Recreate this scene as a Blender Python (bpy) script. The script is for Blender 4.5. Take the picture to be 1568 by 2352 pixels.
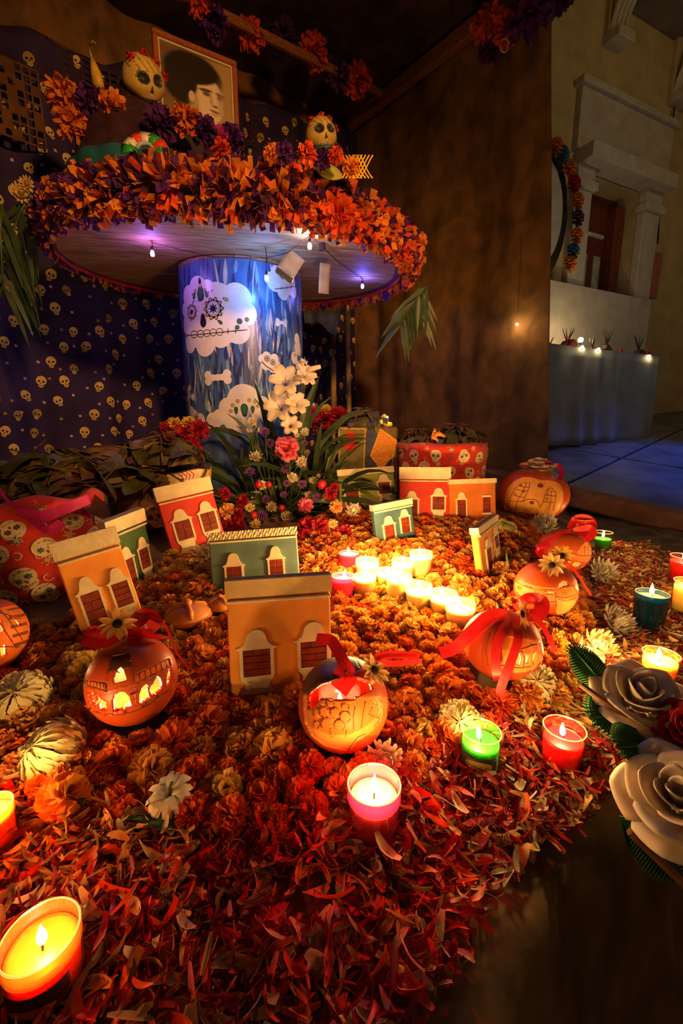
import bpy, bmesh, math, random
from mathutils import Vector, Matrix, Euler, noise
from mathutils.geometry import tessellate_polygon

SC = bpy.context.scene
for o in list(bpy.data.objects):
    bpy.data.objects.remove(o)
COL = SC.collection
PI = math.pi
RND = random.Random(11)

# ------------------------------------------------------------------ camera, world, exposure
FPX, TILT, CAMZ = 980.0, math.radians(11.0), 0.46
cam_data = bpy.data.cameras.new('camera')
cam_data.sensor_fit = 'HORIZONTAL'
cam_data.sensor_width = 24.0
cam_data.lens = FPX / 1568.0 * 24.0
cam_data.clip_start = 0.01
cam = bpy.data.objects.new('camera', cam_data)
cam.location = (0, 0, CAMZ)
cam.rotation_euler = (PI / 2 - TILT, 0, 0)
COL.objects.link(cam)
SC.camera = cam

world = bpy.data.worlds.new('night_room')
SC.world = world
world.use_nodes = True
world.node_tree.nodes['Background'].inputs[0].default_value = (1.0, 0.55, 0.28, 1)
world.node_tree.nodes['Background'].inputs[1].default_value = 0.018

vs = SC.view_settings
vs.view_transform = 'Standard'
vs.look = 'None'
vs.gamma = 1.0
vs.use_curve_mapping = False
vs.exposure = 1.5
CANDLE_W = 1.1           # watts of one plain votive flame
FLAME_COL = (1.0, 0.54, 0.15)


def lamp(name, kind, loc, col, power, radius=0.01, parent=None):
    l = bpy.data.lights.new(name, kind)
    l.color = col
    l.energy = power
    if kind in ('POINT', 'SPOT'):
        l.shadow_soft_size = radius
    o = bpy.data.objects.new(name, l)
    COL.objects.link(o)
    o.location = loc
    if parent:
        o.parent = parent
    return o


# stage light on the hall floor (blue) and the dim hall lamps far right
o = lamp('hall_stage_spot', 'SPOT', (3.9, 3.3, 2.4), (0.012, 0.11, 1.0), 95, 0.1)
o.data.spot_size = math.radians(40)
o.data.spot_blend = 0.9
o.rotation_euler = (Vector((2.55, 3.1, 0.22)) - Vector(o.location)).to_track_quat('-Z', 'Y').to_euler()
lamp('hall_ceiling_lamp', 'POINT', (3.6, 2.2, 3.6), (1.0, 0.66, 0.22), 8, 0.2)
lamp('hall_stage_lamp', 'POINT', (2.9, 3.0, 1.9), (0.12, 0.55, 0.85), 1.6, 0.1)
# spotlight added behind the camera to brighten the top of the altar
o = lamp('altar_fill_spot', 'SPOT', (1.0, -0.7, 1.75), (1.0, 0.45, 0.13), 115, 0.12)
o.data.spot_size = math.radians(62)
o.data.spot_blend = 0.9
o.rotation_euler = (Vector((-0.38, 2.0, 1.22)) - Vector(o.location)).to_track_quat('-Z', 'Y').to_euler()


# ------------------------------------------------------------------ where a sight line of the photograph meets the place
CT, ST = math.cos(TILT), math.sin(TILT)


def ray(px, py):
    u, v = (px - 784) / FPX, (1176 - py) / FPX
    return Vector((u, CT + v * ST, -ST + v * CT))


def on(px, py, z=0.0):
    r = ray(px, py)
    return Vector((0, 0, CAMZ)) + r * ((z - CAMZ) / r.z)


def at(px, py, Y):
    r = ray(px, py)
    return Vector((0, 0, CAMZ)) + r * (Y / r.y)


def proj(p):
    x, y, z = p[0], p[1], p[2] - CAMZ
    d = y * CT - z * ST
    return 784 + FPX * x / d, 1176 - FPX * (y * ST + z * CT) / d, d


def lerp_tab(x, tab):
    if x <= tab[0][0]:
        return tab[0][1]
    for (a, b), (c, d) in zip(tab, tab[1:]):
        if x <= c:
            return b + (d - b) * (x - a) / (c - a)
    return tab[-1][1]


def sstep(a, b, x):
    t = max(0, min(1, (x - a) / (b - a)))
    return t * t * (3 - 2 * t)


def bed(x, y):
    """height of the ground / flower bed"""
    z = lerp_tab(y, [(.4, 0), (.6, .01), (.75, .03), (1.0, .06), (1.3, .10), (1.5, .13), (1.8, .16), (2.2, .17)])
    edge = lerp_tab(y, [(.4, .5), (.9, .52), (1.3, .62), (1.8, .85), (2.4, 1.2)])
    return z * (1 - sstep(edge - .12, edge + .14, x))


def inpoly(x, y, P):
    r = False
    j = len(P) - 1
    for i in range(len(P)):
        xi, yi = P[i]
        xj, yj = P[j]
        if (yi > y) != (yj > y) and x < (xj - xi) * (y - yi) / (yj - yi) + xi:
            r = not r
        j = i
    return r


def segdist(x, y, pts):
    best = 9e9
    for (ax, ay), (bx, by) in zip(pts, pts[1:]):
        dx, dy = bx - ax, by - ay
        L = dx * dx + dy * dy
        t = 0 if L == 0 else max(0, min(1, ((x - ax) * dx + (y - ay) * dy) / L))
        d = math.hypot(x - ax - t * dx, y - ay - t * dy)
        best = min(best, d)
    return best


# ------------------------------------------------------------------ materials
MATS = {}


def M(name, col, rough=.65, var=.18, scale=40.0, transl=0.0, sss=0.0, sssr=.01, metal=0.0, bump=0.0, spec=.3,
      col2=None, rand=0.0, sheen=0.0, wave=None, dist=0.0):
    """procedural surface: noise between two tones, optional translucency, bump and per-object tint"""
    if name in MATS:
        return MATS[name]
    m = bpy.data.materials.new(name)
    m.use_nodes = True
    nt = m.node_tree
    N, L = nt.nodes, nt.links
    b = N['Principled BSDF']
    tc = N.new('ShaderNodeTexCoord')
    if wave:
        mp = N.new('ShaderNodeMapping')
        mp.inputs['Scale'].default_value = wave
        L.new(tc.outputs['Object'], mp.inputs[0])
        src = mp.outputs[0]
    else:
        src = tc.outputs['Object']
    nz = N.new('ShaderNodeTexNoise')
    nz.inputs['Scale'].default_value = scale
    nz.inputs['Detail'].default_value = 4
    nz.inputs['Distortion'].default_value = dist
    L.new(src, nz.inputs['Vector'])
    mr = N.new('ShaderNodeMapRange')
    mr.inputs['From Min'].default_value = .3
    mr.inputs['From Max'].default_value = .7
    L.new(nz.outputs['Fac'], mr.inputs['Value'])
    mx = N.new('ShaderNodeMix')
    mx.data_type = 'RGBA'
    c2 = col2 if col2 else tuple(max(0, c * (1 - 2 * var)) for c in col)
    mx.inputs['A'].default_value = (*c2, 1)
    mx.inputs['B'].default_value = (*[min(1, c * (1 + (var * .5 if not col2 else 0))) for c in col], 1)
    L.new(mr.outputs[0], mx.inputs['Factor'])
    out = mx.outputs['Result']
    if rand:
        oi = N.new('ShaderNodeObjectInfo')
        hs = N.new('ShaderNodeHueSaturation')
        ma = N.new('ShaderNodeMapRange')
        ma.inputs['To Min'].default_value = .5 - rand * .1
        ma.inputs['To Max'].default_value = .5 + rand * .1
        mb = N.new('ShaderNodeMapRange')
        mb.inputs['To Min'].default_value = 1 - rand
        mb.inputs['To Max'].default_value = 1 + rand * .5
        L.new(oi.outputs['Random'], ma.inputs['Value'])
        L.new(oi.outputs['Random'], mb.inputs['Value'])
        L.new(ma.outputs[0], hs.inputs['Hue'])
        L.new(mb.outputs[0], hs.inputs['Value'])
        L.new(out, hs.inputs['Color'])
        out = hs.outputs['Color']
    L.new(out, b.inputs['Base Color'])
    b.inputs['Roughness'].default_value = rough
    b.inputs['Metallic'].default_value = metal
    b.inputs['Specular IOR Level'].default_value = spec
    if sheen:
        b.inputs['Sheen Weight'].default_value = sheen
    if sss:
        b.inputs['Subsurface Weight'].default_value = sss
        b.inputs['Subsurface Radius'].default_value = (1, .6, .35)
        b.inputs['Subsurface Scale'].default_value = sssr
    if bump:
        bp = N.new('ShaderNodeBump')
        bp.inputs['Strength'].default_value = bump
        bp.inputs['Distance'].default_value = .004
        L.new(nz.outputs['Fac'], bp.inputs['Height'])
        L.new(bp.outputs[0], b.inputs['Normal'])
    if transl:
        tr = N.new('ShaderNodeBsdfTranslucent')
        L.new(out, tr.inputs['Color'])
        ms = N.new('ShaderNodeMixShader')
        ms.inputs[0].default_value = transl
        L.new(b.outputs[0], ms.inputs[1])
        L.new(tr.outputs[0], ms.inputs[2])
        L.new(ms.outputs[0], N['Material Output'].inputs[0])
    MATS[name] = m
    return m


def M_emit(name, col, strength, see_through=True):
    if name in MATS:
        return MATS[name]
    m = bpy.data.materials.new(name)
    m.use_nodes = True
    nt = m.node_tree
    N, L = nt.nodes, nt.links
    N.remove(N['Principled BSDF'])
    e = N.new('ShaderNodeEmission')
    e.inputs[0].default_value = (*col, 1)
    e.inputs[1].default_value = strength
    out = e.outputs[0]
    if see_through:
        t = N.new('ShaderNodeBsdfTransparent')
        a = N.new('ShaderNodeAddShader')
        L.new(out, a.inputs[0])
        L.new(t.outputs[0], a.inputs[1])
        out = a.outputs[0]
    L.new(out, N['Material Output'].inputs[0])
    MATS[name] = m
    return m


def M_glass(name, tint, frost=0.0):
    """thin cup glass: tinted see-through, a sharp sheen at grazing angles, optionally milky"""
    if name in MATS:
        return MATS[name]
    m = bpy.data.materials.new(name)
    m.use_nodes = True
    nt = m.node_tree
    N, L = nt.nodes, nt.links
    N.remove(N['Principled BSDF'])
    t = N.new('ShaderNodeBsdfTransparent')
    t.inputs[0].default_value = (*tint, 1)
    g = N.new('ShaderNodeBsdfGlossy')
    g.inputs['Roughness'].default_value = .06
    lw = N.new('ShaderNodeLayerWeight')
    lw.inputs[0].default_value = .25
    nz = N.new('ShaderNodeTexNoise')
    nz.inputs['Scale'].default_value = 90
    ad = N.new('ShaderNodeMath')
    ad.operation = 'MULTIPLY_ADD'
    ad.inputs[1].default_value = .06
    L.new(nz.outputs['Fac'], ad.inputs[0])
    ml = N.new('ShaderNodeMath')
    ml.operation = 'MULTIPLY'
    ml.inputs[1].default_value = .55
    L.new(lw.outputs['Facing'], ml.inputs[0])
    L.new(ml.outputs[0], ad.inputs[2])
    mx = N.new('ShaderNodeMixShader')
    L.new(ad.outputs[0], mx.inputs[0])
    base = t.outputs[0]
    if frost:
        tl = N.new('ShaderNodeBsdfTranslucent')
        tl.inputs[0].default_value = (*tint, 1)
        df = N.new('ShaderNodeBsdfDiffuse')
        df.inputs[0].default_value = (*tint, 1)
        m0 = N.new('ShaderNodeMixShader')
        m0.inputs[0].default_value = .35
        L.new(tl.outputs[0], m0.inputs[1])
        L.new(df.outputs[0], m0.inputs[2])
        m1 = N.new('ShaderNodeMixShader')
        m1.inputs[0].default_value = frost
        L.new(t.outputs[0], m1.inputs[1])
        L.new(m0.outputs[0], m1.inputs[2])
        base = m1.outputs[0]
    L.new(base, mx.inputs[1])
    L.new(g.outputs[0], mx.inputs[2])
    L.new(mx.outputs[0], N['Material Output'].inputs[0])
    MATS[name] = m
    return m


# ------------------------------------------------------------------ mesh helpers
class MB:
    def __init__(s):
        s.v, s.f, s.m = [], [], []

    def add(s, V, F, mi=0):
        k = len(s.v)
        s.v.extend([tuple(p) for p in V])
        for f in F:
            s.f.append(tuple(i + k for i in f))
            s.m.append(mi)
        return s

    def mesh_add(s, src, mtx, mi=None):
        """append a copy of another builder under a matrix"""
        k = len(s.v)
        s.v.extend([tuple(mtx @ Vector(p)) for p in src.v])
        for f, m in zip(src.f, src.m):
            s.f.append(tuple(i + k for i in f))
            s.m.append(m if mi is None else mi)

    def box(s, c, d, mi=0, R=None, bev=0.0):
        x, y, z = d[0] / 2, d[1] / 2, d[2] / 2
        if bev:
            b = min(bev, x * .8, y * .8, z * .8)
            V, idx = [], {}
            for sx in (-1, 1):
                for sy in (-1, 1):
                    for sz in (-1, 1):
                        for a in range(3):
                            p = [sx * (x - b), sy * (y - b), sz * (z - b)]
                            p[a] = (sx * x, sy * y, sz * z)[a]
                            idx[(sx, sy, sz, a)] = len(V)
                            V.append(p)
            F = []
            for a in range(3):
                o1, o2 = (a + 1) % 3, (a + 2) % 3
                for sg in (-1, 1):
                    q = []
                    for (p1, p2) in ((-1, -1), (1, -1), (1, 1), (-1, 1)):
                        k = [0, 0, 0]
                        k[a], k[o1], k[o2] = sg, p1, p2
                        q.append(idx[(*k, a)])
                    F.append(q if sg > 0 else q[::-1])
            for a in range(3):
                o1, o2 = (a + 1) % 3, (a + 2) % 3
                for p1 in (-1, 1):
                    for p2 in (-1, 1):
                        k0, k1 = [0] * 3, [0] * 3
                        k0[a], k1[a] = -1, 1
                        k0[o1] = k1[o1] = p1
                        k0[o2] = k1[o2] = p2
                        q = [idx[(*k0, o1)], idx[(*k1, o1)], idx[(*k1, o2)], idx[(*k0, o2)]]
                        F.append(q if p1 * p2 < 0 else q[::-1])
            for sx in (-1, 1):
                for sy in (-1, 1):
                    for sz in (-1, 1):
                        q = [idx[(sx, sy, sz, a)] for a in range(3)]
                        F.append(q if sx * sy * sz > 0 else q[::-1])
        else:
            V = [(sx * x, sy * y, sz * z) for sx in (-1, 1) for sy in (-1, 1) for sz in (-1, 1)]
            F = [(0, 1, 3, 2), (4, 6, 7, 5), (0, 4, 5, 1), (2, 3, 7, 6), (0, 2, 6, 4), (1, 5, 7, 3)]
        V = [Vector(p) for p in V]
        if R:
            V = [R @ p for p in V]
        c = Vector(c)
        return s.add([p + c for p in V], F, mi)

    def tube(s, pts, r, n=6, mi=0, cap=True):
        pts = [Vector(p) for p in pts]
        k = len(pts)
        rr = r if isinstance(r, (list, tuple)) else [r] * k
        V, F = [], []
        up = Vector((0, 0, 1))
        for i, p in enumerate(pts):
            t = (pts[min(i + 1, k - 1)] - pts[max(i - 1, 0)]).normalized()
            a = t.cross(up)
            if a.length < 1e-3:
                a = t.cross(Vector((1, 0, 0)))
            a.normalize()
            b = a.cross(t)
            for j in range(n):
                an = 2 * PI * j / n
                V.append(p + (a * math.cos(an) + b * math.sin(an)) * rr[i])
        for i in range(k - 1):
            for j in range(n):
                F.append((i * n + j, i * n + (j + 1) % n, (i + 1) * n + (j + 1) % n, (i + 1) * n + j))
        if cap:
            F.append(tuple(range(n))[::-1])
            F.append(tuple((k - 1) * n + j for j in range(n)))
        return s.add(V, F, mi)

    def lathe(s, prof, n=32, mi=0, mod=None, mtx=None):
        V, F = [], []
        for (r, z) in prof:
            for j in range(n):
                a = 2 * PI * j / n
                q = r * (mod(a, z) if mod else 1)
                V.append(Vector((q * math.cos(a), q * math.sin(a), z)))
        for i in range(len(prof) - 1):
            for j in range(n):
                F.append((i * n + j, i * n + (j + 1) % n, (i + 1) * n + (j + 1) % n, (i + 1) * n + j))
        if mtx:
            V = [mtx @ p for p in V]
        return s.add(V, F, mi)

    def grid(s, fn, nu, nv, mi=0, closeu=False):
        V, F = [], []
        cols = nu if closeu else nu + 1
        for j in range(nv + 1):
            for i in range(cols):
                V.append(fn(i / nu, j / nv))
        for j in range(nv):
            for i in range(nu):
                a, b = i, (i + 1) % cols
                F.append((j * cols + a, j * cols + b, (j + 1) * cols + b, (j + 1) * cols + a))
        return s.add(V, F, mi)

    def strip(s, pts, sides, mi=0, thick=0.0):
        """ribbon along pts, sides = half-width vectors"""
        V, F = [], []
        for p, q in zip(pts, sides):
            p, q = Vector(p), Vector(q)
            V += [p - q, p + q]
        k = len(pts)
        for i in range(k - 1):
            F.append((2 * i, 2 * i + 1, 2 * i + 3, 2 * i + 2))
        return s.add(V, F, mi)

    def extrude(s, poly, y0, y1, mi=0, mi_side=None):
        """polygon in XZ, front face at y0 (towards -Y), back at y1"""
        tri = tessellate_polygon([[Vector((x, z, 0)) for x, z in poly]])
        n = len(poly)
        V = [(x, y0, z) for x, z in poly] + [(x, y1, z) for x, z in poly]
        area = sum(poly[i][0] * poly[(i + 1) % n][1] - poly[(i + 1) % n][0] * poly[i][1] for i in range(n))
        F = []
        for t in tri:
            ax, az = poly[t[0]]; bx, bz = poly[t[1]]; cx, cz = poly[t[2]]
            cr = (bx - ax) * (cz - az) - (bz - az) * (cx - ax)
            F.append(tuple(t) if cr > 0 else tuple(t)[::-1])
        s.add(V, F, mi)
        k = len(s.v) - 2 * n
        for f in F:
            s.f.append(tuple(i + n + k for i in f[::-1]))
            s.m.append(mi)
        for i in range(n):
            j = (i + 1) % n
            q = (i + k, i + n + k, j + n + k, j + k)
            s.f.append(q if area > 0 else q[::-1])
            s.m.append(mi if mi_side is None else mi_side)
        return s

    def build(s, name, mats, parent=None, smooth=True, loc=None, rot=None):
        me = bpy.data.meshes.new(name)
        me.from_pydata(s.v, [], s.f)
        if not isinstance(mats, (list, tuple)):
            mats = [mats]
        for m in mats:
            me.materials.append(m)
        me.polygons.foreach_set('material_index', s.m)
        if smooth:
            me.polygons.foreach_set('use_smooth', [True] * len(s.f))
        me.update()
        return link(name, me, parent, loc, rot)


def link(name, me, parent=None, loc=None, rot=None):
    o = bpy.data.objects.new(name, me)
    COL.objects.link(o)
    if parent:
        o.parent = parent
    if loc is not None:
        o.location = loc
    if rot is not None:
        o.rotation_euler = rot
    return o


def tag(o, label=None, cat=None, group=None, kind=None):
    if label:
        o['label'] = label
    if cat:
        o['category'] = cat
    if group:
        o['group'] = group
    if kind:
        o['kind'] = kind
    return o


def thing(name, label, cat, loc=(0, 0, 0), rot=(0, 0, 0), group=None):
    o = bpy.data.objects.new(name, None)
    o.empty_display_size = .02
    COL.objects.link(o)
    o.location = loc
    o.rotation_euler = rot
    return tag(o, label, cat, group)


def mod_solid(o, t, off=0.0):
    m = o.modifiers.new('thickness', 'SOLIDIFY')
    m.thickness = t
    m.offset = off
    return o


def arc(c, r, a0, a1, n):
    return [(c[0] + r * math.cos(a0 + (a1 - a0) * i / n), c[1] + r * math.sin(a0 + (a1 - a0) * i / n)) for i in range(n + 1)]


class Print:
    """flat printed motifs laid on a surface given by fn(u, v, off) -> point"""

    def __init__(s, fn):
        s.fn, s.b = fn, MB()

    def star(s, cx, cy, rad, mi=0, layer=1, n=16, rings=1, rot=0.0, sx=1.0, sy=1.0):
        """rad(angle)->radius, or a number"""
        V = [s.fn(cx, cy, layer * .0004)]
        cr, sr = math.cos(rot), math.sin(rot)
        for k in range(1, rings + 1):
            for j in range(n):
                a = 2 * PI * j / n
                r = (rad(a) if callable(rad) else rad) * k / rings
                x, y = r * math.cos(a) * sx, r * math.sin(a) * sy
                V.append(s.fn(cx + x * cr - y * sr, cy + x * sr + y * cr, layer * .0004))
        F = [(0, 1 + j, 1 + (j + 1) % n) for j in range(n)]
        for k in range(rings - 1):
            for j in range(n):
                F.append((1 + k * n + j, 1 + (k + 1) * n + j, 1 + (k + 1) * n + (j + 1) % n, 1 + k * n + (j + 1) % n))
        s.b.add(V, F, mi)

    def line(s, pts, w, mi=0, layer=2):
        """stroke along 2D points, width w (or list)"""
        V, F = [], []
        k = len(pts)
        for i, (x, y) in enumerate(pts):
            x0, y0 = pts[max(0, i - 1)]
            x1, y1 = pts[min(k - 1, i + 1)]
            dx, dy = x1 - x0, y1 - y0
            L = math.hypot(dx, dy) or 1
            ww = (w[i] if isinstance(w, (list, tuple)) else w) / 2
            V.append(s.fn(x + dy / L * ww, y - dx / L * ww, layer * .0004))
            V.append(s.fn(x - dy / L * ww, y + dx / L * ww, layer * .0004))
        for i in range(k - 1):
            F.append((2 * i, 2 * i + 1, 2 * i + 3, 2 * i + 2))
        s.b.add(V, F, mi)

    def drop(s, cx, cy, r, mi, layer=2, rot=0.0):
        s.star(cx, cy, lambda a: r * (1 + .9 * max(0, math.cos(a)) ** 6), mi, layer, 14, 1, rot, 1, .8)
# ------------------------------------------------------------------ the setting
K = Vector((.08, 3.9, 0))                       # corner of the booth
ER = Vector((1.25, 2.55, 0))                    # free edge of the brown curtain
DL = Vector((-.755, -.656, 0))                  # along the left wall, away from the corner
TOPZ = 2.76

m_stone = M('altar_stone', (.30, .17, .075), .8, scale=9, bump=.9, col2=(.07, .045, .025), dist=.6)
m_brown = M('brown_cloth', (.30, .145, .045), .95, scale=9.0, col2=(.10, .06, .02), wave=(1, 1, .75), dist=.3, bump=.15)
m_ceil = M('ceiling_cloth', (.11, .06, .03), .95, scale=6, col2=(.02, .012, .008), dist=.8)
m_navy = M('skull_curtain_cloth', (.050, .032, .135), .85, scale=4, col2=(.022, .014, .055), transl=.12)
m_beam = M('beam_wood', (.36, .14, .05), .6, scale=14, wave=(6, 6, 6), col2=(.16, .05, .02))

EDGE_PX = [(1568, 1660), (1450, 1730), (1420, 1800), (1330, 1900), (1260, 2000), (1215, 2120), (1150, 2230), (1120, 2400)]
EDGE = [on(x, y, 0).xy for x, y in EDGE_PX]
EDGE_POLY = [(p.x, p.y) for p in EDGE] + [(EDGE[-1].x, -.3), (3, -.3), (3, EDGE[0].y)]


def ground(x, y):
    z = bed(x, y) - .012
    z += .010 * noise.noise(Vector((x * 6, y * 6, 1))) + .004 * noise.noise(Vector((x * 22, y * 22, 4)))
    if y < 1.1 and x > -.1:
        d = segdist(x, y, [(p.x, p.y) for p in EDGE])
        if inpoly(x, y, EDGE_POLY):
            z -= .24 * sstep(0, .10, d) + .05 * abs(noise.noise(Vector((x * 9, y * 9, 2)))) * sstep(0, .05, d)
    return z


b = MB()
b.grid(lambda u, v: (-1.7 + 3.9 * u, .02 + 4.3 * v ** 1.5, ground(-1.7 + 3.9 * u, .02 + 4.3 * v ** 1.5)), 240, 240)
floor = tag(b.build('floor', m_stone), 'rough brown stone ground of the altar, broken off at the near corner', kind='structure')

# left wall behind the printed curtain, right wall, ceiling
b = MB()
NL = Vector((.656, -.755, 0))                   # into the booth
b.grid(lambda u, v: K + DL * (3.3 * u) - NL * .06 + Vector((0, 0, (TOPZ + .4) * v)) + NL * .02 * math.sin(u * 60), 120, 4)
tag(b.build('wall_left', m_brown), 'dark brown cloth wall behind the skull print curtain', kind='structure')
DR = (ER - K)
NR = Vector((-DR.y, DR.x, 0)).normalized() * -1


def brown_curtain(u, v):
    fold = .13 * noise.noise(Vector((u * 5, v * 1.3, 3))) + .030 * noise.noise(Vector((u * 11, v * 3.2, 8)))
    fold *= (.5 + .5 * (1 - v))
    return K + DR * u * (1 - .13 * v) + NR * fold + Vector((0, 0, .0 + (TOPZ + .12) * v))


b = MB()
b.grid(brown_curtain, 260, 24)
o = tag(b.build('wall_right', m_brown), 'mottled brown hanging cloth that closes the booth on its open side', kind='structure')
mod_solid(o, .004)
b = MB()
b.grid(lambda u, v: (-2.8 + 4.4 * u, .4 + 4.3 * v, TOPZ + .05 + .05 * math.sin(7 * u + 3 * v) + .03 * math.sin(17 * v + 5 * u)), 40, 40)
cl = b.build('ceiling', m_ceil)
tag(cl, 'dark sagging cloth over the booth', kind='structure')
# cut the ceiling back to the booth's own outline
bm = bmesh.new()
bm.from_mesh(cl.data)
dl = []
for f in bm.faces:
    c = f.calc_center_median()
    s1 = (c.xy - K.xy).dot(Vector((NR.x, NR.y)))
    s2 = (c.xy - K.xy).dot(Vector((NL.x, NL.y)))
    if s1 * (1 if ((Vector((-.5, 2.2)) - K.xy).dot(Vector((NR.x, NR.y)))) > 0 else -1) < -.30 or s2 < -.40:
        dl.append(f)
bmesh.ops.delete(bm, geom=dl, context='FACES')
bm.to_mesh(cl.data)
bm.free()


def beam(name, a, c, w, hgt, label):
    a, c = Vector(a), Vector(c)
    d = (c - a)
    mid = (a + c) / 2
    R = d.to_track_quat('X', 'Z').to_matrix()
    bb = MB()
    bb.box((0, 0, 0), (d.length, w, hgt), bev=.006)
    o = bb.build(name, m_beam, smooth=False)
    o.matrix_world = Matrix.Translation(mid) @ R.to_4x4()
    return tag(o, label, kind='structure')


SG = 1 if (Vector((-.5, 2.2)) - K.xy).dot(NR.xy) > 0 else -1
beam('trim_1', K + NR * SG * .06 + Vector((0, 0, TOPZ + .02)), ER + NR * SG * .06 + Vector((0, 0, TOPZ + .02)), .05, .09,
     'reddish wooden beam along the top of the brown curtain')
beam('trim_2', at(400, -20, 2.35), at(875, 215, 3.45), .03, .045, 'bare wooden pole across the booth ceiling with paper flowers')

# --- skull print curtain -----------------------------------------------------
CUR_W = 2.9


def cur(s, z, off=0.0):
    top = 2.72 - .19 * s
    k = 1 - .35 * max(0, min(1, z / 2.6))
    n = (.035 * math.sin(s * 13 + .6 * math.sin(z * 2.2)) + .02 * math.sin(s * 29 + z)) * k
    return K + DL * s + NL * (.07 + n + off) + Vector((0, 0, min(z, top + .02 * math.sin(s * 9))))


ct = thing('skull_curtain', 'dark blue curtain printed with small yellow skulls along the back', 'curtain', (0, 0, 0))
b = MB()
b.grid(lambda u, v: cur(CUR_W * u, 2.75 * v), 160, 40)
b.build('cloth', m_navy, ct)
pr = Print(lambda u, v, off: cur(u, v, off * 6 + .001))
r1 = random.Random(5)
row = 0
z = .25
while z < 2.62:
    s = .05 + (row % 2) * .065
    while s < CUR_W - .05:
        ss, zz = s + r1.uniform(-.022, .022), z + r1.uniform(-.02, .02)
        if zz < 2.66 - .19 * ss:
            if (row + int(s * 10)) % 5 != 4:
                rt = r1.uniform(-.5, .5)
                k = r1.uniform(.019, .024)
                ca, sa = math.cos(rt), math.sin(rt)
                P = lambda x, y: (ss + (x * ca - y * sa) * k, zz + (x * sa + y * ca) * k)
                pr.star(*P(0, .2), lambda a: k * (1 - .28 * max(0, -math.sin(a)) ** 2), r1.choice((0, 0, 0, 1)), 1, 16, 1, rt, 1, 1.18)
                pr.star(*P(0, -.85), k * .52, 0, 1.2, 8, 1, rt, 1, .8)
                for e in (-1, 1):
                    pr.star(*P(e * .4, .12), k * .24, 2, 2, 8)
                pr.star(*P(0, -.3), k * .13, 2, 2, 6)
                for t in (-.25, 0, .25):
                    pr.line([P(t, -.65), P(t, -1.0)], k * .1, 2, 2)
            ps, pz = ss + .062 + r1.uniform(-.01, .01), zz + r1.uniform(-.03, .03)
            if pz < 2.6 - .19 * ps:
                pr.star(ps, pz, .0095, r1.choice((3, 3, 1)), 1, 4, 1, PI / 4 + r1.uniform(-.3, .3), 1, .9)
        s += .128
    z += .092
    row += 1
prc = [M('print_yellow', (.72, .52, .16), .8, .1, 60), M('print_ochre', (.36, .25, .07), .8, .1, 60),
       M('print_black', (.012, .008, .012), .8, .1, 60), M('print_lilac', (.55, .42, .50), .8, .1, 60)]
tag(pr.b.build('skull_print', prc, ct, smooth=False), 'small yellow skulls and squares', kind='stuff')

# --- a purple cloth strip and grey poles behind the table (seen left and right of the drum)
m_pole = M('pole_paint', (.22, .16, .13), .6, .2, 20)
m_bamboo = M('bamboo', (.62, .40, .10), .5, .25, 12)
for i, (px, Y, mt, lb, r) in enumerate([(352, 2.9, m_pole, 'grey pole standing before the skull curtain left of the drum', .022),
                                        (800, 3.3, m_bamboo, 'yellow bamboo pole standing right of the drum, nearest the brown curtain', .018),
                                        (768, 3.35, m_bamboo, 'yellow bamboo pole standing right of the drum, nearest the drum', .022)]):
    p = at(px, 985, Y)
    bb = MB()
    H = 1.35
    zs = [i_ * H / 8 for i_ in range(9)]
    bb.tube([(math.sin(q * 3 + i) * .008, 0, q) for q in zs], [r * (1 + .1 * (k % 2)) for k in range(9)], 10)
    tag(bb.build('pole', mt, loc=(p.x, p.y, .1)), lb, 'pole')
m_sheet = M('pale_sheet', (.42, .42, .30), .8, .25, 8, transl=.2)
b = MB()
p0 = at(735, 700, 3.15)
b.grid(lambda u, v: (.30 * (u - .5) * (1 - .3 * v), .04 * math.sin(u * 9), -.26 * v + .05 * math.sin(u * 3 + 1)), 16, 8)
tag(mod_solid(b.build('sheet', m_sheet, loc=p0 + Vector((0, 0, .1))), .004), 'pale cloth scrap hanging behind the table at the right of the drum', 'cloth')
b = MB()
p0 = at(385, 705, 2.95)
b.grid(lambda u, v: (.24 * (u - .5), .03 * math.sin(u * 7), -.16 * v + .04 * math.sin(u * 3)), 14, 6)
tag(mod_solid(b.build('sheet', m_sheet, loc=p0 + Vector((0, 0, .1))), .004), 'pale cloth scrap hanging behind the table at the left of the drum', 'cloth')

# ------------------------------------------------------------------ the hall beyond, right
HO = at(1267, 985, 4.6)
HO.z = 0
HA = Vector((2.16, 1, 0)).normalized()
HN = Vector((HA.y, -HA.x, 0))                   # towards the camera


def hallpt(px, py, off=0.0):
    """sight line onto the hall wall -> (s, z)"""
    r = ray(px, py)
    c0 = Vector((0, 0, CAMZ))
    t = (HO + HN * off - c0).dot(HN) / r.dot(HN)
    q = c0 + r * t
    return (q - HO).dot(HA), q.z


def hp(s, z, off=0.0):
    return HO + HA * s + HN * off + Vector((0, 0, z))


HR = Matrix((HA, -HN, Vector((0, 0, 1)))).transposed()      # local x along wall, -y out of the wall
HM = Matrix.Translation(HO) @ HR.to_4x4()
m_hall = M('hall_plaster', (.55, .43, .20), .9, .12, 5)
m_white = M('hall_white', (.55, .50, .42), .85, .1, 8)
m_door = M('door_wood', (.22, .05, .03), .5, .3, 12, wave=(9, 9, 1))
m_dark = M('dark_gap', (.03, .02, .015), .9, .2, 6)
m_skirt = M('table_skirt', (.34, .36, .34), .85, .12, 6, transl=.1)
m_slab = M('hall_slab', (.19, .17, .16), .45, .3, 4, bump=.2)


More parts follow.
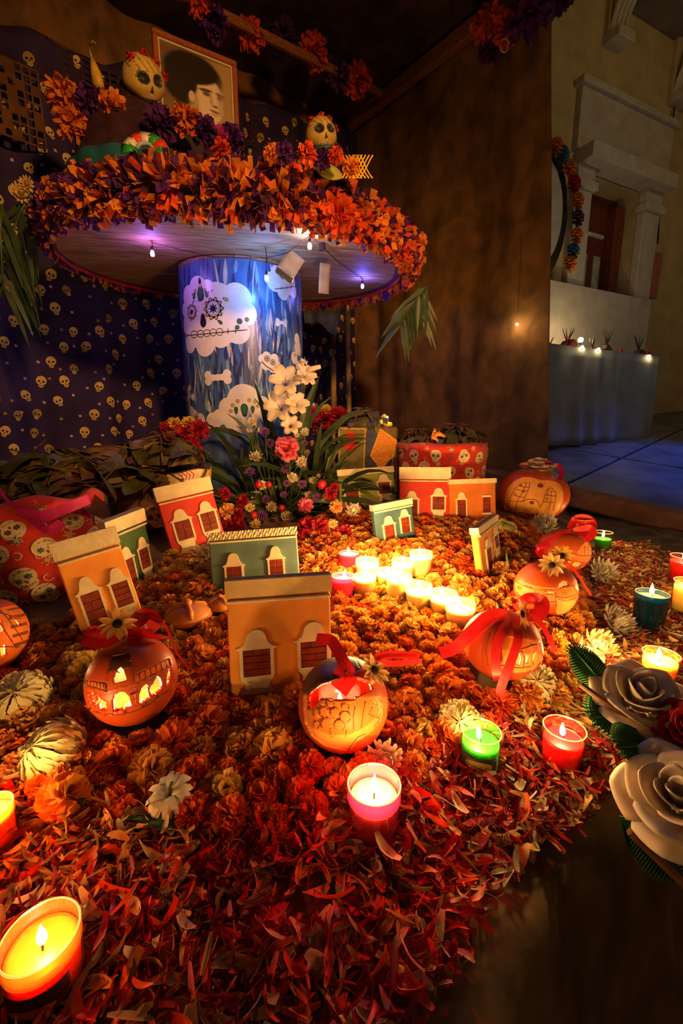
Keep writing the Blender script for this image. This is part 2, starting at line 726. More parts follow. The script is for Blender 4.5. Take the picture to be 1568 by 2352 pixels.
def hbox(bb, s0, s1, z0, z1, o0, o1, mi=0, bev=.006):
    bb.box(((s0 + s1) / 2, -(o0 + o1) / 2, (z0 + z1) / 2), (s1 - s0, o1 - o0, z1 - z0), mi, bev=bev)


sL, zT = hallpt(1352, 392)
sR, zT2 = hallpt(1470, 445)
zT = (zT + zT2) / 2
b = MB()
hbox(b, -1.8, sL, 0, 4.3, -.25, 0)
hbox(b, sR, 5.5, 0, 4.3, -.25, 0)
hbox(b, sL, sR, zT, 4.3, -.25, 0)
o = b.build('wall_hall', m_hall, smooth=False)
o.matrix_world = HM
tag(o, 'ochre plaster wall of the hall beyond the booth', kind='structure')
# door and its surround
b = MB()
hbox(b, sL - .02, sR + .02, 0, zT + .02, -.30, -.24, bev=0)
o = b.build('door_1', m_door, smooth=False)
o.matrix_world = HM
tag(o, 'dark red wooden door with glazed slots in the hall wall', kind='structure')
door = o
wd = sR - sL
m_pane = M('door_pane', (.62, .62, .45), .3, .2, 10)
for i in range(3):
    b = MB()
    x0 = sL + wd * (.10 + .26 * i)
    hbox(b, x0, x0 + wd * .13, 1.0, zT * .80, -.242, -.225, 0, .004)
    o = b.build('pane', m_pane, door, smooth=False)
b = MB()
hbox(b, sL + wd * .80, sL + wd * .97, 0, zT - .12, -.25, -.12, 0)
b.build('door_leaf', m_door, door, smooth=False)
b = MB()
hbox(b, sL, sL + wd * .75, zT * .86, zT * .872, -.24, -.21, 0, .002)
b.build('transom_bar', m_pane, door, smooth=False)
b = MB()
hbox(b, sL - .22, sR + .28, zT, zT + .13, -.02, .20)
hbox(b, sL - .26, sR + .34, zT + .13, zT + .62, -.02, .06)
hbox(b, sL - .30, sR + .38, zT + .62, zT + .68, -.02, .10)
hbox(b, sL - .24, sL - .01, 0, zT - .20, -.02, .07)
hbox(b, sL - .27, sL + .02, zT - .20, zT - .13, -.02, .11)
hbox(b, sL - .24, sL + .0, zT - .13, zT, -.02, .08)
hbox(b, sR + .0, sR + .26, 0, zT - .20, -.02, .07)
hbox(b, sR - .03, sR + .30, zT - .20, zT - .13, -.02, .11)
hbox(b, sR + .0, sR + .26, zT - .13, zT, -.02, .08)
o = b.build('trim_3', m_white, smooth=False)
o.matrix_world = HM
tag(o, 'white plaster pilasters and lintel framing the hall door', kind='structure')
# fluted corbels under the hall ceiling
for (px, py, lb) in [(1402, 100, 'fluted white plaster bracket high on the hall wall, the one nearer the booth'),
                     (1545, 235, 'fluted white plaster bracket at the right edge above the hall door')]:
    s_, z_ = hallpt(px, py)
    ob = thing('corbel', lb, 'corbel')
    ob.matrix_world = HM
    b = MB()
    hbox(b, s_ - .11, s_ + .11, z_ - .06, z_ + .02, -.02, .16)
    b.build('foot', m_white, ob, smooth=False)
    for k in range(4):
        b = MB()
        b.grid(lambda u, v: (s_ - .08 + .053 * k + .022 * math.cos(u * PI), -(.05 + .34 * v * v) - .03 * math.sin(u * PI), z_ + .02 + .5 * v), 6, 8)
        b.build('flute', m_white, ob)
    b = MB()
    hbox(b, s_ - .11, s_ + .11, z_ + .02, z_ + .52, -.02, .05)
    b.build('block', m_hall, ob, smooth=False)
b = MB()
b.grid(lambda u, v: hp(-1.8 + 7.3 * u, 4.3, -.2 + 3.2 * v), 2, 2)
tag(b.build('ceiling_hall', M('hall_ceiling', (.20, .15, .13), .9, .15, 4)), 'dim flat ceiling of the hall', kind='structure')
# hall floor of big slabs, joints recessed
hf = thing('floor_hall', 'dark stone slab floor of the hall', None, (0, 0, 0))
hf['kind'] = 'structure'
RB_ = .19                                       # the hall floor climbs gently away from the altar


def onp(px, py):
    r = ray(px, py)
    t = (CAMZ + RB_ * 1.95) / (RB_ * r.y - r.z)
    return Vector((0, 0, CAMZ)) + r * t


KA, KB = onp(1300, 1140), onp(1600, 1214)
KD = (KB - KA).normalized()
KN = Vector((-KD.y, KD.x, 0))
if KN.y < 0:
    KN = -KN
RN = Vector((0, -RB_, 1)).normalized()
KU = RN.cross(KD).normalized()
if KU.y < 0:
    KU = -KU
KN = KU
FR = Matrix((KD, KU, RN)).transposed().to_4x4()
b = MB()
b.grid(lambda u, v: KA - KD * 2.2 + KD * (7.5 * u) + KN * (4.2 * v) - RN * .05, 2, 2)
b.build('bedding', m_dark, hf)
for i in range(7):
    for j in range(4):
        c = KA - KD * 2.2 + KD * (1.05 * (i + .5)) + KN * (.10 + 1.1 * (j + .5))
        bb = MB()
        bb.box((0, 0, -.02), (1.03, 1.08, .04), bev=.006)
        o = bb.build('slab', m_slab, hf, smooth=False)
        o.matrix_world = Matrix.Translation(c) @ FR
b = MB()
b.box((0, 0, 0), (5.6, .10, .10), bev=.012)
o = b.build('trim_4', M('kerb_stone', (.40, .17, .08), .8, .3, 8, bump=.5), smooth=False)
o.matrix_world = Matrix.Translation(KA + KD * 1.0 + KN * .03 + Vector((0, 0, 0.0))) @ FR
tag(o, 'reddish stone kerb between the altar and the hall floor', kind='structure')
# dais, skirted table and what stands on it
TO = .75                                         # table front, metres before the wall
s0, zt = hallpt(1255, 785, TO)
s1, _ = hallpt(1512, 815, TO)
s0 -= .6
_, zb = hallpt(1300, 1008, TO)
zt = hallpt(1400, 806, TO)[1]
tb = thing('draped_table', 'long hall table hidden to the floor by a pale skirt, below the door', 'table')
tb.matrix_world = HM
b = MB()
hbox(b, s0, s1, zt - .03, zt, .08, TO)
b.build('tabletop', m_white, tb, smooth=False)
b = MB()


def skirt(u, v):
    s = s0 + (s1 - s0) * u
    return (s + .02 * math.sin(v * 4 + u * 6) * v, -(TO + .012 + (.006 + .018 * v) * math.sin(u * 45 + 2.2 * math.sin(u * 11)) + .03 * v), zb - .05 + (zt - zb + .05) * (1 - v))


b.grid(skirt, 240, 10)
b.grid(lambda u, v: (s1 + .01 + .015 * math.sin(u * 30), -(TO - (TO - .1) * u), zb + .004 + (zt - zb) * (1 - v)), 30, 4)
mod_solid(b.build('skirt', m_skirt, tb), .003)
# white board behind the table
sa, za = hallpt(1262, 642, .05)
sb_, zb_ = hallpt(1480, 697, .05)
b = MB()
hbox(b, sa - .5, sb_ + .02, .45, (za + zb_) / 2, .08, .11)
o = b.build('white_backdrop', m_white, smooth=False)
o.matrix_world = HM
tag(o, 'plain white backdrop board standing behind the draped hall table', 'board')
m_fl = M('far_clutter', (.10, .035, .03), .8, .4, 30)
r1 = random.Random(3)
for i, (px, w, hgt, cl_, lb) in enumerate([
        (1262, .09, .07, (.6, .03, .02), 'small red dish at the booth end of the hall table'),
        (1302, .16, .13, (.20, .03, .02), 'dark red heap of fruit on the hall table, left of the bright bulb'),
        (1361, .07, .10, (.06, .03, .02), 'small dark fruit on the hall table, right of the bright bulb'),
        (1392, .14, .15, (.07, .04, .02), 'middle dark heap with a tuft on the hall table'),
        (1428, .10, .06, (.5, .03, .05), 'low red dish between two dark heaps on the hall table'),
        (1468, .15, .15, (.04, .02, .03), 'rightmost dark heap on the hall table'),
        (1493, .06, .08, (.6, .04, .02), 'small red cup near the far end of the hall table')]):
    s_, _ = hallpt(px, 790, TO - .2)
    b = MB()
    for k in range(9):
        a = r1.uniform(0, 6.28)
        rr = w * r1.uniform(0, .36)
        R_ = w * r1.uniform(.16, .24)
        cx_, cy_, cz_ = rr * math.cos(a), rr * math.sin(a) * .5, R_ + hgt * r1.uniform(0, .55) * (1 - rr / w * 2)
        b.lathe([(R_ * math.sin(t) + 1e-4, -R_ * math.cos(t)) for t in [PI * q / 6 for q in range(7)]], 10, 0,
                mtx=Matrix.Translation((cx_, cy_, cz_)))
    for k in range(5):
        a = r1.uniform(-.5, .5)
        b.tube([(0, 0, hgt * .6), (a * hgt * .4, 0, hgt), (a * hgt * .9, 0, hgt * 1.5)], [.006, .005, .001], 5)
    p = hp(s_, zt, TO - .2)
    tag(b.build('fruit_heap', M('far_heap_%d' % i, cl_, .6, .3, 20), loc=p), lb, 'fruit')
m_bulb = M_emit('warm_bulb', (1, .75, .4), 30)
for i, (px, py, pw, lb) in enumerate([(1333, 781, .8, 'brightest small bulb on the hall table, beside the dark red heap'),
                                      (1337, 797, .1, 'small fairy bulb just under the brightest bulb on the hall table'),
                                      (1374, 802, .1, 'small fairy bulb at the table edge under the middle dark heap'),
                                      (1490, 818, .25, 'small fairy bulb by the red cup on the hall table')]):
    s_, z_ = hallpt(px, py, TO - .3 if i == 0 else TO + .02)
    p = hp(s_, z_, TO - .3 if i == 0 else TO + .02)
    t = thing('fairy_bulb', lb, 'bulb', p, group='fairy bulbs on the hall table')
    b = MB()
    R_ = .022 if i == 0 else .011
    b.lathe([(R_ * math.sin(t_) + 1e-4, -R_ * math.cos(t_)) for t_ in [PI * q / 8 for q in range(9)]], 12)
    b.build('bulb', m_bulb, t)
    b = MB()
    b.lathe([(.001, -R_ * 1.7), (R_ * .5, -R_ * 1.6), (R_ * .5, -R_ * .8), (.001, -R_ * .8)], 10)
    b.build('socket', m_dark, t)
    lamp('bulb_light', 'POINT', (0, 0, 0), (1, .66, .25), pw, .02, t)
# bulb that shows against the brown curtain
p = at(1187, 745, 2.70)
t = thing('fairy_bulb', 'single tiny bulb glowing against the brown curtain', 'bulb', p)
b = MB()
b.lathe([(.007 * math.sin(q) + 1e-4, -.007 * math.cos(q)) for q in [PI * q / 8 for q in range(9)]], 12)
b.build('bulb', m_bulb, t)
b = MB()
b.tube([(0, 0, .006), (.002, .01, .1), (-.004, .02, .5)], .0012, 5)
b.build('wire', m_dark, t)
lamp('bulb_light', 'POINT', (0, 0, 0), (1, .6, .25), .12, .01, t)
# oval wreath hung on the hall wall
sw, zw = hallpt(1235, 490, .12)
wr = thing('oval_wreath', 'dark oval wreath with a white centre, ringed by coloured paper flowers on the hall wall', 'wreath')
wr.matrix_world = HM
oval = lambda R_, n, e=1.0: [(sw + R_ * math.cos(2 * PI * i / n) * .62, zw + R_ * math.sin(2 * PI * i / n) * e) for i in range(n)]
b = MB()
b.extrude(oval(.56, 40), -.14, -.10)
b.build('backing', m_dark, wr, smooth=False)
b = MB()
b.extrude(oval(.43, 40), -.155, -.14)
b.build('white_panel', m_white, wr, smooth=False)
fl_cols = [(.75, .22, .02), (.05, .16, .22), (.75, .22, .02), (.45, .02, .02), (.75, .22, .02), (.12, .05, .14), (.75, .22, .02), (.06, .13, .25), (.75, .22, .02)]
for i, (x, y) in enumerate([(130, 1190), (175, 1250), (232, 1360), (270, 1480), (295, 1615), (297, 1750), (290, 1890), (262, 2010), (240, 2110)]):
    s_, z_ = hallpt(1230 + x / 3.459, y / 3.459, .16)
    b = MB()
    R_ = .085
    for k in range(26):
        a = k * 2.4
        q = (k / 26) ** .5
        d = Vector((math.cos(a) * q, -(1 - .6 * q), math.sin(a) * q)).normalized()
        sd = d.cross(Vector((.3, .2, .9))).normalized() * R_ * .22
        b.strip([d * R_ * .2, d * R_ * .75, d * R_], [sd * .5, sd, sd * .7])
    b.build('paper_flower', M('wreath_paper_%d' % i, fl_cols[i], .8, .2, 30), wr, loc=(s_, -.17, z_))
# pinkish board on the far pilaster
s_, z_ = hallpt(1505, 625, .02)
b = MB()
hbox(b, s_ - .09, s_ + .09, z_ - .26, z_ + .2, 0, .02, bev=.003)
o = b.build('notice_board', M('pink_board', (.45, .16, .10), .7, .1, 10), smooth=False)
o.matrix_world = HM
tag(o, 'plain pinkish board on the wall right of the hall door', 'board')
b = MB()
b.tube([hp(*hallpt(x, y, .03), .03) for x, y in [(1548, 248), (1542, 300), (1536, 360), (1524, 420), (1514, 480), (1510, 560)]], .008, 6)
tag(b.build('cable', m_dark), 'thin black cable running down the hall wall', 'cable')
# ------------------------------------------------------------------ cable-spool table with its printed drum
DCX, DCY, DR_, DZ = -.486, 2.25, .76, 1.21
DD = Vector((DCX, DCY, 0)).normalized()
e1 = (DD + Vector((0, 0, .097))).normalized()          # away from the camera, rising a little
e2 = Vector((DD.y, -DD.x, 0)).normalized()             # to the right
e3 = e2.cross(e1).normalized()
if e3.z < 0:
    e3 = -e3
DM = Matrix.Translation((DCX, DCY, DZ)) @ Matrix((e2, e1, e3)).transposed().to_4x4()
m_plank = M('table_planks', (.52, .30, .17), .7, scale=5, wave=(1.2, 9, 9), col2=(.20, .095, .05), bump=.3, dist=1.2)
m_redcloth = M('red_band_cloth', (.62, .03, .02), .8, .2, 20)
table = thing('spool_table', 'big round cable-spool table with a skull-printed drum and plank top', 'table', (DCX, DCY, .15))
pa = math.radians(-14)
NP = 11
for i in range(NP):
    y0 = -DR_ + 2 * DR_ * i / NP + .0015
    y1 = -DR_ + 2 * DR_ * (i + 1) / NP - .0015
    P = []
    for k in range(15):
        y = y0 + (y1 - y0) * k / 14
        P.append((math.sqrt(max(0, DR_ ** 2 - y * y)) + .001, y))
    for k in range(15):
        y = y1 - (y1 - y0) * k / 14
        P.append((-math.sqrt(max(0, DR_ ** 2 - y * y)) - .001, y))
    b = MB()
    b.extrude(P, RND.uniform(-.002, .002), .045)
    b.v = [(x * math.cos(pa) - z * math.sin(pa), x * math.sin(pa) + z * math.cos(pa), y) for x, y, z in b.v]
    o = b.build('plank', m_plank, table, smooth=False)
    o.matrix_local = table.matrix_basis.inverted() @ DM
b = MB()
b.lathe([(DR_ + .004, -.022), (DR_ + .009, -.020), (DR_ + .008, .0), (DR_ + .010, .05), (DR_ + .004, .05), (DR_ + .004, -.022)], 96,
        mod=lambda a, z: 1 + .004 * math.sin(a * 23))
o = b.build('rim_band', m_redcloth, table)
o.matrix_local = table.matrix_basis.inverted() @ DM
RD = .285
zt_ = DZ + .0
m_stave = M('drum_staves', (.50, .30, .16), .7, scale=8, wave=(5, 5, 1), col2=(.25, .13, .06))
for i in range(26):
    a0, a1 = 2 * PI * i / 26 + .006, 2 * PI * (i + 1) / 26 - .006
    b = MB()
    q = [(RD * math.cos(a0 + (a1 - a0) * k / 2), RD * math.sin(a0 + (a1 - a0) * k / 2)) for k in range(3)]
    q2 = [(x * .93, y * .93) for x, y in q[::-1]]
    pts = q + q2
    H1 = DZ - .155 + RD * .97 * .097 * math.sin((a0 + a1) / 2)
    V = [(x, y, 0) for x, y in pts] + [(x, y, H1) for x, y in pts]
    F = [tuple(range(6))[::-1], tuple(range(6, 12))] + [(j, (j + 1) % 6, (j + 1) % 6 + 6, j + 6) for j in range(6)]
    b.add(V, F)
    b.build('stave', m_stave, table, smooth=False)
# printed paper sheet round the drum: v = world height, u = arc from the side facing the camera
A0 = math.atan2(-DD.y, -DD.x)
RW = RD + .006
WT = 1.165


def drum(u, v, off=0.0):
    a = A0 + u / RW
    return Vector((DCX + (RW + off) * math.cos(a) - DCX, (RW + off) * math.sin(a), v - .15))


def drumuv(px, py):
    r = ray(px, py)
    c0 = Vector((0, 0, CAMZ)) - Vector((DCX, DCY, 0))
    A = r.x ** 2 + r.y ** 2
    B = 2 * (c0.x * r.x + c0.y * r.y)
    C = c0.x ** 2 + c0.y ** 2 - RW ** 2
    d = B * B - 4 * A * C
    t = (-B - math.sqrt(max(0, d))) / (2 * A)
    p = c0 + r * t
    a = math.atan2(p.y, p.x) - A0
    a = (a + PI) % (2 * PI) - PI
    return a * RW, p.z


m_wrap = M('wrap_blue', (.10, .20, .42), .28, scale=6, wave=(5, 5, 1), col2=(.05, .08, .22), spec=.5)
b = MB()
b.grid(lambda u, v: drum(2 * PI * RW * u, .02 + (WT - .02) * v), 96, 6, 0, True)
wrap = b.build('printed_wrap', m_wrap, table)
pr = Print(drum)
r1 = random.Random(9)
PW, PB, PG, PY, PN, PL, PS, PT = range(8)
wrapc = [M('wrap_white', (.82, .80, .78), .3, .04, 20, spec=.5), M('wrap_black', (.015, .015, .03), .3, .1, 20), M('wrap_green', (.03, .16, .09), .3, .1, 20),
         M('wrap_yellow', (.62, .42, .10), .3, .1, 20), M('wrap_navy', (.03, .05, .16), .3, .1, 20, spec=.5), M('wrap_lightblue', (.22, .42, .66), .3, .1, 20, spec=.5),
         M('wrap_grey', (.62, .60, .60), .3, .1, 20, spec=.5), M('wrap_midblue', (.06, .16, .46), .3, .1, 20, spec=.5)]
for k in range(520):
    u = r1.uniform(-.46, .46)
    v = r1.uniform(.55, WT - .02)
    L = r1.uniform(.05, .17)
    t = r1.gauss(0, .13)
    w = r1.uniform(.005, .017)
    top, bot = min(WT - .004, v + L / 2), v - L / 2
    n = 4
    pts = [(u + t * (bot + (top - bot) * q / n - v), bot + (top - bot) * q / n) for q in range(n + 1)]
    pr.line(pts, [w * .1, w, w * 1.1, w * .8, w * .2], r1.choice((PL, PN, PT, PT, PL, PS, PN, PN)), .2 + k * .0012)
PX = .00198                                    # metres per photo pixel on the drum front


def cloud(lobes):
    for (x, y, r) in lobes:
        u, v = drumuv(x, y)
        pr.star(u, min(v, WT - r * PX * .1), lambda a: r * PX if v + r * PX * math.sin(a) < WT - .002 else max(.001, (WT - .002 - v) / max(.05, math.sin(a))), PW, 2, 26, 3)


def eye(x, y, r, k=10):
    u, v = drumuv(x, y)
    R_ = r * PX
    pr.star(u, v, lambda a: R_ * (.9 + .12 * math.cos(k * a)), PB, 4, 50, 1)
    for i in range(k):
        a = 2 * PI * i / k
        pr.star(u + R_ * .80 * math.cos(a), v + R_ * .80 * math.sin(a), R_ * .12, PY, 5, 8)
    pr.star(u, v, R_ * .64, PW, 5, 22)
    pr.star(u, v, R_ * .56, PB, 6, 22)
    pr.star(u, v, R_ * .52, PW, 7, 22)
    pr.star(u, v, lambda a: R_ * (.33 + .12 * math.cos(8 * a)), PB, 8, 40)


def drop(x, y, r, mi, rot):
    u, v = drumuv(x, y)
    pr.star(u, v, lambda a: r * PX * 1.15 * (1 + .9 * max(0, math.cos(a)) ** 6), PB, 4, 18, 1, rot, 1, .8)
    pr.star(u, v, lambda a: r * PX * .92 * (1 + .9 * max(0, math.cos(a)) ** 6), mi, 5, 18, 1, rot, 1, .8)


def dot(x, y, r, mi):
    u, v = drumuv(x, y)
    pr.star(u, v, r * PX * 1.2, PB, 4, 12)
    pr.star(u, v, r * PX, mi, 5, 12)


def lines(pts, w):
    pr.line([drumuv(x, y) for x, y in pts], w * PX, PB, 6)


def bone(x, y, L, rot, s=1.0):
    c, s_ = math.cos(rot), math.sin(rot)
    T = lambda a, d: (x + a * c - d * s_, y + a * s_ + d * c)
    for sg in (-1, 1):
        for t in (-1, 1):
            u, v = drumuv(*T(sg * L / 2, t * 7 * s))
            pr.star(u, v, 9.5 * s * PX, PW, 3, 14)
    pr.line([drumuv(*T(-L / 2 + L * q / 8, 0)) for q in range(9)], [13 * s * PX, 12 * s * PX, 15 * s * PX, 12 * s * PX, 15 * s * PX, 12 * s * PX, 15 * s * PX, 12 * s * PX, 13 * s * PX], PW, 3)


# the big cloud skull
cloud([(493, 716, 60), (448, 735, 36), (452, 662, 25), (432, 680, 22), (475, 665, 20), (542, 688, 34), (562, 720, 26), (546, 762, 26),
       (506, 774, 23), (470, 790, 27), (437, 788, 22), (430, 745, 22), (424, 712, 14), (510, 735, 50), (455, 765, 32)])
eye(441, 717, 18)
eye(490, 709, 24)
drop(467, 741, 9, PB, PI / 2)
drop(461, 679, 10, PG, -PI / 2 + PI)
for x, y, r in [(446, 682, 4.5), (475, 678, 4.5), (507, 741, 4), (520, 688, 4)]:
    drop(x, y, r, PG if x != 520 else PY, PI / 2 + (x - 461) * .02)
drop(459, 648, 4, PB, PI / 2)
for x, y, r in [(460, 659, 3), (449, 668, 3), (470, 666, 3), (443, 676, 2.5), (478, 672, 2.5), (453, 674, 2), (487, 668, 2)]:
    dot(x, y, r, PY)
for x, y, r in [(550, 738, 5), (567, 734, 4), (545, 752, 4)]:
    dot(x, y, r, PG)
lines([(418 + 15 * i, 772 - 1.45 * i) for i in range(11)], 1.6)
for i in range(5):
    x, y = 447 + 14.5 * i, 768 - 1.4 * i
    lines([(x + 7.5 * math.cos(a), y + 8 * math.sin(a)) for a in [2 * PI * q / 14 for q in range(15)]], 1.2)
for x, y in [(424, 771), (431, 771), (524, 761), (541, 760)]:
    lines([(x, y - 6), (x, y + 6)], 1.4)
# the one at the upper right
cloud([(640, 632, 22), (660, 645, 30), (630, 650, 18), (650, 670, 18), (672, 668, 16), (620, 640, 14)])
eye(648, 629, 12, 8)
eye(676, 628, 10, 8)
lines([(630, 664), (650, 662), (670, 659), (685, 656)], 1.4)
for x, y in [(645, 662), (658, 661), (668, 659)]:
    lines([(x, y - 4), (x, y + 4)], 1.2)
# the small tilted one
cloud([(617, 832, 17), (603, 824, 10), (612, 818, 10), (630, 824, 11), (636, 838, 9), (610, 840, 10), (626, 846, 10)])
eye(613, 824, 7, 8)
eye(626, 832, 7, 8)
lines([(600, 830), (612, 842), (625, 850), (633, 855)], 1.6)
# right edge, bottom, and the half hidden one
cloud([(682, 780, 14), (684, 800, 18), (676, 822, 14), (684, 840, 12)])
dot(676, 815, 3, PY)
dot(683, 816, 3, PY)
cloud([(560, 922, 38), (524, 936, 22), (600, 932, 22), (622, 945, 20), (505, 958, 18), (570, 960, 40), (540, 960, 30), (600, 965, 28)])
drop(561, 938, 9, PG, -PI / 2)
drop(580, 938, 5, PG, -PI / 2)
drop(542, 940, 5, PG, -PI / 2)
for x, y in [(546, 921), (572, 919), (534, 931), (586, 922), (530, 944), (592, 932)]:
    dot(x, y, 3.5, PY)
cloud([(446, 958, 18), (440, 944, 12), (460, 965, 16), (490, 968, 20)])
eye(452, 958, 8, 8)
bone(500, 867, 44, -.08, 1.0)
bone(646, 741, 18, .1, .55)
bone(434, 903, 22, 1.25, .8)
pr.b.build('skull_print', wrapc, wrap, smooth=False)

# ------------------------------------------------------------------ paper fringe wreath round the table edge
m_or = M('paper_orange', (.85, .26, .03), .8, .2, 30, transl=.3)
m_rd = M('paper_redorange', (.85, .10, .02), .8, .2, 30, transl=.3)
m_pu = M('paper_purple', (.10, .015, .20), .8, .3, 30, transl=.2)
m_mg = M('paper_magenta', (.55, .03, .28), .8, .2, 30, transl=.3)
m_core = M('fringe_core', (.10, .03, .05), .9, .3, 30)
garl = thing('fringe_garland', 'thick orange and purple cut-paper fringe round the edge of the spool table', 'garland')
garl.matrix_world = DM
b = MB()
CR = .052
WK = lambda a: 1 - .5 * max(0, -math.cos(a)) ** 2
b.grid(lambda u, v: ((DR_ + .010 + WK(2 * PI * u) * CR * math.cos(2 * PI * v)) * math.cos(2 * PI * u), (DR_ + .010 + WK(2 * PI * u) * CR * math.cos(2 * PI * v)) * math.sin(2 * PI * u), .042 + CR * math.sin(2 * PI * v)), 120, 12, 0, True)
b.build('core', m_core, garl)
r1 = random.Random(21)
shapes = []
for k in range(10):                             # a few curled strips, shared
    L, w = r1.uniform(.045, .072), r1.uniform(.007, .0115)
    c, tw = r1.uniform(-.9, .9), r1.uniform(-.6, .6)
    bb = MB()
    P, S = [], []
    for i in range(4):
        t = i / 3
        P.append((0, L * c * t * t * .35, L * t))
        S.append(Vector((math.cos(tw * t), math.sin(tw * t), 0)) * w * (1 + .35 * t))
    bb.strip(P, S)
    shapes.append(bb)
smesh = {}
for k, bb in enumerate(shapes):
    for ci, mt in enumerate((m_or, m_rd, m_pu)):
        me = bpy.data.meshes.new('paper_strip')
        me.from_pydata(bb.v, [], bb.f)
        me.materials.append(mt)
        smesh[k, ci] = me
cand = []
clump = random.Random(77)
for i in range(5200):
    a = r1.uniform(0, 2 * PI)
    hang = i % 6 == 0
    ps = r1.uniform(-1.3, -.5) if hang else r1.choice((r1.uniform(-1.2, 2.1), r1.uniform(-.8, 1.3)))
    # ps: angle round the wreath tube, 0 = outward, pi/2 = up, negative = down
    rad = Vector((math.cos(a), math.sin(a), 0))
    nrm = rad * math.cos(ps) + Vector((0, 0, 1)) * math.sin(ps)
    p = rad * (DR_ + .010) + Vector((0, 0, .042)) + (rad * math.cos(ps) * CR * WK(a) + Vector((0, 0, CR * math.sin(ps)))) * .9
    d = (nrm + Vector((r1.gauss(0, .4), r1.gauss(0, .4), r1.gauss(-.25, .35)))).normalized()
    if hang:
        d = (rad * r1.uniform(.0, .5) + Vector((r1.gauss(0, .2), r1.gauss(0, .2), -1))).normalized()
    x = d.orthogonal().normalized()
    x = Matrix.Rotation(r1.uniform(0, 6.28), 3, d) @ x
    R = Matrix((x, d.cross(x), d)).transposed().to_4x4()
    mt = Matrix.Translation(p) @ R @ Matrix.Scale(.92 * (.35 + .65 * WK(a)), 4)
    side = math.cos(a)
    cl = noise.noise(Vector((a * 5, ps * 2.4, 3)))
    pr_or = .62 + .22 * side + .3 * cl
    ci = 2 if r1.random() > pr_or else (1 if r1.random() < .12 + .22 * max(0, side) + (.2 if ps < 0 else 0) else 0)
    wp = DM @ mt @ Vector((0, 0, .04))
    facing = (Vector((0, 0, CAMZ)) - wp).normalized().dot(DM.to_3x3() @ nrm)
    cand.append((-(1 if facing > -.15 else 0) * 1000 / wp.length - r1.random() * 120, mt, r1.randrange(10), ci))
cand.sort(key=lambda q: q[0])
for _, mt, k, ci in cand[:300]:
    o = link('paper_strip', smesh[k, ci], garl)
    o.matrix_local = mt
b = MB()
for _, mt, k, ci in cand[300:]:
    b.mesh_add(shapes[k], mt, ci)
tag(b.build('paper_strip_mass', [m_or, m_rd, m_pu], garl, smooth=False), kind='stuff')


# ------------------------------------------------------------------ paper pompom flowers
def pompom_mesh(name, mats, R, n, seed, long=1.0):
    rr = random.Random(seed)
    b = MB()
    for i in range(n):
        t = 1 - 1.55 * (i + .5) / n
        a = i * 2.39996 + rr.uniform(-.3, .3)
        s_ = math.sqrt(max(0, 1 - t * t))
        d = Vector((s_ * math.cos(a), s_ * math.sin(a), t))
        d = (d + Vector((rr.gauss(0, .15), rr.gauss(0, .15), rr.gauss(0, .15)))).normalized()
        x = Matrix.Rotation(rr.uniform(-1.2, 1.2) + a, 3, d) @ d.orthogonal().normalized()
        w = R * rr.uniform(.10, .19)
        L = R * rr.uniform(.78, 1.12) * long
        sag = Vector((0, 0, -.10 * R))
        P = [d * R * .12, d * L * .5 + x.cross(d) * R * rr.uniform(-.1, .1), d * L * .8 + sag * .4, d * L + sag + x.cross(d) * R * rr.uniform(-.15, .15)]
        b.strip(P, [x * w * .5, x * w, x * w * 1.2, x * w * .7], 0 if rr.random() < .85 else (1 if len(mats) > 1 else 0))
    me = bpy.data.meshes.new(name)
    me.from_pydata(b.v, [], b.f)
    for m in mats:
        me.materials.append(m)
    me.polygons.foreach_set('material_index', b.m)
    return me


def ontop(px, py, h=.13):
    """sight line onto the plane h above the underside of the table top"""
    r, c0 = ray(px, py), Vector((0, 0, CAMZ))
    return c0 + r * ((Vector((DCX, DCY, DZ)) + e3 * h - c0).dot(e3) / r.dot(e3))


def pompom(px, py, Y, rpx, mats, label, group, seed, n=110, long=1.0):
    p = at(px, py, Y) if Y else ontop(px, py)
    R = rpx * proj(p)[2] / FPX * .93
    to = (Vector((0, 0, CAMZ)) - p).normalized()
    q = (to + Vector((0, 0, .7))).normalized().to_track_quat('Z', 'X').to_euler()
    t = thing('paper_flower', label, 'paper flower', p, q, group)
    link('petals', pompom_mesh('petals', mats, R, n, seed, long), t)
    b = MB()
    b.tube([(0, 0, 0), (0, 0, -R * .5), (R * .1, 0, -R * .9)], R * .05, 5)
    b.build('wire_stem', m_core, t)
    return t


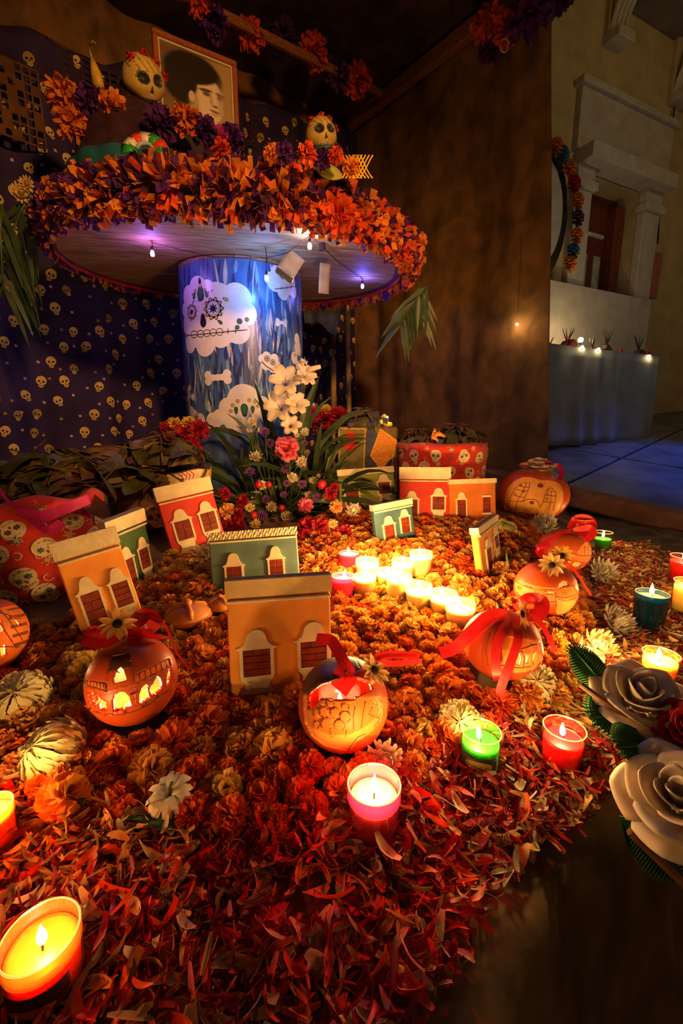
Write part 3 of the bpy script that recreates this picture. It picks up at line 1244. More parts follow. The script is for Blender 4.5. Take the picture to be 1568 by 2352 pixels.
G1 = 'paper flowers strewn on the spool table'
for k, (px, py, Y, r, mt, lb) in enumerate([
        (150, 222, 1.93, 46, [m_or], 'orange paper flower at the far left above the fringe, the upper of two'),
        (168, 285, 1.92, 42, [m_or], 'orange paper flower at the far left above the fringe, the lower of two'),
        (212, 242, 1.95, 46, [m_pu], 'purple paper flower between two orange ones at the left shoulder of the skull figure'),
        (262, 246, 1.90, 38, [m_or], 'orange paper flower directly under the chin of the larger skull'),
        (372, 288, 1.84, 42, [m_pu], 'largest purple paper flower, at the jaw of the larger skull'),
        (428, 276, 1.86, 38, [m_or, m_rd], 'bright orange paper flower before the lower corner of the portrait'),
        (470, 302, 1.88, 34, [m_pu], 'small purple paper flower between the orange one and the pink one by the portrait'),
        (500, 322, 1.92, 32, [m_mg], 'pink and magenta paper flower under the portrait'),
        (532, 320, 1.95, 32, [m_pu], 'purple paper flower under the right edge of the portrait'),
        (508, 342, 1.86, 24, [m_rd], 'small red-orange paper flower under the pink one'),
        (626, 352, 0, 24, [m_or], 'small orange paper flower alone on the fringe left of the smaller skull'),
        (652, 352, 0, 26, [m_pu], 'purple paper flower behind the small orange one, left of the smaller skull'),
        (704, 352, 0, 26, [m_rd, m_or], 'red-orange paper flower under the chin of the smaller skull'),
        (740, 366, 0, 24, [m_pu], 'purple paper flower between two orange ones under the smaller skull'),
        (772, 356, 0, 20, [m_rd, m_or], 'narrow orange paper flower right of the smaller skull'),
        (658, 406, 1.56, 42, [m_rd, m_or], 'large red-orange paper flower fixed on the front of the fringe'),
        (750, 418, 1.60, 50, [m_pu], 'large dark purple paper flower on the fringe below the smaller skull'),
        (775, 492, 1.55, 50, [m_rd], 'glowing red paper flower low on the fringe at the right'),
        (948, 560, 2.10, 36, [m_or, m_rd], 'orange paper flower at the right end of the fringe'),
        (806, 386, 0, 24, [m_or], 'yellowish orange paper flower beside the smaller skull, far right on the table top')]):
    pompom(px, py, Y, r, mt, lb, G1, 100 + k)
b = MB()
b.tube([at(*q) for q in [(175, 330, 1.96), (168, 285, 1.95), (150, 222, 1.96), (212, 242, 1.98), (262, 246, 1.93), (330, 285, 1.93), (372, 288, 1.87), (428, 276, 1.89), (470, 302, 1.91), (500, 322, 1.95), (532, 320, 1.98), (560, 345, 1.95)]], .003, 6)
tag(b.build('garland_cord', m_core), 'thin dark cord that strings the paper flowers before the skull figure', 'cord')
G2 = 'paper flowers along the ceiling pole'
for k, (px, py, Y, r, mt, lb) in enumerate([
        (455, 5, 2.42, 30, [m_rd], 'red paper flower on the ceiling pole, cut by the top of the picture'),
        (575, 78, 2.75, 36, [m_rd], 'red paper flower on the ceiling pole, just right of the portrait top'),
        (720, 116, 3.05, 38, [m_rd], 'red paper flower in the middle of the ceiling pole'),
        (818, 186, 3.3, 38, [m_rd], 'red paper flower at the far end of the ceiling pole with a loop of ribbon'),
        (490, 52, 2.5, 40, [m_pu], 'nearly black paper flower on the ceiling pole above the portrait'),
        (648, 78, 2.9, 32, [m_pu], 'nearly black paper flower between two red ones on the ceiling pole'),
        (770, 165, 3.2, 34, [m_pu], 'nearly black paper flower left of the last red one on the ceiling pole')]):
    pompom(px, py, Y - .05, r, mt, lb, G2, 200 + k)
G3 = 'paper flowers hung at the corner of the booth'
for k, (px, py, Y, r, mt, lb) in enumerate([
        (1122, 58, 2.72, 42, [m_rd, m_or], 'orange-red paper flower in the hanging cluster, the left one'),
        (1160, 68, 2.66, 36, [m_rd], 'orange-red paper flower in the hanging cluster, the middle one'),
        (1128, 112, 2.74, 30, [m_pu], 'dark purple paper flower at the bottom of the hanging cluster'),
        (1214, 28, 2.5, 56, [m_pu], 'big purple paper flower at the top right of the hanging cluster'),
        (1288, -8, 2.5, 36, [m_pu], 'purple paper tassel hanging past the curtain edge at the very top')]):
    pompom(px, py, Y, r, mt, lb, G3, 300 + k)
b = MB()
p = at(1158, 104, 2.6)
b.tube([(.022 * math.cos(q), 0, .03 * math.sin(q)) for q in [2 * PI * i / 16 for i in range(17)]], .004, 6)
tag(b.build('cord_loop', M('cord_tan', (.62, .42, .20), .8, .2, 30), loc=p), 'small tan cord loop hanging below the corner flowers', 'cord')

# ------------------------------------------------------------------ framed portrait
class X:
    """tiny expression wrapper over Math nodes"""
    nt = None

    def __init__(s, v):
        s.v = v

    def _op(s, op, *o):
        n = X.nt.nodes.new('ShaderNodeMath')
        n.operation = op
        for i, q in enumerate((s,) + o):
            q = q.v if isinstance(q, X) else q
            if isinstance(q, (int, float)):
                n.inputs[i].default_value = q
            else:
                X.nt.links.new(q, n.inputs[i])
        return X(n.outputs[0])

    def __add__(s, o): return s._op('ADD', o)
    def __sub__(s, o): return s._op('SUBTRACT', o)
    def __mul__(s, o): return s._op('MULTIPLY', o)


def ell(u, v, cx, cy, rx, ry, rot=0.0, soft=.15):
    c, s_ = math.cos(rot), math.sin(rot)
    x = (u - cx) * c + (v - cy) * s_
    y = (v - cy) * c - (u - cx) * s_
    d = (x * (1 / rx))._op('POWER', 2) + (y * (1 / ry))._op('POWER', 2)
    n = X.nt.nodes.new('ShaderNodeMapRange')
    n.interpolation_type = 'SMOOTHSTEP'
    X.nt.links.new(d._op('SQRT').v, n.inputs['Value'])
    n.inputs['From Min'].default_value = 1 + soft
    n.inputs['From Max'].default_value = 1 - soft
    return X(n.outputs[0])


m_por = bpy.data.materials.new('portrait_print')
m_por.use_nodes = True
X.nt = m_por.node_tree
N_, L_ = X.nt.nodes, X.nt.links
tc = N_.new('ShaderNodeTexCoord')
sp = N_.new('ShaderNodeSeparateXYZ')
L_.new(tc.outputs['Object'], sp.inputs[0])
PWD, PHT = .383, .56
U = X(sp.outputs[0]) * (1 / PWD) + .5
V_ = X(sp.outputs[2]) * (1 / PHT)
cur_c = None


def layer(col, mask, strength=1.0):
    global cur_c
    mx = N_.new('ShaderNodeMix')
    mx.data_type = 'RGBA'
    if cur_c is None:
        mx.inputs['A'].default_value = (.34, .21, .09, 1)
    else:
        L_.new(cur_c, mx.inputs['A'])
    mx.inputs['B'].default_value = (*col, 1)
    mk = mask * strength
    L_.new(mk.v, mx.inputs['Factor'])
    cur_c = mx.outputs['Result']


E_ = lambda *a, **k: ell(U, V_, *a, **k)
layer((.42, .28, .13), E_(.85, .55, .4, .5, soft=.6))
layer((.16, .10, .05), E_(.1, .9, .5, .5, soft=.6))
layer((.035, .025, .02), E_(.45, .26, .62, .22, soft=.08))         # coat
layer((.60, .47, .33), E_(.56, .50, .17, .16, soft=.12))           # neck
layer((.70, .58, .42), E_(.60, .43, .15, .06, .3, soft=.15))       # collar
layer((.045, .03, .02), E_(.44, .40, .22, .09, -.5, soft=.2))
layer((.02, .014, .01), E_(.46, .80, .35, .155, soft=.10))         # hair
layer((.02, .014, .01), E_(.32, .70, .22, .14, soft=.12))
layer((.74, .60, .42), E_(.62, .675, .20, .145, -.08, soft=.07))   # face
layer((.74, .60, .42), E_(.66, .58, .16, .09, .1, soft=.08))
layer((.40, .28, .17), E_(.45, .60, .06, .12, .1, soft=.5), .7)
layer((.02, .014, .01), E_(.47, .80, .30, .07, .12, soft=.15))     # fringe of hair
layer((.02, .014, .01), E_(.40, .73, .10, .09, soft=.2))
layer((.66, .52, .36), E_(.425, .635, .035, .04, soft=.2))         # ear
layer((.10, .06, .035), E_(.60, .715, .085, .013, .06, soft=.4))   # brows
layer((.10, .06, .035), E_(.78, .712, .055, .013, -.1, soft=.4))
layer((.13, .08, .05), E_(.61, .690, .05, .016, soft=.5))          # eyes
layer((.13, .08, .05), E_(.775, .688, .036, .016, soft=.5))
layer((.46, .33, .20), E_(.665, .655, .022, .05, .1, soft=.6), .8) # nose side
layer((.20, .12, .07), E_(.715, .615, .035, .010, soft=.5))
layer((.22, .11, .07), E_(.705, .575, .065, .010, -.05, soft=.5))  # mouth
layer((.40, .27, .17), E_(.70, .552, .05, .010, soft=.6), .7)
layer((.38, .26, .16), E_(.80, .62, .05, .16, .15, soft=.6), .6)
L_.new(cur_c, N_['Principled BSDF'].inputs['Base Color'])
N_['Principled BSDF'].inputs['Roughness'].default_value = .35

pTL, pTR = at(347, 68, 2.3), at(541, 147, 2.485)
pm = (pTL + pTR) / 2
yaw = math.atan2(pTR.y - pTL.y, pTR.x - pTL.x)
ptt = thing('framed_portrait', 'framed sepia portrait of a dark-haired person in a coat, standing above the table', 'picture', (pm.x, pm.y, pm.z - PHT), (0, 0, yaw))
m_frame = M('frame_wood', (.42, .12, .04), .35, .25, 20, wave=(8, 8, 8))
m_fill = M('frame_fillet', (.72, .58, .36), .4, .1, 20)
for nm, c, s_ in [('frame_rail', (0, -.006, PHT - .011), (PWD, .034, .022)), ('frame_rail', (0, -.006, .011), (PWD, .034, .022)),
                  ('frame_stile', (-PWD / 2 + .011, -.006, PHT / 2), (.022, .034, PHT - .044)), ('frame_stile', (PWD / 2 - .011, -.006, PHT / 2), (.022, .034, PHT - .044))]:
    b = MB()
    b.box(c, s_, bev=.005)
    b.build(nm, m_frame, ptt, smooth=False)
b = MB()
for c, s_ in [((0, -.004, PHT - .026), (PWD - .044, .016, .008)), ((0, -.004, .026), (PWD - .044, .016, .008)),
              ((-PWD / 2 + .026, -.004, PHT / 2), (.008, .016, PHT - .052)), ((PWD / 2 - .026, -.004, PHT / 2), (.008, .016, PHT - .052))]:
    b.box(c, s_, bev=.002)
b.build('fillet', m_fill, ptt, smooth=False)
b = MB()
b.box((0, .004, PHT / 2), (PWD - .04, .006, PHT - .04))
b.build('portrait_print', m_por, ptt, smooth=False)
# slatted crate that carries the portrait
ztop = DZ + .045 + .097 * (pm.y - DCY)
cr = thing('slatted_crate', 'small slatted wooden crate on the table that carries the portrait', 'crate', (pm.x, pm.y, ztop), (0, 0, yaw))
hc = pm.z - PHT - ztop
for i in range(7):
    b = MB()
    b.box((-.17 + .057 * i, -.08, hc / 2), (.05, .012, hc), bev=.003)
    b.build('slat', m_plank, cr, smooth=False)
b = MB()
b.box((0, 0, hc - .01), (.40, .17, .02), bev=.003)
b.build('crate_top', m_plank, cr, smooth=False)
b = MB()
b.box((0, .075, hc / 2), (.40, .012, hc - .02), bev=.003)
b.build('crate_back', m_plank, cr, smooth=False)
# ------------------------------------------------------------------ carved balls: gourds and skulls
def view_basis(p):
    to = (Vector((0, 0, CAMZ)) - Vector(p)).normalized()
    rt = Vector((-to.y, to.x, 0)).normalized()
    up = to.cross(rt).normalized()
    if up.z < 0:
        up = -up
    # rt must point to the picture's right
    if rt.x < 0:
        rt = -rt
    return rt, up, to


def near_on(x, y, P):
    """nearest point of a closed outline"""
    best, bp = 9e9, None
    for (ax, ay), (bx, by) in zip(P, P[1:] + P[:1]):
        dx, dy = bx - ax, by - ay
        L = dx * dx + dy * dy
        t = 0 if L == 0 else max(0, min(1, ((x - ax) * dx + (y - ay) * dy) / L))
        qx, qy = ax + t * dx, ay + t * dy
        d = (x - qx) ** 2 + (y - qy) ** 2
        if d < best:
            best, bp = d, (qx, qy)
    return math.sqrt(best), bp


def carved(name, parent, mats, R, shape, mask, basis, nlon=120, nlat=72, solid=0.0, rot=None, snap=(), tol=.011):
    """ball of radius R; shape(dir)->(factor vector); mask(x, z) in front view -> (material, depth) or None for a hole"""
    rt, up, to = basis
    A0_ = math.atan2(to.y, to.x)                # columns crowd towards the carved side
    V, dirs = [], []
    boxes = [(q, dq, min(p[0] for p in q) - tol, max(p[0] for p in q) + tol, min(p[1] for p in q) - tol, max(p[1] for p in q) + tol) for q, dq in snap]
    for j in range(nlat + 1):
        la = -PI / 2 + PI * j / nlat
        for i in range(nlon):
            tt = i / nlon - .5
            lo = A0_ + 2 * PI * tt - .72 * math.sin(2 * PI * tt)
            d = Vector((math.cos(la) * math.cos(lo), math.cos(la) * math.sin(lo), math.sin(la)))
            forced = None
            if snap and d.dot(to) > .1:
                x, z = d.dot(rt), d.dot(up)
                bd, bp = tol, None
                for q, dq, x0, x1, z0, z1 in boxes:
                    if x0 < x < x1 and z0 < z < z1:
                        dd, pp = near_on(x, z, q)
                        if dd < bd:
                            bd, bp, forced = dd, pp, dq
                if bp and bp[0] ** 2 + bp[1] ** 2 < .97:
                    d = rt * bp[0] + up * bp[1] + to * math.sqrt(1 - bp[0] ** 2 - bp[1] ** 2)
                else:
                    forced = None
            dirs.append(d)
            s = shape(d)
            p = Vector((d.x * s[0], d.y * s[1], d.z * s[2])) * R
            f = d.dot(to)
            if f > 0:
                x, z = d.dot(rt), d.dot(up)
                m = mask(x, z)
                p *= 1 - (forced if forced is not None else (.022 if m is None else m[1]))
            V.append(p)
    F, MI = [], []
    for j in range(nlat):
        for i in range(nlon):
            q = (j * nlon + i, j * nlon + (i + 1) % nlon, (j + 1) * nlon + (i + 1) % nlon, (j + 1) * nlon + i)
            d = dirs[q[0]] + dirs[q[1]] + dirs[q[2]] + dirs[q[3]]
            d.normalize()
            mi = 0
            if d.dot(to) > 0:
                m = mask(d.dot(rt), d.dot(up))
                if m is None:
                    continue
                mi = m[0]
            F.append(q)
            MI.append(mi)
    b = MB()
    b.v = [tuple(p) for p in V]
    b.f = F
    b.m = MI
    o = b.build(name, mats, parent, rot=rot)
    if solid:
        mod = o.modifiers.new('rind', 'SOLIDIFY')
        mod.thickness = solid
        mod.offset = -1
        mod.material_offset = 0
    return o


def zp(poly, cx, cy, R):
    """picture polygon -> front-view units of a ball"""
    return [((x - cx) / R, (cy - y) / R) for x, y in poly]


def painted_skull(label, px, py, Y, rpx, turn, nod, seed):
    p = at(px, py, Y)
    R = rpx * proj(p)[2] / FPX * .90
    t = thing('painted_skull', label, 'skull', p, group='painted skulls on the spool table')
    rt, up, to = view_basis(p)
    Rm = Matrix.Rotation(turn, 3, up) @ Matrix.Rotation(nod, 3, rt)
    bs = (Rm @ rt, Rm @ up, Rm @ to)
    r_, u_, t_ = bs

    def shape(dv):
        x, z, f = dv.dot(r_), dv.dot(u_), dv.dot(t_)
        k = 1.0
        if z < -.1:
            k *= 1 - .42 * sstep(-.1, -.9, z) * (1 - .5 * max(0, f))
        k *= 1 + .10 * max(0, f) * sstep(-.2, -.8, z) * 1.6
        return (k, k, k * 1.12)

    def mask(x, z):
        for e in (-1, 1):
            q = ((x - e * .37) / .29) ** 2 + ((z - .20) / .23) ** 2
            if q < .75:
                return (1, .16 * (1 - q) + .04)
            if q < 1.1:
                return (2, 0)
        if abs(x) < .11 * (1 - (z + .28) / .3) and -.30 < z < -.02:
            return (1, .05)
        if -.72 < z < -.42 and abs(x) < .48:
            if abs(z + .57) < .018 or (abs((x * 9) % 1 - .5) < .11):
                return (1, .0)
            return (3, -.015)
        if z > .42 and abs((x * 3 + z * 2) % 1 - .5) < .08:
            return (2, 0)
        return (0, 0)
    mats = [M('skull_yellow', (.62, .44, .10), .5, .3, 9, col2=(.42, .26, .06)), M('skull_black', (.03, .028, .02), .5, .2, 20),
            M('skull_green_line', (.13, .14, .08), .5, .2, 20), M('skull_teeth', (.66, .58, .30), .5, .1, 20)]
    carved('cranium', t, mats, R, shape, mask, bs, 84, 60)
    for k, (x, z) in enumerate([(-.62, .72), (.05, .98), (.55, .78), (.80, .35)]):
        c = (bs[0] * x + bs[1] * z * 1.06 + bs[2] * .25).normalized() * R * 1.08
        q = c.to_track_quat('Z', 'X').to_euler()
        link('paper_rose', pompom_mesh('paper_rose', [m_rose], R * .27, 26, seed + k, .9), t, c, q)
    return t, R


m_rose = M('rose_red_paper', (.68, .05, .03), .7, .2, 30, transl=.2)
sk1, R1 = painted_skull('larger yellow painted skull with red roses, leaning left of the portrait', 330, 190, 2.02, 50, .40, -.02, 400)
sk2, R2 = painted_skull('smaller yellow painted skull crowned with red roses at the right of the table', 737, 318, 2.05, 40, .35, -.35, 420)
# dark draped bust under the larger skull
p = at(322, 300, 2.04)
zt0 = DZ + .045 + .097 * (p.y - DCY)
bs_ = thing('draped_bust', 'dark draped bust with a teal band under the larger skull', 'bust', (p.x - .02, p.y, zt0))
H_ = p.z + .10 - zt0
b = MB()
b.lathe([(.30, 0), (.30, .05), (.27, H_ * .45), (.22, H_ * .75), (.12, H_ * .92), (.06, H_), (.05, H_ + .06), (.001, H_ + .06)], 48,
        mod=lambda a, z: (1 + .03 * math.sin(a * 11)) * (1 - .25 * abs(math.sin(a))))
b.build('dress', M('dress_dark', (.05, .018, .03), .7, .3, 20), bs_)
b = MB()
b.lathe([(.285, H_ * .30), (.292, H_ * .31), (.283, H_ * .50), (.276, H_ * .51)], 48, mod=lambda a, z: (1.01 + .03 * math.sin(a * 11)) * (1 - .25 * abs(math.sin(a))))
b.build('teal_band', M('band_teal', (.02, .13, .16), .6, .2, 20), bs_)
# slim draped stand under the smaller skull
p = at(737, 318, 2.05)
zt0 = DZ + .045 + .097 * (p.y - DCY)
t = thing('draped_stand', 'slim dark draped stand that carries the smaller skull', 'stand', (p.x, p.y, zt0))
hs_ = p.z - R2 * .8 - zt0
b = MB()
b.lathe([(.10, 0), (.095, .02), (.05, hs_ * .6), (.035, hs_), (.001, hs_)], 24, mod=lambda a, z: 1 + .05 * math.sin(a * 7))
b.build('drape', M('dress_dark', (.05, .018, .03), .7, .3, 20), t)
b = MB()
b.lathe([(.036, hs_ - .004), (.042, hs_), (.036, hs_ + .008), (.001, hs_ + .008)], 20)
b.build('collar', M('band_teal', (.02, .13, .16), .6, .2, 20), t)
# tricolour rosette
p = ontop(335, 350, .13)
ro = thing('tricolour_rosette', 'green, white and red ribbon rosette on the fringe below the larger skull', 'rosette', p, (math.radians(70), 0, math.radians(10)))
for k in range(7):
    a = PI * (k / 6)
    b = MB()
    c, s_ = math.cos(a), math.sin(a)
    b.strip([(c * .022, s_ * .022, .004), (c * .042, s_ * .042, .012), (c * .068, s_ * .068, .002)],
            [Vector((-s_, c, 0)) * .008, Vector((-s_, c, 0)) * .015, Vector((-s_, c, .1)) * .018])
    mod_solid(b.build('ribbon_loop', M(*[('ros_green', (.03, .30, .04), .5), ('ros_red', (.65, .05, .02), .5), ('ros_white', (.7, .6, .5), .5)][(0, 1, 0, 2, 1, 2, 0)[k]]), ro), .0015)
b = MB()
b.tube([(.022 * math.cos(a), .022 * math.sin(a), .008) for a in [PI * q / 12 for q in range(13)]], .006, 6)
b.build('cord_ring', M('ros_blue', (.35, .42, .55), .5), ro)
# yellow hooked gourd
p = at(217, 165, 1.95)
gd = thing('hooked_gourd', 'small yellow gourd with a curled stem sticking up at the left of the skull', 'gourd', p, (0, .1, 0))
k_ = 2.1 / FPX
b = MB()
b.tube([(.018, 0, -.06), (.016, 0, -.045), (.008, 0, -.01), (-.002, 0, .02), (-.010, 0, .045)], [.004, .021, .020, .013, .006], 12)
b.build('body', M('gourd_yellow', (.62, .40, .05), .4, .2, 20), gd)
b = MB()
b.tube([(-.010, 0, .043), (-.018, 0, .066), (-.016, 0, .088), (-.004, 0, .1), (.006, 0, .092)], [.005, .004, .0035, .003, .002], 8)
b.build('stem', M('gourd_stem', (.40, .28, .06), .6, .2, 20), gd)
b = MB()
b.tube([(.018, 0, -.055), (.03, .02, -.12), (.05, .03, -.20)], .0025, 5)
b.build('wire', m_core, gd)
# a lattice of yellow paper by the smaller skull
p = ontop(822, 384, .13)
b = MB()
for i in range(6):
    for sg in (1, -1):
        pts = [(-.03 + .011 * i + sg * .008 * (q - 2.5), .006 * math.sin(q), -.03 + .012 * q) for q in range(6)]
        b.tube(pts, .0024, 5)
tag(b.build('paper_lattice', M('lattice_yellow', (.75, .48, .06), .7, .2, 20), loc=p), 'yellow cut-paper lattice standing by the smaller skull', 'paper ornament')
for k, (px, py, r, lb) in enumerate([(737, 381, 26, 'upper flat yellow-green leaf on the purple flower'), (757, 398, 28, 'lower flat yellow-green leaf on the purple flower')]):
    p = at(px, py, 1.52)
    b = MB()
    R_ = r * 1.45 / FPX
    b.grid(lambda u, v: ((u - .5) * 2 * R_ * 1, -.006 * math.cos((u - .5) * 3), (v - .5) * R_ * 1.0 * math.sin(PI * min(.98, max(.02, u))) ** .6), 10, 4)
    tag(mod_solid(b.build('leaf', M('leaf_yellowgreen', (.34, .33, .05), .6, .2, 20), loc=p, rot=(0, .25, 0)), .0015), lb, 'leaf')

# ------------------------------------------------------------------ cut-paper banners in front of the skull curtain
m_pap = M('banner_tissue', (.20, .085, .03), .8, .2, 12, transl=.3)


def banner(label, px, py, Y, w, h, yaw, mat, seed, nx=7, ny=9):
    p = at(px, py, Y)
    t = thing('cut_paper_banner', label, 'paper banner', p, (0, 0, yaw), 'cut-paper banners in the booth')
    rr = random.Random(seed)
    b = MB()
    for i in range(nx + 1):
        b.box((-w / 2 + w * i / nx, 0, 0), (w / nx * .28, .001, h))
    for j in range(ny + 1):
        b.box((0, .0012, -h / 2 + h * j / ny), (w, .001, h / ny * .28))
    for i in range(nx):
        for j in range(ny):
            if rr.random() < .3:
                b.box((-w / 2 + w * (i + .5) / nx, .0006, -h / 2 + h * (j + .5) / ny), (w / nx * .8, .001, h / ny * .8))
    b.build('cut_sheet', mat, t, smooth=False)
    b = MB()
    b.tube([(-w / 2 - .1, 0, h / 2 + .02), (0, 0, h / 2), (w / 2 + .1, 0, h / 2 + .02)], .002, 5)
    b.build('string', m_core, t)


banner('reddish cut-paper banner at the far left edge', 30, 228, 2.30, .22, .32, .72, m_pap, 1)
banner('dark cut-paper banner behind the larger skull', 225, 215, 2.62, .30, .26, .72, M('banner_dark', (.05, .02, .03), .8), 2)
banner('dark cut-paper banner between the portrait and the brown curtain', 600, 300, 3.30, .34, .24, .72, M('banner_dark', (.05, .02, .03), .8), 3)


# ------------------------------------------------------------------ palm fronds
def frond(label, base, tips, n, L, w, mat, seed):
    """base point, direction of the rib and drooping leaflets"""
    rr = random.Random(seed)
    t = thing('palm_frond', label, 'palm leaf', base)
    rib = [Vector(q) for q in tips]
    b = MB()
    b.tube(rib, [.006 - .0035 * i / (len(rib) - 1) for i in range(len(rib))], 6)
    b.build('rib', mat, t)
    for i in range(n):
        f = (i + .5) / n
        k = f * (len(rib) - 1)
        j = min(int(k), len(rib) - 2)
        p = rib[j].lerp(rib[j + 1], k - j)
        d = (rib[j + 1] - rib[j]).normalized()
        for sg in (-1, 1):
            side = d.cross(Vector((0, -1, 0))).normalized() * sg
            dirn = (d * .8 + side * .75 + Vector((0, rr.uniform(-.2, .2), -.35))).normalized()
            l = L * rr.uniform(.7, 1.05) * (1 - .35 * abs(f - .4))
            P = [p + dirn * l * q + Vector((0, 0, -1)) * l * .45 * q * q for q in (0, .3, .6, .85, 1)]
            wd = dirn.cross(Vector((0, -1, .2))).normalized()
            wd = Matrix.Rotation(rr.uniform(-.6, .6), 3, dirn) @ wd
            bb = MB()
            bb.strip(P, [wd * w * q for q in (.35, 1, .9, .5, .06)])
            bb.build('leaflet', mat, t)
    return t


m_palm = M('palm_green', (.055, .10, .03), .45, .3, 12, transl=.2, spec=.5)
m_palm2 = M('palm_yellowgreen', (.13, .17, .03), .45, .3, 12, transl=.2, spec=.5)
pb = at(985, 655, 2.3)
frond('palm frond hanging under the right end of the table', pb, [(0, 0, 0), (-.05, 0, -.05), (-.10, .01, -.12), (-.14, .01, -.20)], 8, .19, .010, m_palm, 1)
pb = at(960, 650, 2.36)
frond('second palm frond behind, hanging nearer the brown curtain', pb, [(0, 0, 0), (.02, 0, -.06), (.03, .01, -.13), (.03, .01, -.2)], 6, .16, .009, m_palm2, 2)
pb = at(70, 450, 1.85)
frond('long dark palm frond at the left edge below the fringe', pb, [(0, 0, 0), (-.05, 0, -.06), (-.10, .0, -.15), (-.13, 0, -.28)], 10, .26, .010, m_palm, 3)
pb = at(5, 470, 1.8)
frond('second palm frond cut by the left edge of the picture', pb, [(0, 0, 0), (-.02, 0, -.08), (-.03, .0, -.18), (-.04, 0, -.3)], 9, .24, .010, m_palm, 4)

# ------------------------------------------------------------------ little lights and tags under the table
def led(label, px, py, near, col, power, Z_drop):
    # bulb hung from the plank underside
    r = ray(px, py)
    c0 = Vector((0, 0, CAMZ))
    nn = DM.to_3x3() @ Vector((0, 0, 1))
    tt = ((Vector((DCX, DCY, DZ)) + nn * (-Z_drop)) - c0).dot(nn) / r.dot(nn)
    p = c0 + r * tt
    if near:                                     # hung just off the face of the drum
        p = at(px, py, near)
        Z_drop = (DZ + .097 * (p.xy - Vector((DCX, DCY))).dot(DD.xy)) - p.z
    t = thing('led_bulb', label, 'light bulb', p, group='small bulbs under the spool table')
    b = MB()
    b.lathe([(.0005, -.010), (.006, -.008), (.0075, 0), (.006, .008), (.003, .012)], 12)
    b.build('bulb', M_emit('led_' + label[:6], col, 26), t)
    b = MB()
    b.lathe([(.004, .011), (.005, .012), (.005, .026), (.001, .027)], 10)
    b.build('socket', m_core, t)
    b = MB()
    b.tube([(0, 0, .026), (.003, .002, Z_drop * .6), (0, 0, Z_drop - .002)], .0015, 5)
    b.build('wire', m_core, t)
    lamp('bulb_light', 'POINT', (0, 0, -.002), col, power, .008, t)
    return p


L1 = led('violet bulb hanging left of the drum under the table', 350, 583, 0, (.38, .16, 1.0), .32, .045)
L2 = led('white bulb hanging above the drum near the front edge', 711, 566, 0, (.62, .78, 1.0), .22, .04)
L3 = led('blue bulb hanging under the right end of the table', 832, 658, 0, (.12, .12, 1.0), .45, .04)
L4 = led('pale blue bulb close to the drum face at its upper right', 612, 640, 1.86, (.10, .34, 1.0), .75, .055)
b = MB()
L4u = L4 + Vector((0, 0, .075))
b.tube([L4u, L4.lerp(L2, .5) + Vector((0, 0, .035)), L2 + Vector((0, 0, .035)), L2.lerp(L3, .5) + Vector((0, .02, .03)), L3 + Vector((0, 0, .035))], .0016, 5)
b.tube([L1 + Vector((0, 0, .04)), L1.lerp(L4, .5) + Vector((0, 0, .035)), L4u], .0016, 5)
tag(b.build('light_wire', m_core), 'thin dark wire joining the bulbs under the table', 'wire')
m_card = M('card_tan', (.55, .33, .20), .8, .15, 14)
for k, (px, py, w, h, rz, lb) in enumerate([(668, 606, .075, .085, .6, 'tan card tag hanging tilted at the upper right of the drum'),
                                            (745, 640, .045, .115, .05, 'plain tan card strip hanging straight, right of the drum')]):
    p = at(px, py, 1.86 if k == 0 else 1.95)
    b = MB()
    b.grid(lambda u, v: ((u - .5) * w, .006 * math.sin(v * 3), (v - .5) * h), 4, 6)
    tag(mod_solid(b.build('card_tag', m_card, loc=p, rot=(.15, rz, .2)), .0015), lb, 'card tag')
p = at(653, 632, 1.84)
b = MB()
b.grid(lambda u, v: ((u - .5) * .08, .004 * noise.noise(Vector((u * 9, v * 9, 1))), (v - .5) * .024), 16, 5)
tag(mod_solid(b.build('foil_strip', M('foil', (.85, .62, .45), .2, .2, 60, metal=.9), loc=p, rot=(.3, .6, 0)), .001), 'crumpled foil strip at the foot of the tilted tag', 'foil')
p = at(740, 556, 1.80)
t = thing('dark_tassel', 'small dark tassel beside the white bulb', 'tassel', p)
for i in range(9):
    b = MB()
    a = i * .7
    b.strip([(.004 * math.cos(a), .004 * math.sin(a), .012), (.010 * math.cos(a), .010 * math.sin(a), -.005), (.013 * math.cos(a), .013 * math.sin(a), -.03)],
            [Vector((-math.sin(a), math.cos(a), 0)) * .004] * 3)
    b.build('strip', M('tassel_dark', (.05, .015, .03), .8), t)
b = MB()
b.lathe([(.001, .022), (.006, .02), (.006, .008), (.001, .006)], 8)
b.build('knot', m_core, t)
# ------------------------------------------------------------------ clay house-front plaques
m_cream = M('clay_cream', (.80, .68, .45), .6, .10, 30, bump=.15)
m_shut = M('shutter_brown', (.26, .032, .012), .6, .25, 40)
m_shut2 = M('shutter_line', (.08, .02, .01), .7, .2, 40)
OBST = []                                        # (x, y, r) footprints the flowers keep clear of


def hat(cx, z, hw, hh):
    P = [(-1, 0), (-1, .10), (-.80, .15), (-.62, .28), (-.53, .48), (-.47, .70), (-.36, .86), (-.20, .96), (0, 1.0)]
    P = P + [(-x, y) for x, y in P[-2::-1]]
    return [(cx + x * hw, z + y * hh) for x, y in P]


def apron(cx, z, hw, hh):
    P = [(-.95, 0), (-.93, -.15), (-.72, -.35), (-.66, -.55), (-.78, -.78), (-.98, -1)]
    P = P + [(-x, y) for x, y in P[::-1]]
    return [(cx + x * hw, z + y * hh) for x, y in P]


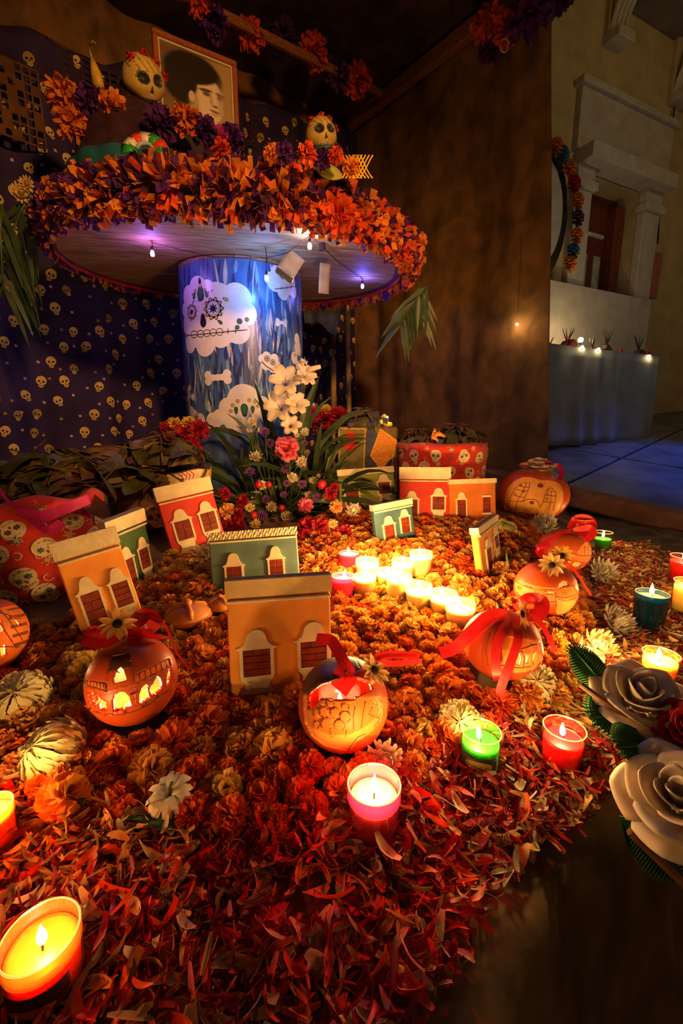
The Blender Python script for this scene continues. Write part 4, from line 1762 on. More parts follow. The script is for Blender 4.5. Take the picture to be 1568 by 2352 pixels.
def house(label, pos, w, h, rot, wall, cornice, opens, boards='h', T=.020, bead=True, cmat=None, orn=0.0):
    yaw, lean, roll = [math.radians(a) for a in rot]
    Rm = Matrix.Rotation(yaw, 4, 'Z') @ Matrix.Rotation(lean, 4, 'X') @ Matrix.Rotation(roll, 4, 'Y')
    t = thing('clay_house', label, 'clay house', group='clay house fronts set in the flowers')
    t.matrix_world = Matrix.Translation(pos) @ Rm
    for s_ in (-.35, 0, .35):
        OBST.append((pos[0] + s_ * w * math.cos(yaw), pos[1] + s_ * w * math.sin(yaw), w * .17))
    b = MB()
    b.box((0, T / 2, h / 2 - .02), (w, T, h + .04), bev=.0025)
    b.build('wall_slab', wall, t, smooth=False)
    ch = cornice * h
    b = MB()
    n = 24

    def corn(u, v):
        x = -w / 2 - .002 + (w + .004) * u
        z = h - ch + ch * v
        y = -.004 - orn * (.0012 * math.sin(u * 90) * math.sin(v * 9) + .0008 * math.sin(u * 200 + v * 30)) - .0002 * math.sin(u * 260 + v * 14)
        return (x, y, z)
    b.grid(corn, 90, 6)
    b.box((0, T / 2 - .001, h - ch / 2), (w + .004, T + .004, ch))
    b.build('cornice', cmat or m_cream, t, smooth=False)
    if bead:
        b = MB()
        zz = h - ch - .035 * h
        nb = int(w / .0055)
        b.tube([(-w / 2 + w * q / (nb * 2), -.003, zz + .0015 * math.sin(q * PI / 1)) for q in range(nb * 2 + 1)], [.0026 + .0012 * (q % 2) for q in range(nb * 2 + 1)], 6)
        b.build('moulding', m_cream, t)
    for (cx, ty, ow, z0, z1, hh) in opens:
        X0 = (cx - .5) * w
        hw = ow * w / 2
        z0, z1, hh = z0 * h, z1 * h, hh * h
        jw = hw * .20
        if hh > 0:
            b = MB()
            b.extrude(hat(X0, z1, hw * 1.22, hh), -.0055, .001)
            b.build('pediment', m_cream, t, smooth=False)
        else:
            b = MB()
            b.box((X0, -.003, z1 + .004), (hw * 2 + jw, .007, .008), bev=.002)
            b.box((X0, -.003, z0 - .004), (hw * 2 + jw, .007, .008), bev=.002)
            b.build('sill', m_cream, t, smooth=False)
        if hh > 0:
            for sg in (-1, 1):
                b = MB()
                nn = 12
                P = [(X0 + sg * hw * .84, z0 + (z1 - z0) * q / nn) for q in range(nn + 1)]
                P += [(X0 + sg * (hw * 1.04 + .0012 * (q % 2)), z1 - (z1 - z0) * q / nn) for q in range(nn + 1)]
                b.extrude(P, -.004, .001)
                b.build('jamb', m_cream, t, smooth=False)
        if ty == 'w' and hh > 0:
            b = MB()
            b.extrude(apron(X0, z0, hw * 1.1, min(z0 * .92, h * .17)), -.0045, .001)
            b.build('apron', m_cream, t, smooth=False)
        # shutters
        if boards == 'h':
            nb = 5 if ty == 'd' else 4
            for k in range(nb):
                za = z0 + (z1 - z0) * k / nb
                zb2 = z0 + (z1 - z0) * (k + 1) / nb
                f = .35 + .3 * ((k * 37) % 10) / 10
                for (xa, xb) in (((-.84, -.84 + 1.68 * f), (-.84 + 1.68 * f, .84)) if k % 2 else ((-.84, .84),)):
                    b = MB()
                    b.box((X0 + hw * (xa + xb) / 2, -.0015, (za + zb2) / 2), (hw * (xb - xa) - .0008, .004, zb2 - za - .0009), bev=.0008)
                    b.build('board', m_shut, t, smooth=False)
        else:
            for sg in (-1, 1):
                b = MB()
                b.box((X0 + sg * hw * .42, -.0015, (z0 + z1) / 2), (hw * .82, .004, (z1 - z0)), bev=.001)
                lf = b.build('shutter', m_shut, t, smooth=False)
                b = MB()
                for k in range(4):
                    b.box((X0 + sg * hw * .42, -.0036, z0 + (z1 - z0) * (.14 + .24 * k)), (hw * .62, .0008, (z1 - z0) * .03))
                b.build('louvre', m_shut2, lf, smooth=False)
    return t


W_YEL = M('clay_apricot', (.92, .35, .055), .55, .12, 14, bump=.1)
W_RED = M('clay_red', (.66, .035, .02), .5, .15, 14, bump=.1)
W_GRN = M('clay_green', (.24, .28, .05), .55, .15, 14, bump=.1)
W_GRN2 = M('clay_deepgreen', (.05, .13, .03), .55, .15, 14, bump=.1)
W_TEA = M('clay_teal', (.13, .22, .20), .55, .15, 14, bump=.1)
W_TEA2 = M('clay_bluegreen', (.06, .14, .17), .55, .15, 14, bump=.1)
W_ORG = M('clay_orange', (.72, .19, .03), .55, .12, 14, bump=.1)

house('large apricot clay house front with two brick-red windows, nearest the camera', (-.101, .661, .018), .172, .200, (11, -4.7, 0), W_YEL, .145,
      [(.26, 'w', .31, .17, .405, .17), (.82, 'w', .31, .20, .43, .17)], cmat=M('clay_cornice_apricot', (.80, .54, .22), .6, .1, 30))
house('tall apricot clay house front with a door and a window, leaning at the left', (-.474, .836, .039), .118, .216, (36, -11.3, -10), W_YEL, .17,
      [(.30, 'd', .34, .02, .46, .16), (.78, 'w', .32, .22, .46, .15)], T=.024)
house('dark green clay house front tucked behind the tall apricot one', (-.515, 1.04, .051), .110, .207, (66, 0, -8), W_GRN2, .16,
      [(.30, 'd', .34, .02, .48, .16), (.76, 'w', .30, .26, .52, .15)])
house('bright red clay house front leaning left of the flower bouquet', (-.422, 1.246, .092), .163, .220, (33, -12, -9), W_RED, .19,
      [(.30, 'w', .33, .24, .50, .16), (.78, 'w', .32, .26, .52, .16)], boards='v')
house('wide grey-green clay house front behind the large apricot one', (-.213, 1.018, .062), .219, .152, (6.5, -12.6, -3), W_TEA, .13,
      [(.26, 'd', .20, .05, .42, .22), (.74, 'd', .18, .12, .48, .22)], boards='v', orn=1.0)
house('olive green clay house front in the back row, nearest the bouquet', (.111, 1.673, .147), .231, .164, (12, -12, -3), W_GRN, .15,
      [(.22, 'd', .27, .02, .50, .22), (.80, 'w', .25, .34, .62, .20)], bead=False)
house('bright red clay house front in the back row between the green and the orange ones', (.301, 1.515, .131), .181, .196, (-3, -10, 0), W_RED, .22,
      [(.24, 'd', .28, .02, .40, .16), (.77, 'w', .28, .22, .46, .16)], boards='v')
house('orange clay house front in the back row beside the big carved pumpkin', (.479, 1.513, .131), .175, .154, (8, -8, -1), W_ORG, .11,
      [(.24, 'd', .22, .02, .52, .18), (.79, 'w', .19, .20, .56, 0)], bead=False, boards='h')
house('small blue-green clay house front behind the cluster of white candles', (.178, 1.318, .103), .142, .134, (25, -6.4, -5.4), W_TEA2, .14,
      [(.33, 'd', .30, .02, .48, .22), (.76, 'd', .26, .20, .58, .20)], boards='v', orn=1.0)
house('orange clay house front turned edge-on right of the white candles', (.423, 1.136, .078), .178, .137, (55, -10, -2), W_YEL, .13,
      [(.34, 'd', .26, .02, .50, .20), (.78, 'w', .24, .36, .62, .18)])


# ------------------------------------------------------------------ votive candles
m_wick = M('wick_black', (.02, .015, .01), .9)
m_flame = M_emit('flame', (1.0, .78, .40), 22)
m_wax = M('wax_cream', (.46, .37, .16), .45, .03, 30, sss=1.0, sssr=.03, spec=.4)


def wax(name, col, rad=.02):
    return M(name, col, .4, .03, 30, sss=1.0, sssr=rad, spec=.4)


def candle(label, px, py, wpx, gz, glass, waxm, fill=.8, ribs=0, hratio=1.12, power=1.0, group=None, cup=True, taper=.90, tilt=None, obst=True, name='votive_candle', lit=True, col=None):
    """px, py, wpx: middle and width of the rim in the photograph; gz: height of what it stands on"""
    D = .055
    for _ in range(12):
        p = on(px, py, gz + D * hratio)
        dep = p.y * CT - (p.z - CAMZ) * ST
        D = wpx * dep / FPX / math.sqrt(1 + ((px - 784) / FPX) ** 2) ** .6
    H, R = D * hratio, D / 2
    t = thing(name, label, 'candle', (p.x, p.y, gz), group=group)
    if obst:
        OBST.append((p.x, p.y, R * .9))
    nseg = 64 if ribs else 40
    md = (lambda a, z: 1 + (.016 * (1 if math.cos(a * ribs) > .75 else 0) if .08 * H < z < .70 * H else 0)) if ribs else None
    rb = R * taper
    if cup:
        b = MB()
        prof = [(.001, 0), (rb * .9, 0), (rb, .03 * H), (rb + (R - rb) * .35, .35 * H), (rb + (R - rb) * .72, .72 * H), (R * 1.0, .76 * H), (R, .97 * H), (R * .99, H),
                (R * .955, H), (R * .95, .97 * H), (R * .94, .76 * H)]
        b.lathe(prof, nseg if not ribs else ribs * 4, mod=md)
        b.build('cup', glass, t)
        b = MB()
        q_ = [2 * PI * i / 8 for i in range(9)]
        b.lathe([(R * .978 + R * .030 * math.cos(a), H + R * .022 * math.sin(a)) for a in q_], 40)
        b.build('rim', M_glass('glass_rim', (1.0, .86, .60), .55), t)
    wf = H * fill
    rw = (rb + (R - rb) * .72) * .93
    b = MB()
    b.lathe([(.001, .05 * H), (rb * .86, .05 * H), (rb * .92, .1 * H), (rw, wf * .9), (rw, wf), (rw * .86, wf - .004 * H), (rw * .55, wf - .035 * H), (R * .12, wf - .045 * H), (.0005, wf - .045 * H)], 32)
    b.build('wax', waxm, t)
    if not lit:
        return t
    b = MB()
    lean = RND.uniform(-.12, .12)
    b.tube([(0, 0, wf - .05 * H), (.0003, 0, wf + .05 * H), (lean * .02, 0, wf + .13 * H)], R * .035, 5)
    b.build('wick', m_wick, t)
    fh = H * .34
    fr = R * .135
    b = MB()
    b.lathe([(.0003, 0), (fr * .6, .08 * fh), (fr * .95, .22 * fh), (fr, .34 * fh), (fr * .8, .55 * fh), (fr * .42, .78 * fh), (.0003, fh)], 12)
    b.v = [(x + lean * z * 1.2, y, z) for x, y, z in b.v]
    b.build('flame', m_flame, t, loc=(lean * .02, 0, wf + .07 * H))
    lamp('flame_light', 'POINT', (lean * .02 + lean * fh * .5, 0, wf + .07 * H + fh * .85), col or FLAME_COL, power * CANDLE_W, .006, t)
    return t


g_clear = M_glass('glass_clear', (.96, .95, .90))
g_ribbed = M_glass('glass_milky', (1.0, .96, .82), .10)
g_pink = M_glass('glass_pink', (.95, .12, .30), .4)
g_blue = M_glass('glass_blue', (.004, .11, .22), .45)
g_red = M_glass('glass_red', (.85, .05, .08), .15)
GW = 'white votive candles clustered on the marigolds'
z_ = lambda px, py: bed(*on(px, py, .10).xy)
for k, (px, py, w, f, lb, gl, hr) in enumerate([
        (801, 1270, 46, .92, 'low pinkish votive candle at the back left of the white cluster', g_pink, .95),
        (843, 1285, 53, .80, 'white votive candle in the back row of the cluster, second from the left', g_ribbed, 1.1),
        (887, 1308, 44, .72, 'white votive candle in the middle of the cluster, half hidden by those in front', g_ribbed, 1.1),
        (925, 1286, 51, .78, 'white votive candle in the back row of the cluster, left of the rearmost one', g_ribbed, 1.1),
        (967, 1268, 53, .80, 'rearmost white votive candle of the cluster, at its top right', g_ribbed, 1.1),
        (787, 1322, 52, .84, 'pink votive candle at the left front of the cluster, by the large apricot house', g_pink, 1.15),
        (838, 1321, 52, .86, 'white votive candle at the left front, right of the pink one', g_ribbed, 1.1),
        (916, 1322, 60, .86, 'brightest white votive candle, front of the cluster centre', g_ribbed, 1.1),
        (961, 1343, 62, .76, 'white votive candle third from the front end of the row', g_ribbed, 1.1),
        (1018, 1360, 64, .78, 'white votive candle second from the front end of the row', g_ribbed, 1.1),
        (1057, 1384, 70, .82, 'white votive candle at the front end of the row, whole cup showing', g_ribbed, 1.1)]):
    candle(lb, px, py, w, bed(*on(px, py, .12).xy) - .004, gl, m_wax if gl is g_ribbed else wax('wax_pink', (1.0, .55, .50)), f, 22, hr,
           .62 if gl is g_ribbed else .35, GW)
candle('big pink ribbed votive candle at the front edge of the flowers', 859, 1799, 123, 0.0, g_pink, m_wax, .76, 30, 1.16, .36, taper=.82)
gc = candle('green votive candle in clear glass with a printed label', 1105, 1678, 93, 0.0, g_clear, wax('wax_green', (.01, .50, .01)), .72, 0, 1.10, .22, taper=.97)
candle('red votive candle in clear glass on the petals beside the green one', 1296, 1671, 98, 0.0, g_clear, wax('wax_red', (.80, .004, .012)), .72, 0, 1.08, .22, taper=.97)
candle('dark blue ribbed votive candle at the right', 1498, 1362, 76, 0.012, g_blue, m_wax, .88, 26, 1.22, .16, taper=.88)
candle('yellow votive candle in clear glass behind the white rose', 1518, 1501, 84, 0.0, g_clear, wax('wax_yellow', (.95, .72, .12)), .78, 0, 1.05, .5, taper=.97)
candle('clear glass candle hidden behind the serrated green leaf', 1352, 1499, 66, 0.0, g_clear, m_wax, .72, 0, 1.1, .45, taper=.95)
candle('small bright green candle glass, farthest back on the petals', 1386, 1222, 42, 0.01, g_clear, wax('wax_green', (.02, .62, .03)), .62, 0, 1.02, .35, taper=.8)
candle('red candle glass cut by the right edge, the upper of two', 1570, 1277, 60, 0.01, g_clear, wax('wax_red', (.85, .01, .02)), .80, 0, 1.2, .35, taper=.95)
candle('yellow candle glass cut by the right edge under the red one', 1585, 1335, 72, 0.01, g_clear, wax('wax_yellow', (.95, .72, .12)), .8, 0, 1.2, .5, taper=.95)
ob_ = candle('big orange candle glass with a dark label in the near left corner', 92, 2146, 182, 0.0, M_glass('glass_orange', (1.0, .50, .14), .12), wax('wax_orange', (1.0, .15, .004)), .76, 0, 1.0, .11, taper=.94)
candle('orange candle glass cut by the left edge', -22, 1852, 100, 0.0, M_glass('glass_orange', (1.0, .50, .14), .12), wax('wax_amber', (1.0, .30, .02)), .8, 0, 1.25, .42, taper=.95)


def cup_label(t, R, H, a0, a1, z0, z1, base, items):
    """printed label wrapped on a straight glass"""
    b = MB()
    b.grid(lambda u, v: ((R + .0006) * math.cos(a0 + (a1 - a0) * u), (R + .0006) * math.sin(a0 + (a1 - a0) * u), z0 + (z1 - z0) * v), 24, 3)
    lb = mod_solid(b.build('label', base, t), .0004)
    pr = Print(lambda u, v, off: Vector(((R + .0010 + off) * math.cos((a0 + a1) / 2 + u / R), (R + .0010 + off) * math.sin((a0 + a1) / 2 + u / R), (z0 + z1) / 2 + v)))
    items(pr)
    return lb, pr


def dims(t):
    bb = [c for c in t.children if c.name.startswith('cup')][0].data
    return max(v.co.x for v in bb.vertices), max(v.co.z for v in bb.vertices)


# label of the green candle: dark ground, pale oval with lettering, small red and green marks
Rg, Hg = dims(gc)
aC = math.atan2(-gc.location.y, -gc.location.x)
lab, pr = cup_label(gc, Rg * .99, Hg, aC - .95, aC + .95, .06 * Hg, .60 * Hg, M('label_dark', (.035, .05, .02), .5, .2, 60), lambda p: None)
pr.star(0, .09 * Hg, .5 * Rg, 0, 1, 24, 2, 0, 1.35, .52)
pr.star(0, .09 * Hg, .44 * Rg, 1, 2, 24, 2, 0, 1.38, .46)
for k in range(9):
    pr.star((-.6 + .15 * k) * Rg, -.16 * Hg + .01 * Hg * (k % 2), .075 * Rg, 2 if k % 3 else 3, 1, 8)
pr.b.build('label_print', [M('label_gold', (.55, .48, .14), .5), M('label_pale', (.45, .55, .16), .5), M('label_redmark', (.6, .05, .03), .5), M('label_greenmark', (.05, .35, .06), .5)], lab, smooth=False)
fc = bpy.data.curves.new('label_text', 'FONT')
fc.body = 'Mexico #-30'
fc.size = Rg * .30
fc.align_x = 'CENTER'
fc.shear = .3
ft = bpy.data.objects.new('label_text', fc)
COL.objects.link(ft)
bpy.context.view_layer.update()
me = bpy.data.meshes.new_from_object(ft)
bpy.data.objects.remove(ft)
for v in me.vertices:
    u, w_ = v.co.x, v.co.y
    a = aC + u / (Rg * 1.0)
    v.co = Vector(((Rg + .0030) * math.cos(a), (Rg + .0030) * math.sin(a), .385 * Hg + w_))
me.materials.append(M('label_ink', (.03, .06, .02), .5))
link('lettering', me, lab)
Ro, Ho = dims(ob_)
aC = math.atan2(-ob_.location.y, -ob_.location.x)
lab, pr = cup_label(ob_, Ro * .985, Ho, aC - 1.25, aC + .50, .10 * Ho, .62 * Ho, M('label_brown', (.10, .012, .008), .5, .3, 60), lambda p: None)
pr.star(-.12 * Ro, .0, .5 * Ro, 0, 1, 24, 3, .0, 1.2, .28)
pr.b.build('label_print', M('label_orange', (.75, .14, .03), .5, .2, 60), lab, smooth=False)
# ------------------------------------------------------------------ carved gourds and pumpkins
m_skin = M('gourd_skin', (.58, .085, .012), .42, scale=5, col2=(.40, .035, .008), spec=.5)
m_skin_d = M('gourd_skin_dark', (.16, .05, .02), .4, scale=6, col2=(.07, .025, .012), spec=.5)
m_flesh = M('gourd_flesh', (.72, .20, .025), .55, .12, 20, sss=.2, sssr=.01)
m_flesh2 = M('gourd_flesh_pale', (.86, .36, .075), .55, .1, 20, sss=.2, sssr=.01)
m_groove = M('gourd_groove', (.25, .05, .015), .7, .2, 30)
m_rib = M('ribbon_red', (.72, .015, .02), .35, .12, 20, transl=.15, spec=.5)
m_daisy = M('daisy_yellow', (.95, .50, .12), .6, .12, 40, transl=.25)
m_eye = M('daisy_eye', (.025, .012, .008), .8, .4, 120, bump=.8)
m_stem = M('dry_stem', (.20, .12, .05), .8, .3, 20)


def daisy(parent, loc, normal, R, n=11, seed=0, mat=None):
    rr = random.Random(seed)
    q = Vector(normal).to_track_quat('Z', 'Y').to_euler()
    root = MB()
    root.lathe([(.0003, R * .10), (R * .16, R * .10), (R * .24, R * .05), (R * .25, 0), (.0003, -R * .02)], 16)
    e = root.build('daisy', m_eye, parent, loc=loc, rot=q)
    for i in range(n):
        a = 2 * PI * i / n + rr.uniform(-.1, .1)
        c, s_ = math.cos(a), math.sin(a)
        cup = rr.uniform(.05, .22)
        b = MB()

        def pt(u, v):
            r = R * (.18 + .84 * v)
            w = R * .20 * math.sin(PI * min(1, .16 + .84 * v) ** .9) ** .7 * (1 if v < .98 else .3)
            x = (u - .5) * 2 * w
            return (c * r - s_ * x, s_ * r + c * x, R * cup * math.sin(v * 1.6) - R * .10 * (1 - (2 * u - 1) ** 2) * .6)
        b.grid(pt, 2, 5)
        b.build('petal', mat or m_daisy, e)
    return e


def ribbon(parent, pts, w, twist0=0.0, twist1=0.0, mat=None, name='ribbon', nrm=None):
    """smooth ribbon through pts; the width turns from twist0 to twist1"""
    P = [Vector(p) for p in pts]
    Q = []
    for i in range(len(P) - 1):
        p0, p1, p2, p3 = P[max(0, i - 1)], P[i], P[i + 1], P[min(len(P) - 1, i + 2)]
        for k in range(6):
            t = k / 6
            Q.append(.5 * ((2 * p1) + (p2 - p0) * t + (2 * p0 - 5 * p1 + 4 * p2 - p3) * t * t + (-p0 + 3 * p1 - 3 * p2 + p3) * t ** 3))
    Q.append(P[-1])
    S = []
    ref = Vector(nrm) if nrm else Vector((0, -1, .3))
    for i, p in enumerate(Q):
        d = (Q[min(i + 1, len(Q) - 1)] - Q[max(i - 1, 0)]).normalized()
        s_ = d.cross(ref)
        if s_.length < 1e-3:
            s_ = d.cross(Vector((1, 0, 0)))
        s_.normalize()
        a = twist0 + (twist1 - twist0) * i / (len(Q) - 1)
        s_ = Matrix.Rotation(a, 3, d) @ s_
        S.append(s_ * w)
    b = MB()
    b.strip(Q, S)
    return b.build(name, mat or m_rib, parent)


def gourd(label, px, py, rpx, gz, mask, mats, squash=1.0, ribs=0, light=.35, solid=.007, name='carved_gourd', lobes=.05, n=(170, 150), cat='gourd', snap=(), lines=(), lw=.016):
    """centre and radius in the photograph, resting on height gz"""
    R = .08
    for _ in range(15):
        p = on(px, py, gz + R * squash * .96)
        dep = p.y * CT - (p.z - CAMZ) * ST
        R = rpx * dep / FPX / (1 + ((px - 784) / FPX) ** 2) ** .3
    t = thing(name, label, cat, p, group='carved gourds and pumpkins')
    OBST.append((p.x, p.y, R * .80))
    bs = view_basis(p)

    def shape(d):
        lo = math.atan2(d.y, d.x)
        k = 1.0
        if ribs:
            k = 1 - lobes * (1 - abs(math.cos(lo * ribs / 2))) * max(0, 1 - d.z ** 4)
        top = 1 - .10 * max(0, d.z) ** 10
        return (k, k, squash * top)
    carved('shell', t, mats, R, shape, mask, bs, n[0], n[1], solid, snap=snap)
    rt, up, to = bs
    for l in lines:                              # cut grooves, one per stroke
        Q = []
        for (ax, ay), (bx, by) in zip(l, l[1:]):
            m = max(1, int(math.hypot(bx - ax, by - ay) / .06))
            Q += [(ax + (bx - ax) * i / m, ay + (by - ay) * i / m) for i in range(m)]
        Q.append(l[-1])
        P = []
        for x, z in Q:
            q = x * x + z * z
            if q > .94:
                x, z = x * .97 / math.sqrt(q), z * .97 / math.sqrt(q)
                q = .94
            d = rt * x + up * z + to * math.sqrt(max(.0, 1 - x * x - z * z))
            s = shape(d)
            mk = mask(x, z)
            P.append(Vector((d.x * s[0], d.y * s[1], d.z * s[2])) * R * (1 - (mk[1] if mk else 0) - lw * .35))
        if len(P) > 1:
            b = MB()
            b.tube(P, lw * R, 6)
            b.build('groove', m_groove, t)
    if light:
        lamp('candle_light_inside', 'POINT', (0, 0, -R * squash * .45), (1, .62, .24), light, .01, t)
        b = MB()
        rr = R * .26
        b.lathe([(.001, -R * squash * .90), (rr, -R * squash * .90), (rr, -R * squash * .66), (.001, -R * squash * .66)], 20)
        b.build('tealight', m_wax, t)
    return t, R, bs, p


HS = lambda q, d=.022: [(p, d) for p in q]
PS = lambda q, d=.01: [(p, d) for p in q]
SK, FL, PA, GR, DK = range(5)
gm = [m_skin, m_flesh, m_flesh2, m_groove, m_skin_d]

# P1: church front, near left
C1 = (648, 985, 545)
holes1 = [zp(q, *C1) for q in [
    [(405, 1300), (410, 1170), (440, 1110), (500, 1090), (545, 1105), (590, 1170), (608, 1310)],
    [(440, 978), (440, 930), (490, 830), (530, 805), (560, 850), (582, 965), (560, 978)],
    [(690, 1300), (700, 1180), (735, 1105), (785, 1080), (815, 1120), (800, 1150), (800, 1180), (815, 1262)],
    [(822, 1140), (870, 1080), (925, 1015), (970, 1060), (985, 1140), (960, 1200), (845, 1245), (815, 1165)],
    [(1015, 1185), (1030, 1070), (1060, 980), (1092, 950), (1092, 1060), (1075, 1150)],
    [(150, 1010), (180, 985), (210, 1010), (215, 1110), (240, 1150), (225, 1200), (170, 1150)],
    [(235, 1140), (235, 1080), (255, 1060), (290, 1120), (350, 1170), (335, 1275), (245, 1240)]]]
tower1 = zp([(455, 650), (640, 650), (655, 760), (655, 1040), (650, 1320), (365, 1310), (365, 1040), (400, 800)], *C1)
boxes1 = [zp(q, *C1) for q in [[(130, 860), (360, 960), (360, 1050), (120, 900)], [(660, 950), (1080, 845), (1095, 930), (655, 1050)]]]
wall1 = zp([(130, 960), (360, 1050), (655, 1050), (1095, 935), (1110, 1160), (900, 1290), (650, 1330), (300, 1290), (150, 1180)], *C1)
belt1 = zp([(150, 1200), (300, 1290), (480, 1340), (650, 1345), (850, 1300), (1050, 1210)], *C1)


def mask1(x, z):
    for h in holes1:
        if inpoly(x, z, h):
            return None
    for q in boxes1:
        if inpoly(x, z, q):
            return (FL, .02)
    if inpoly(x, z, tower1):
        return (DK if z > .28 else SK, .02)
    if inpoly(x, z, wall1):
        return (SK, .02)
    return (SK, 0)


t1, R1_, bs1, p1 = gourd('round gourd carved as a church front, with red bow and daisy, near left', 305, 1560, 104, .022, mask1, gm, light=.55, snap=HS(holes1) + PS(boxes1, .02) + PS([tower1], .02) + PS([wall1], .01), lw=.014,
                          lines=[belt1] + [q + q[:1] for q in boxes1] + [[(q[0][0] * (1 - f) + q[1][0] * f, q[0][1] * (1 - f) + q[1][1] * f), (q[3][0] * (1 - f) + q[2][0] * f, q[3][1] * (1 - f) + q[2][1] * f)] for q in boxes1 for f in (.15, .3, .45, .6, .75, .9)] + [tower1[:4]])
rt, up, to = bs1
L_ = lambda x, z, f, bs=None, R=None: (rt * x + up * z + to * f) * R1_
daisy(t1, L_(-.20, 1.30, .35), to + up * .25, R1_ * .42, 12, 1)
for pts, w in [([(-.1, 1.06, .2), (-.45, 1.05, .35), (-.75, 1.22, .3), (-.5, 1.25, .2), (-.12, 1.1, .2)], .14),
               ([(-.1, 1.05, .25), (-.55, .92, .45), (-.92, 1.08, .4)], .13),
               ([(-.05, 1.06, .2), (.35, 1.0, .4), (.62, 1.2, .3), (.4, 1.32, .2), (.0, 1.12, .2)], .16),
               ([(0, 1.1, .15), (.25, 1.5, .1), (.6, 1.45, .1), (.85, 1.0, .1), (1.0, .4, .15), (1.2, 0, .1), (1.42, -.2, .05)], .055),
               ([(0, 1.05, .2), (.5, .85, .5), (.88, .72, .45)], .10)]:
    ribbon(t1, [L_(*q) for q in pts], R1_ * w, .3, 1.0)

# P2: open gourd with scales, middle front
C2 = (572, 815, 485)
open2 = zp([(195, 735), (255, 690), (330, 640), (430, 610), (560, 560), (720, 560), (860, 620), (880, 690), (740, 745), (700, 790), (600, 812), (480, 800), (350, 778), (290, 850), (270, 905), (215, 895), (190, 810)], *C2)
dark2 = zp([(120, 700), (160, 560), (260, 430), (400, 330), (560, 310), (700, 340), (760, 470), (560, 560), (430, 615), (330, 645), (195, 735)], *C2)
pale2 = zp([(150, 760), (195, 735), (200, 890), (270, 905), (265, 1050), (440, 1105), (640, 1095), (780, 1040), (930, 930), (930, 830), (880, 850), (860, 820), (920, 780), (985, 840), (960, 980), (860, 1080), (700, 1170), (640, 1260), (400, 1220), (250, 1130), (180, 1000)], *C2)
bub2 = [((x - C2[0]) / C2[2], (C2[1] - y) / C2[2], r / C2[2]) for x, y, r in [(380, 895, 46), (490, 905, 44), (590, 940, 50), (410, 1005, 54), (535, 1015, 50), (310, 905, 40), (365, 812, 34), (445, 815, 38), (590, 855, 36), (305, 1015, 34)]]
lin2 = [zp(q, *C2) for q in [[(690, 850), (670, 940), (675, 1060)], [(795, 800), (770, 920), (750, 1040)], [(870, 860), (890, 800), (960, 800), (985, 880), (940, 960), (830, 920), (880, 830)], [(620, 1260), (720, 1130), (850, 1090), (960, 960)]]]


def mask2(x, z):
    if inpoly(x, z, open2):
        return None
    for cx, cz, r in bub2:
        if math.hypot(x - cx, z - cz) < r:
            return (FL, -.012)
    if inpoly(x, z, dark2):
        return (DK, 0)
    if inpoly(x, z, pale2):
        return (PA, .03)
    if x > -.75 and z < .1 and z > -.62 and x < .95:
        return (FL, .015)
    return (SK, 0)


t2, R2_, bs2, p2 = gourd('open gourd carved with fish scales, holding a pink candle glass, middle front', 788, 1614, 103, .012, mask2, gm, light=0, solid=.006, snap=HS([open2], .0) + PS([dark2, pale2], .01),
                          lines=lin2 + [[(cx + r * math.cos(2 * PI * i / 14), cz + r * math.sin(2 * PI * i / 14)) for i in range(15)] for cx, cz, r in bub2], lw=.013)
rt, up, to = bs2
L_ = lambda x, z, f: (rt * x + up * z + to * f) * R2_
daisy(t2, L_(.68, .64, .62), to * .8 + up * .3 + rt * .5, R2_ * .36, 10, 2, M('daisy_cream', (.95, .66, .25), .6, .1, 40, transl=.25))
for pts, w in [([(.15, .55, .80), (-.02, .85, .75), (-.25, 1.25, .5), (-.45, 1.32, .4), (-.62, 1.34, .35)], .13),
               ([(.15, .60, .80), (.0, .45, .85), (-.12, .25, .80)], .26),
               ([(.5, .75, .55), (.9, .95, .45), (1.3, .98, .4), (1.72, .95, .35)], .11),
               ([(.45, .70, .6), (.85, .78, .5), (1.3, .80, .45), (1.75, .85, .4)], .09)]:
    ribbon(t2, [L_(*q) for q in pts], R2_ * w, .2, .7)
# candle glass standing in the opening
cg = Vector(p2) + (bs2[0] * -.08 + bs2[1] * .05) * R2_
t = thing('votive_candle', 'pink candle glass inside the open scale-carved gourd', 'candle', (cg.x, cg.y - R2_ * .1, p2.z - R2_ * .45))
b = MB()
rc = R2_ * .46
hcg = R2_ * .80
b.lathe([(.001, 0), (rc * .92, 0), (rc, .1 * hcg), (rc, hcg), (rc * .94, hcg), (rc * .93, .3 * hcg)], 40)
b.build('cup', M_glass('glass_rose', (1.0, .42, .42), .2), t)
b = MB()
b.lathe([(.001, .02 * hcg), (rc * .9, .02 * hcg), (rc * .9, .55 * hcg), (.001, .53 * hcg)], 32)
b.build('wax', wax('wax_rose', (1, .30, .28)), t)
b = MB()
b.lathe([(.0003, 0), (.003, .004), (.0035, .008), (.002, .014), (.0003, .018)], 10)
b.build('flame', m_flame, t, loc=(0, 0, .57 * hcg))
lamp('flame_light', 'POINT', (0, 0, .57 * hcg + .008), FLAME_COL, .16, .006, t)

# P3: ribbed pumpkin with long red ribbons
C3 = (730, 690, 480)
holes3 = [zp(q, *C3) for q in [[(985, 850), (1000, 760), (1030, 750), (1050, 800), (1050, 880)], [(1090, 880), (1100, 760), (1130, 700), (1145, 740), (1120, 860)], [(870, 900), (900, 780), (935, 740), (960, 830), (950, 920)]]]
pan3 = zp([(690, 620), (800, 560), (950, 560), (1150, 580), (1190, 800), (1100, 960), (900, 1010), (700, 980), (670, 800)], *C3)
lin3 = [zp(q, *C3) for q in [[(670, 930), (760, 945), (900, 945), (1080, 900)], [(940, 690), (1150, 600)], [(945, 710), (990, 800), (980, 940)], [(590, 560), (560, 780), (600, 980)]]]


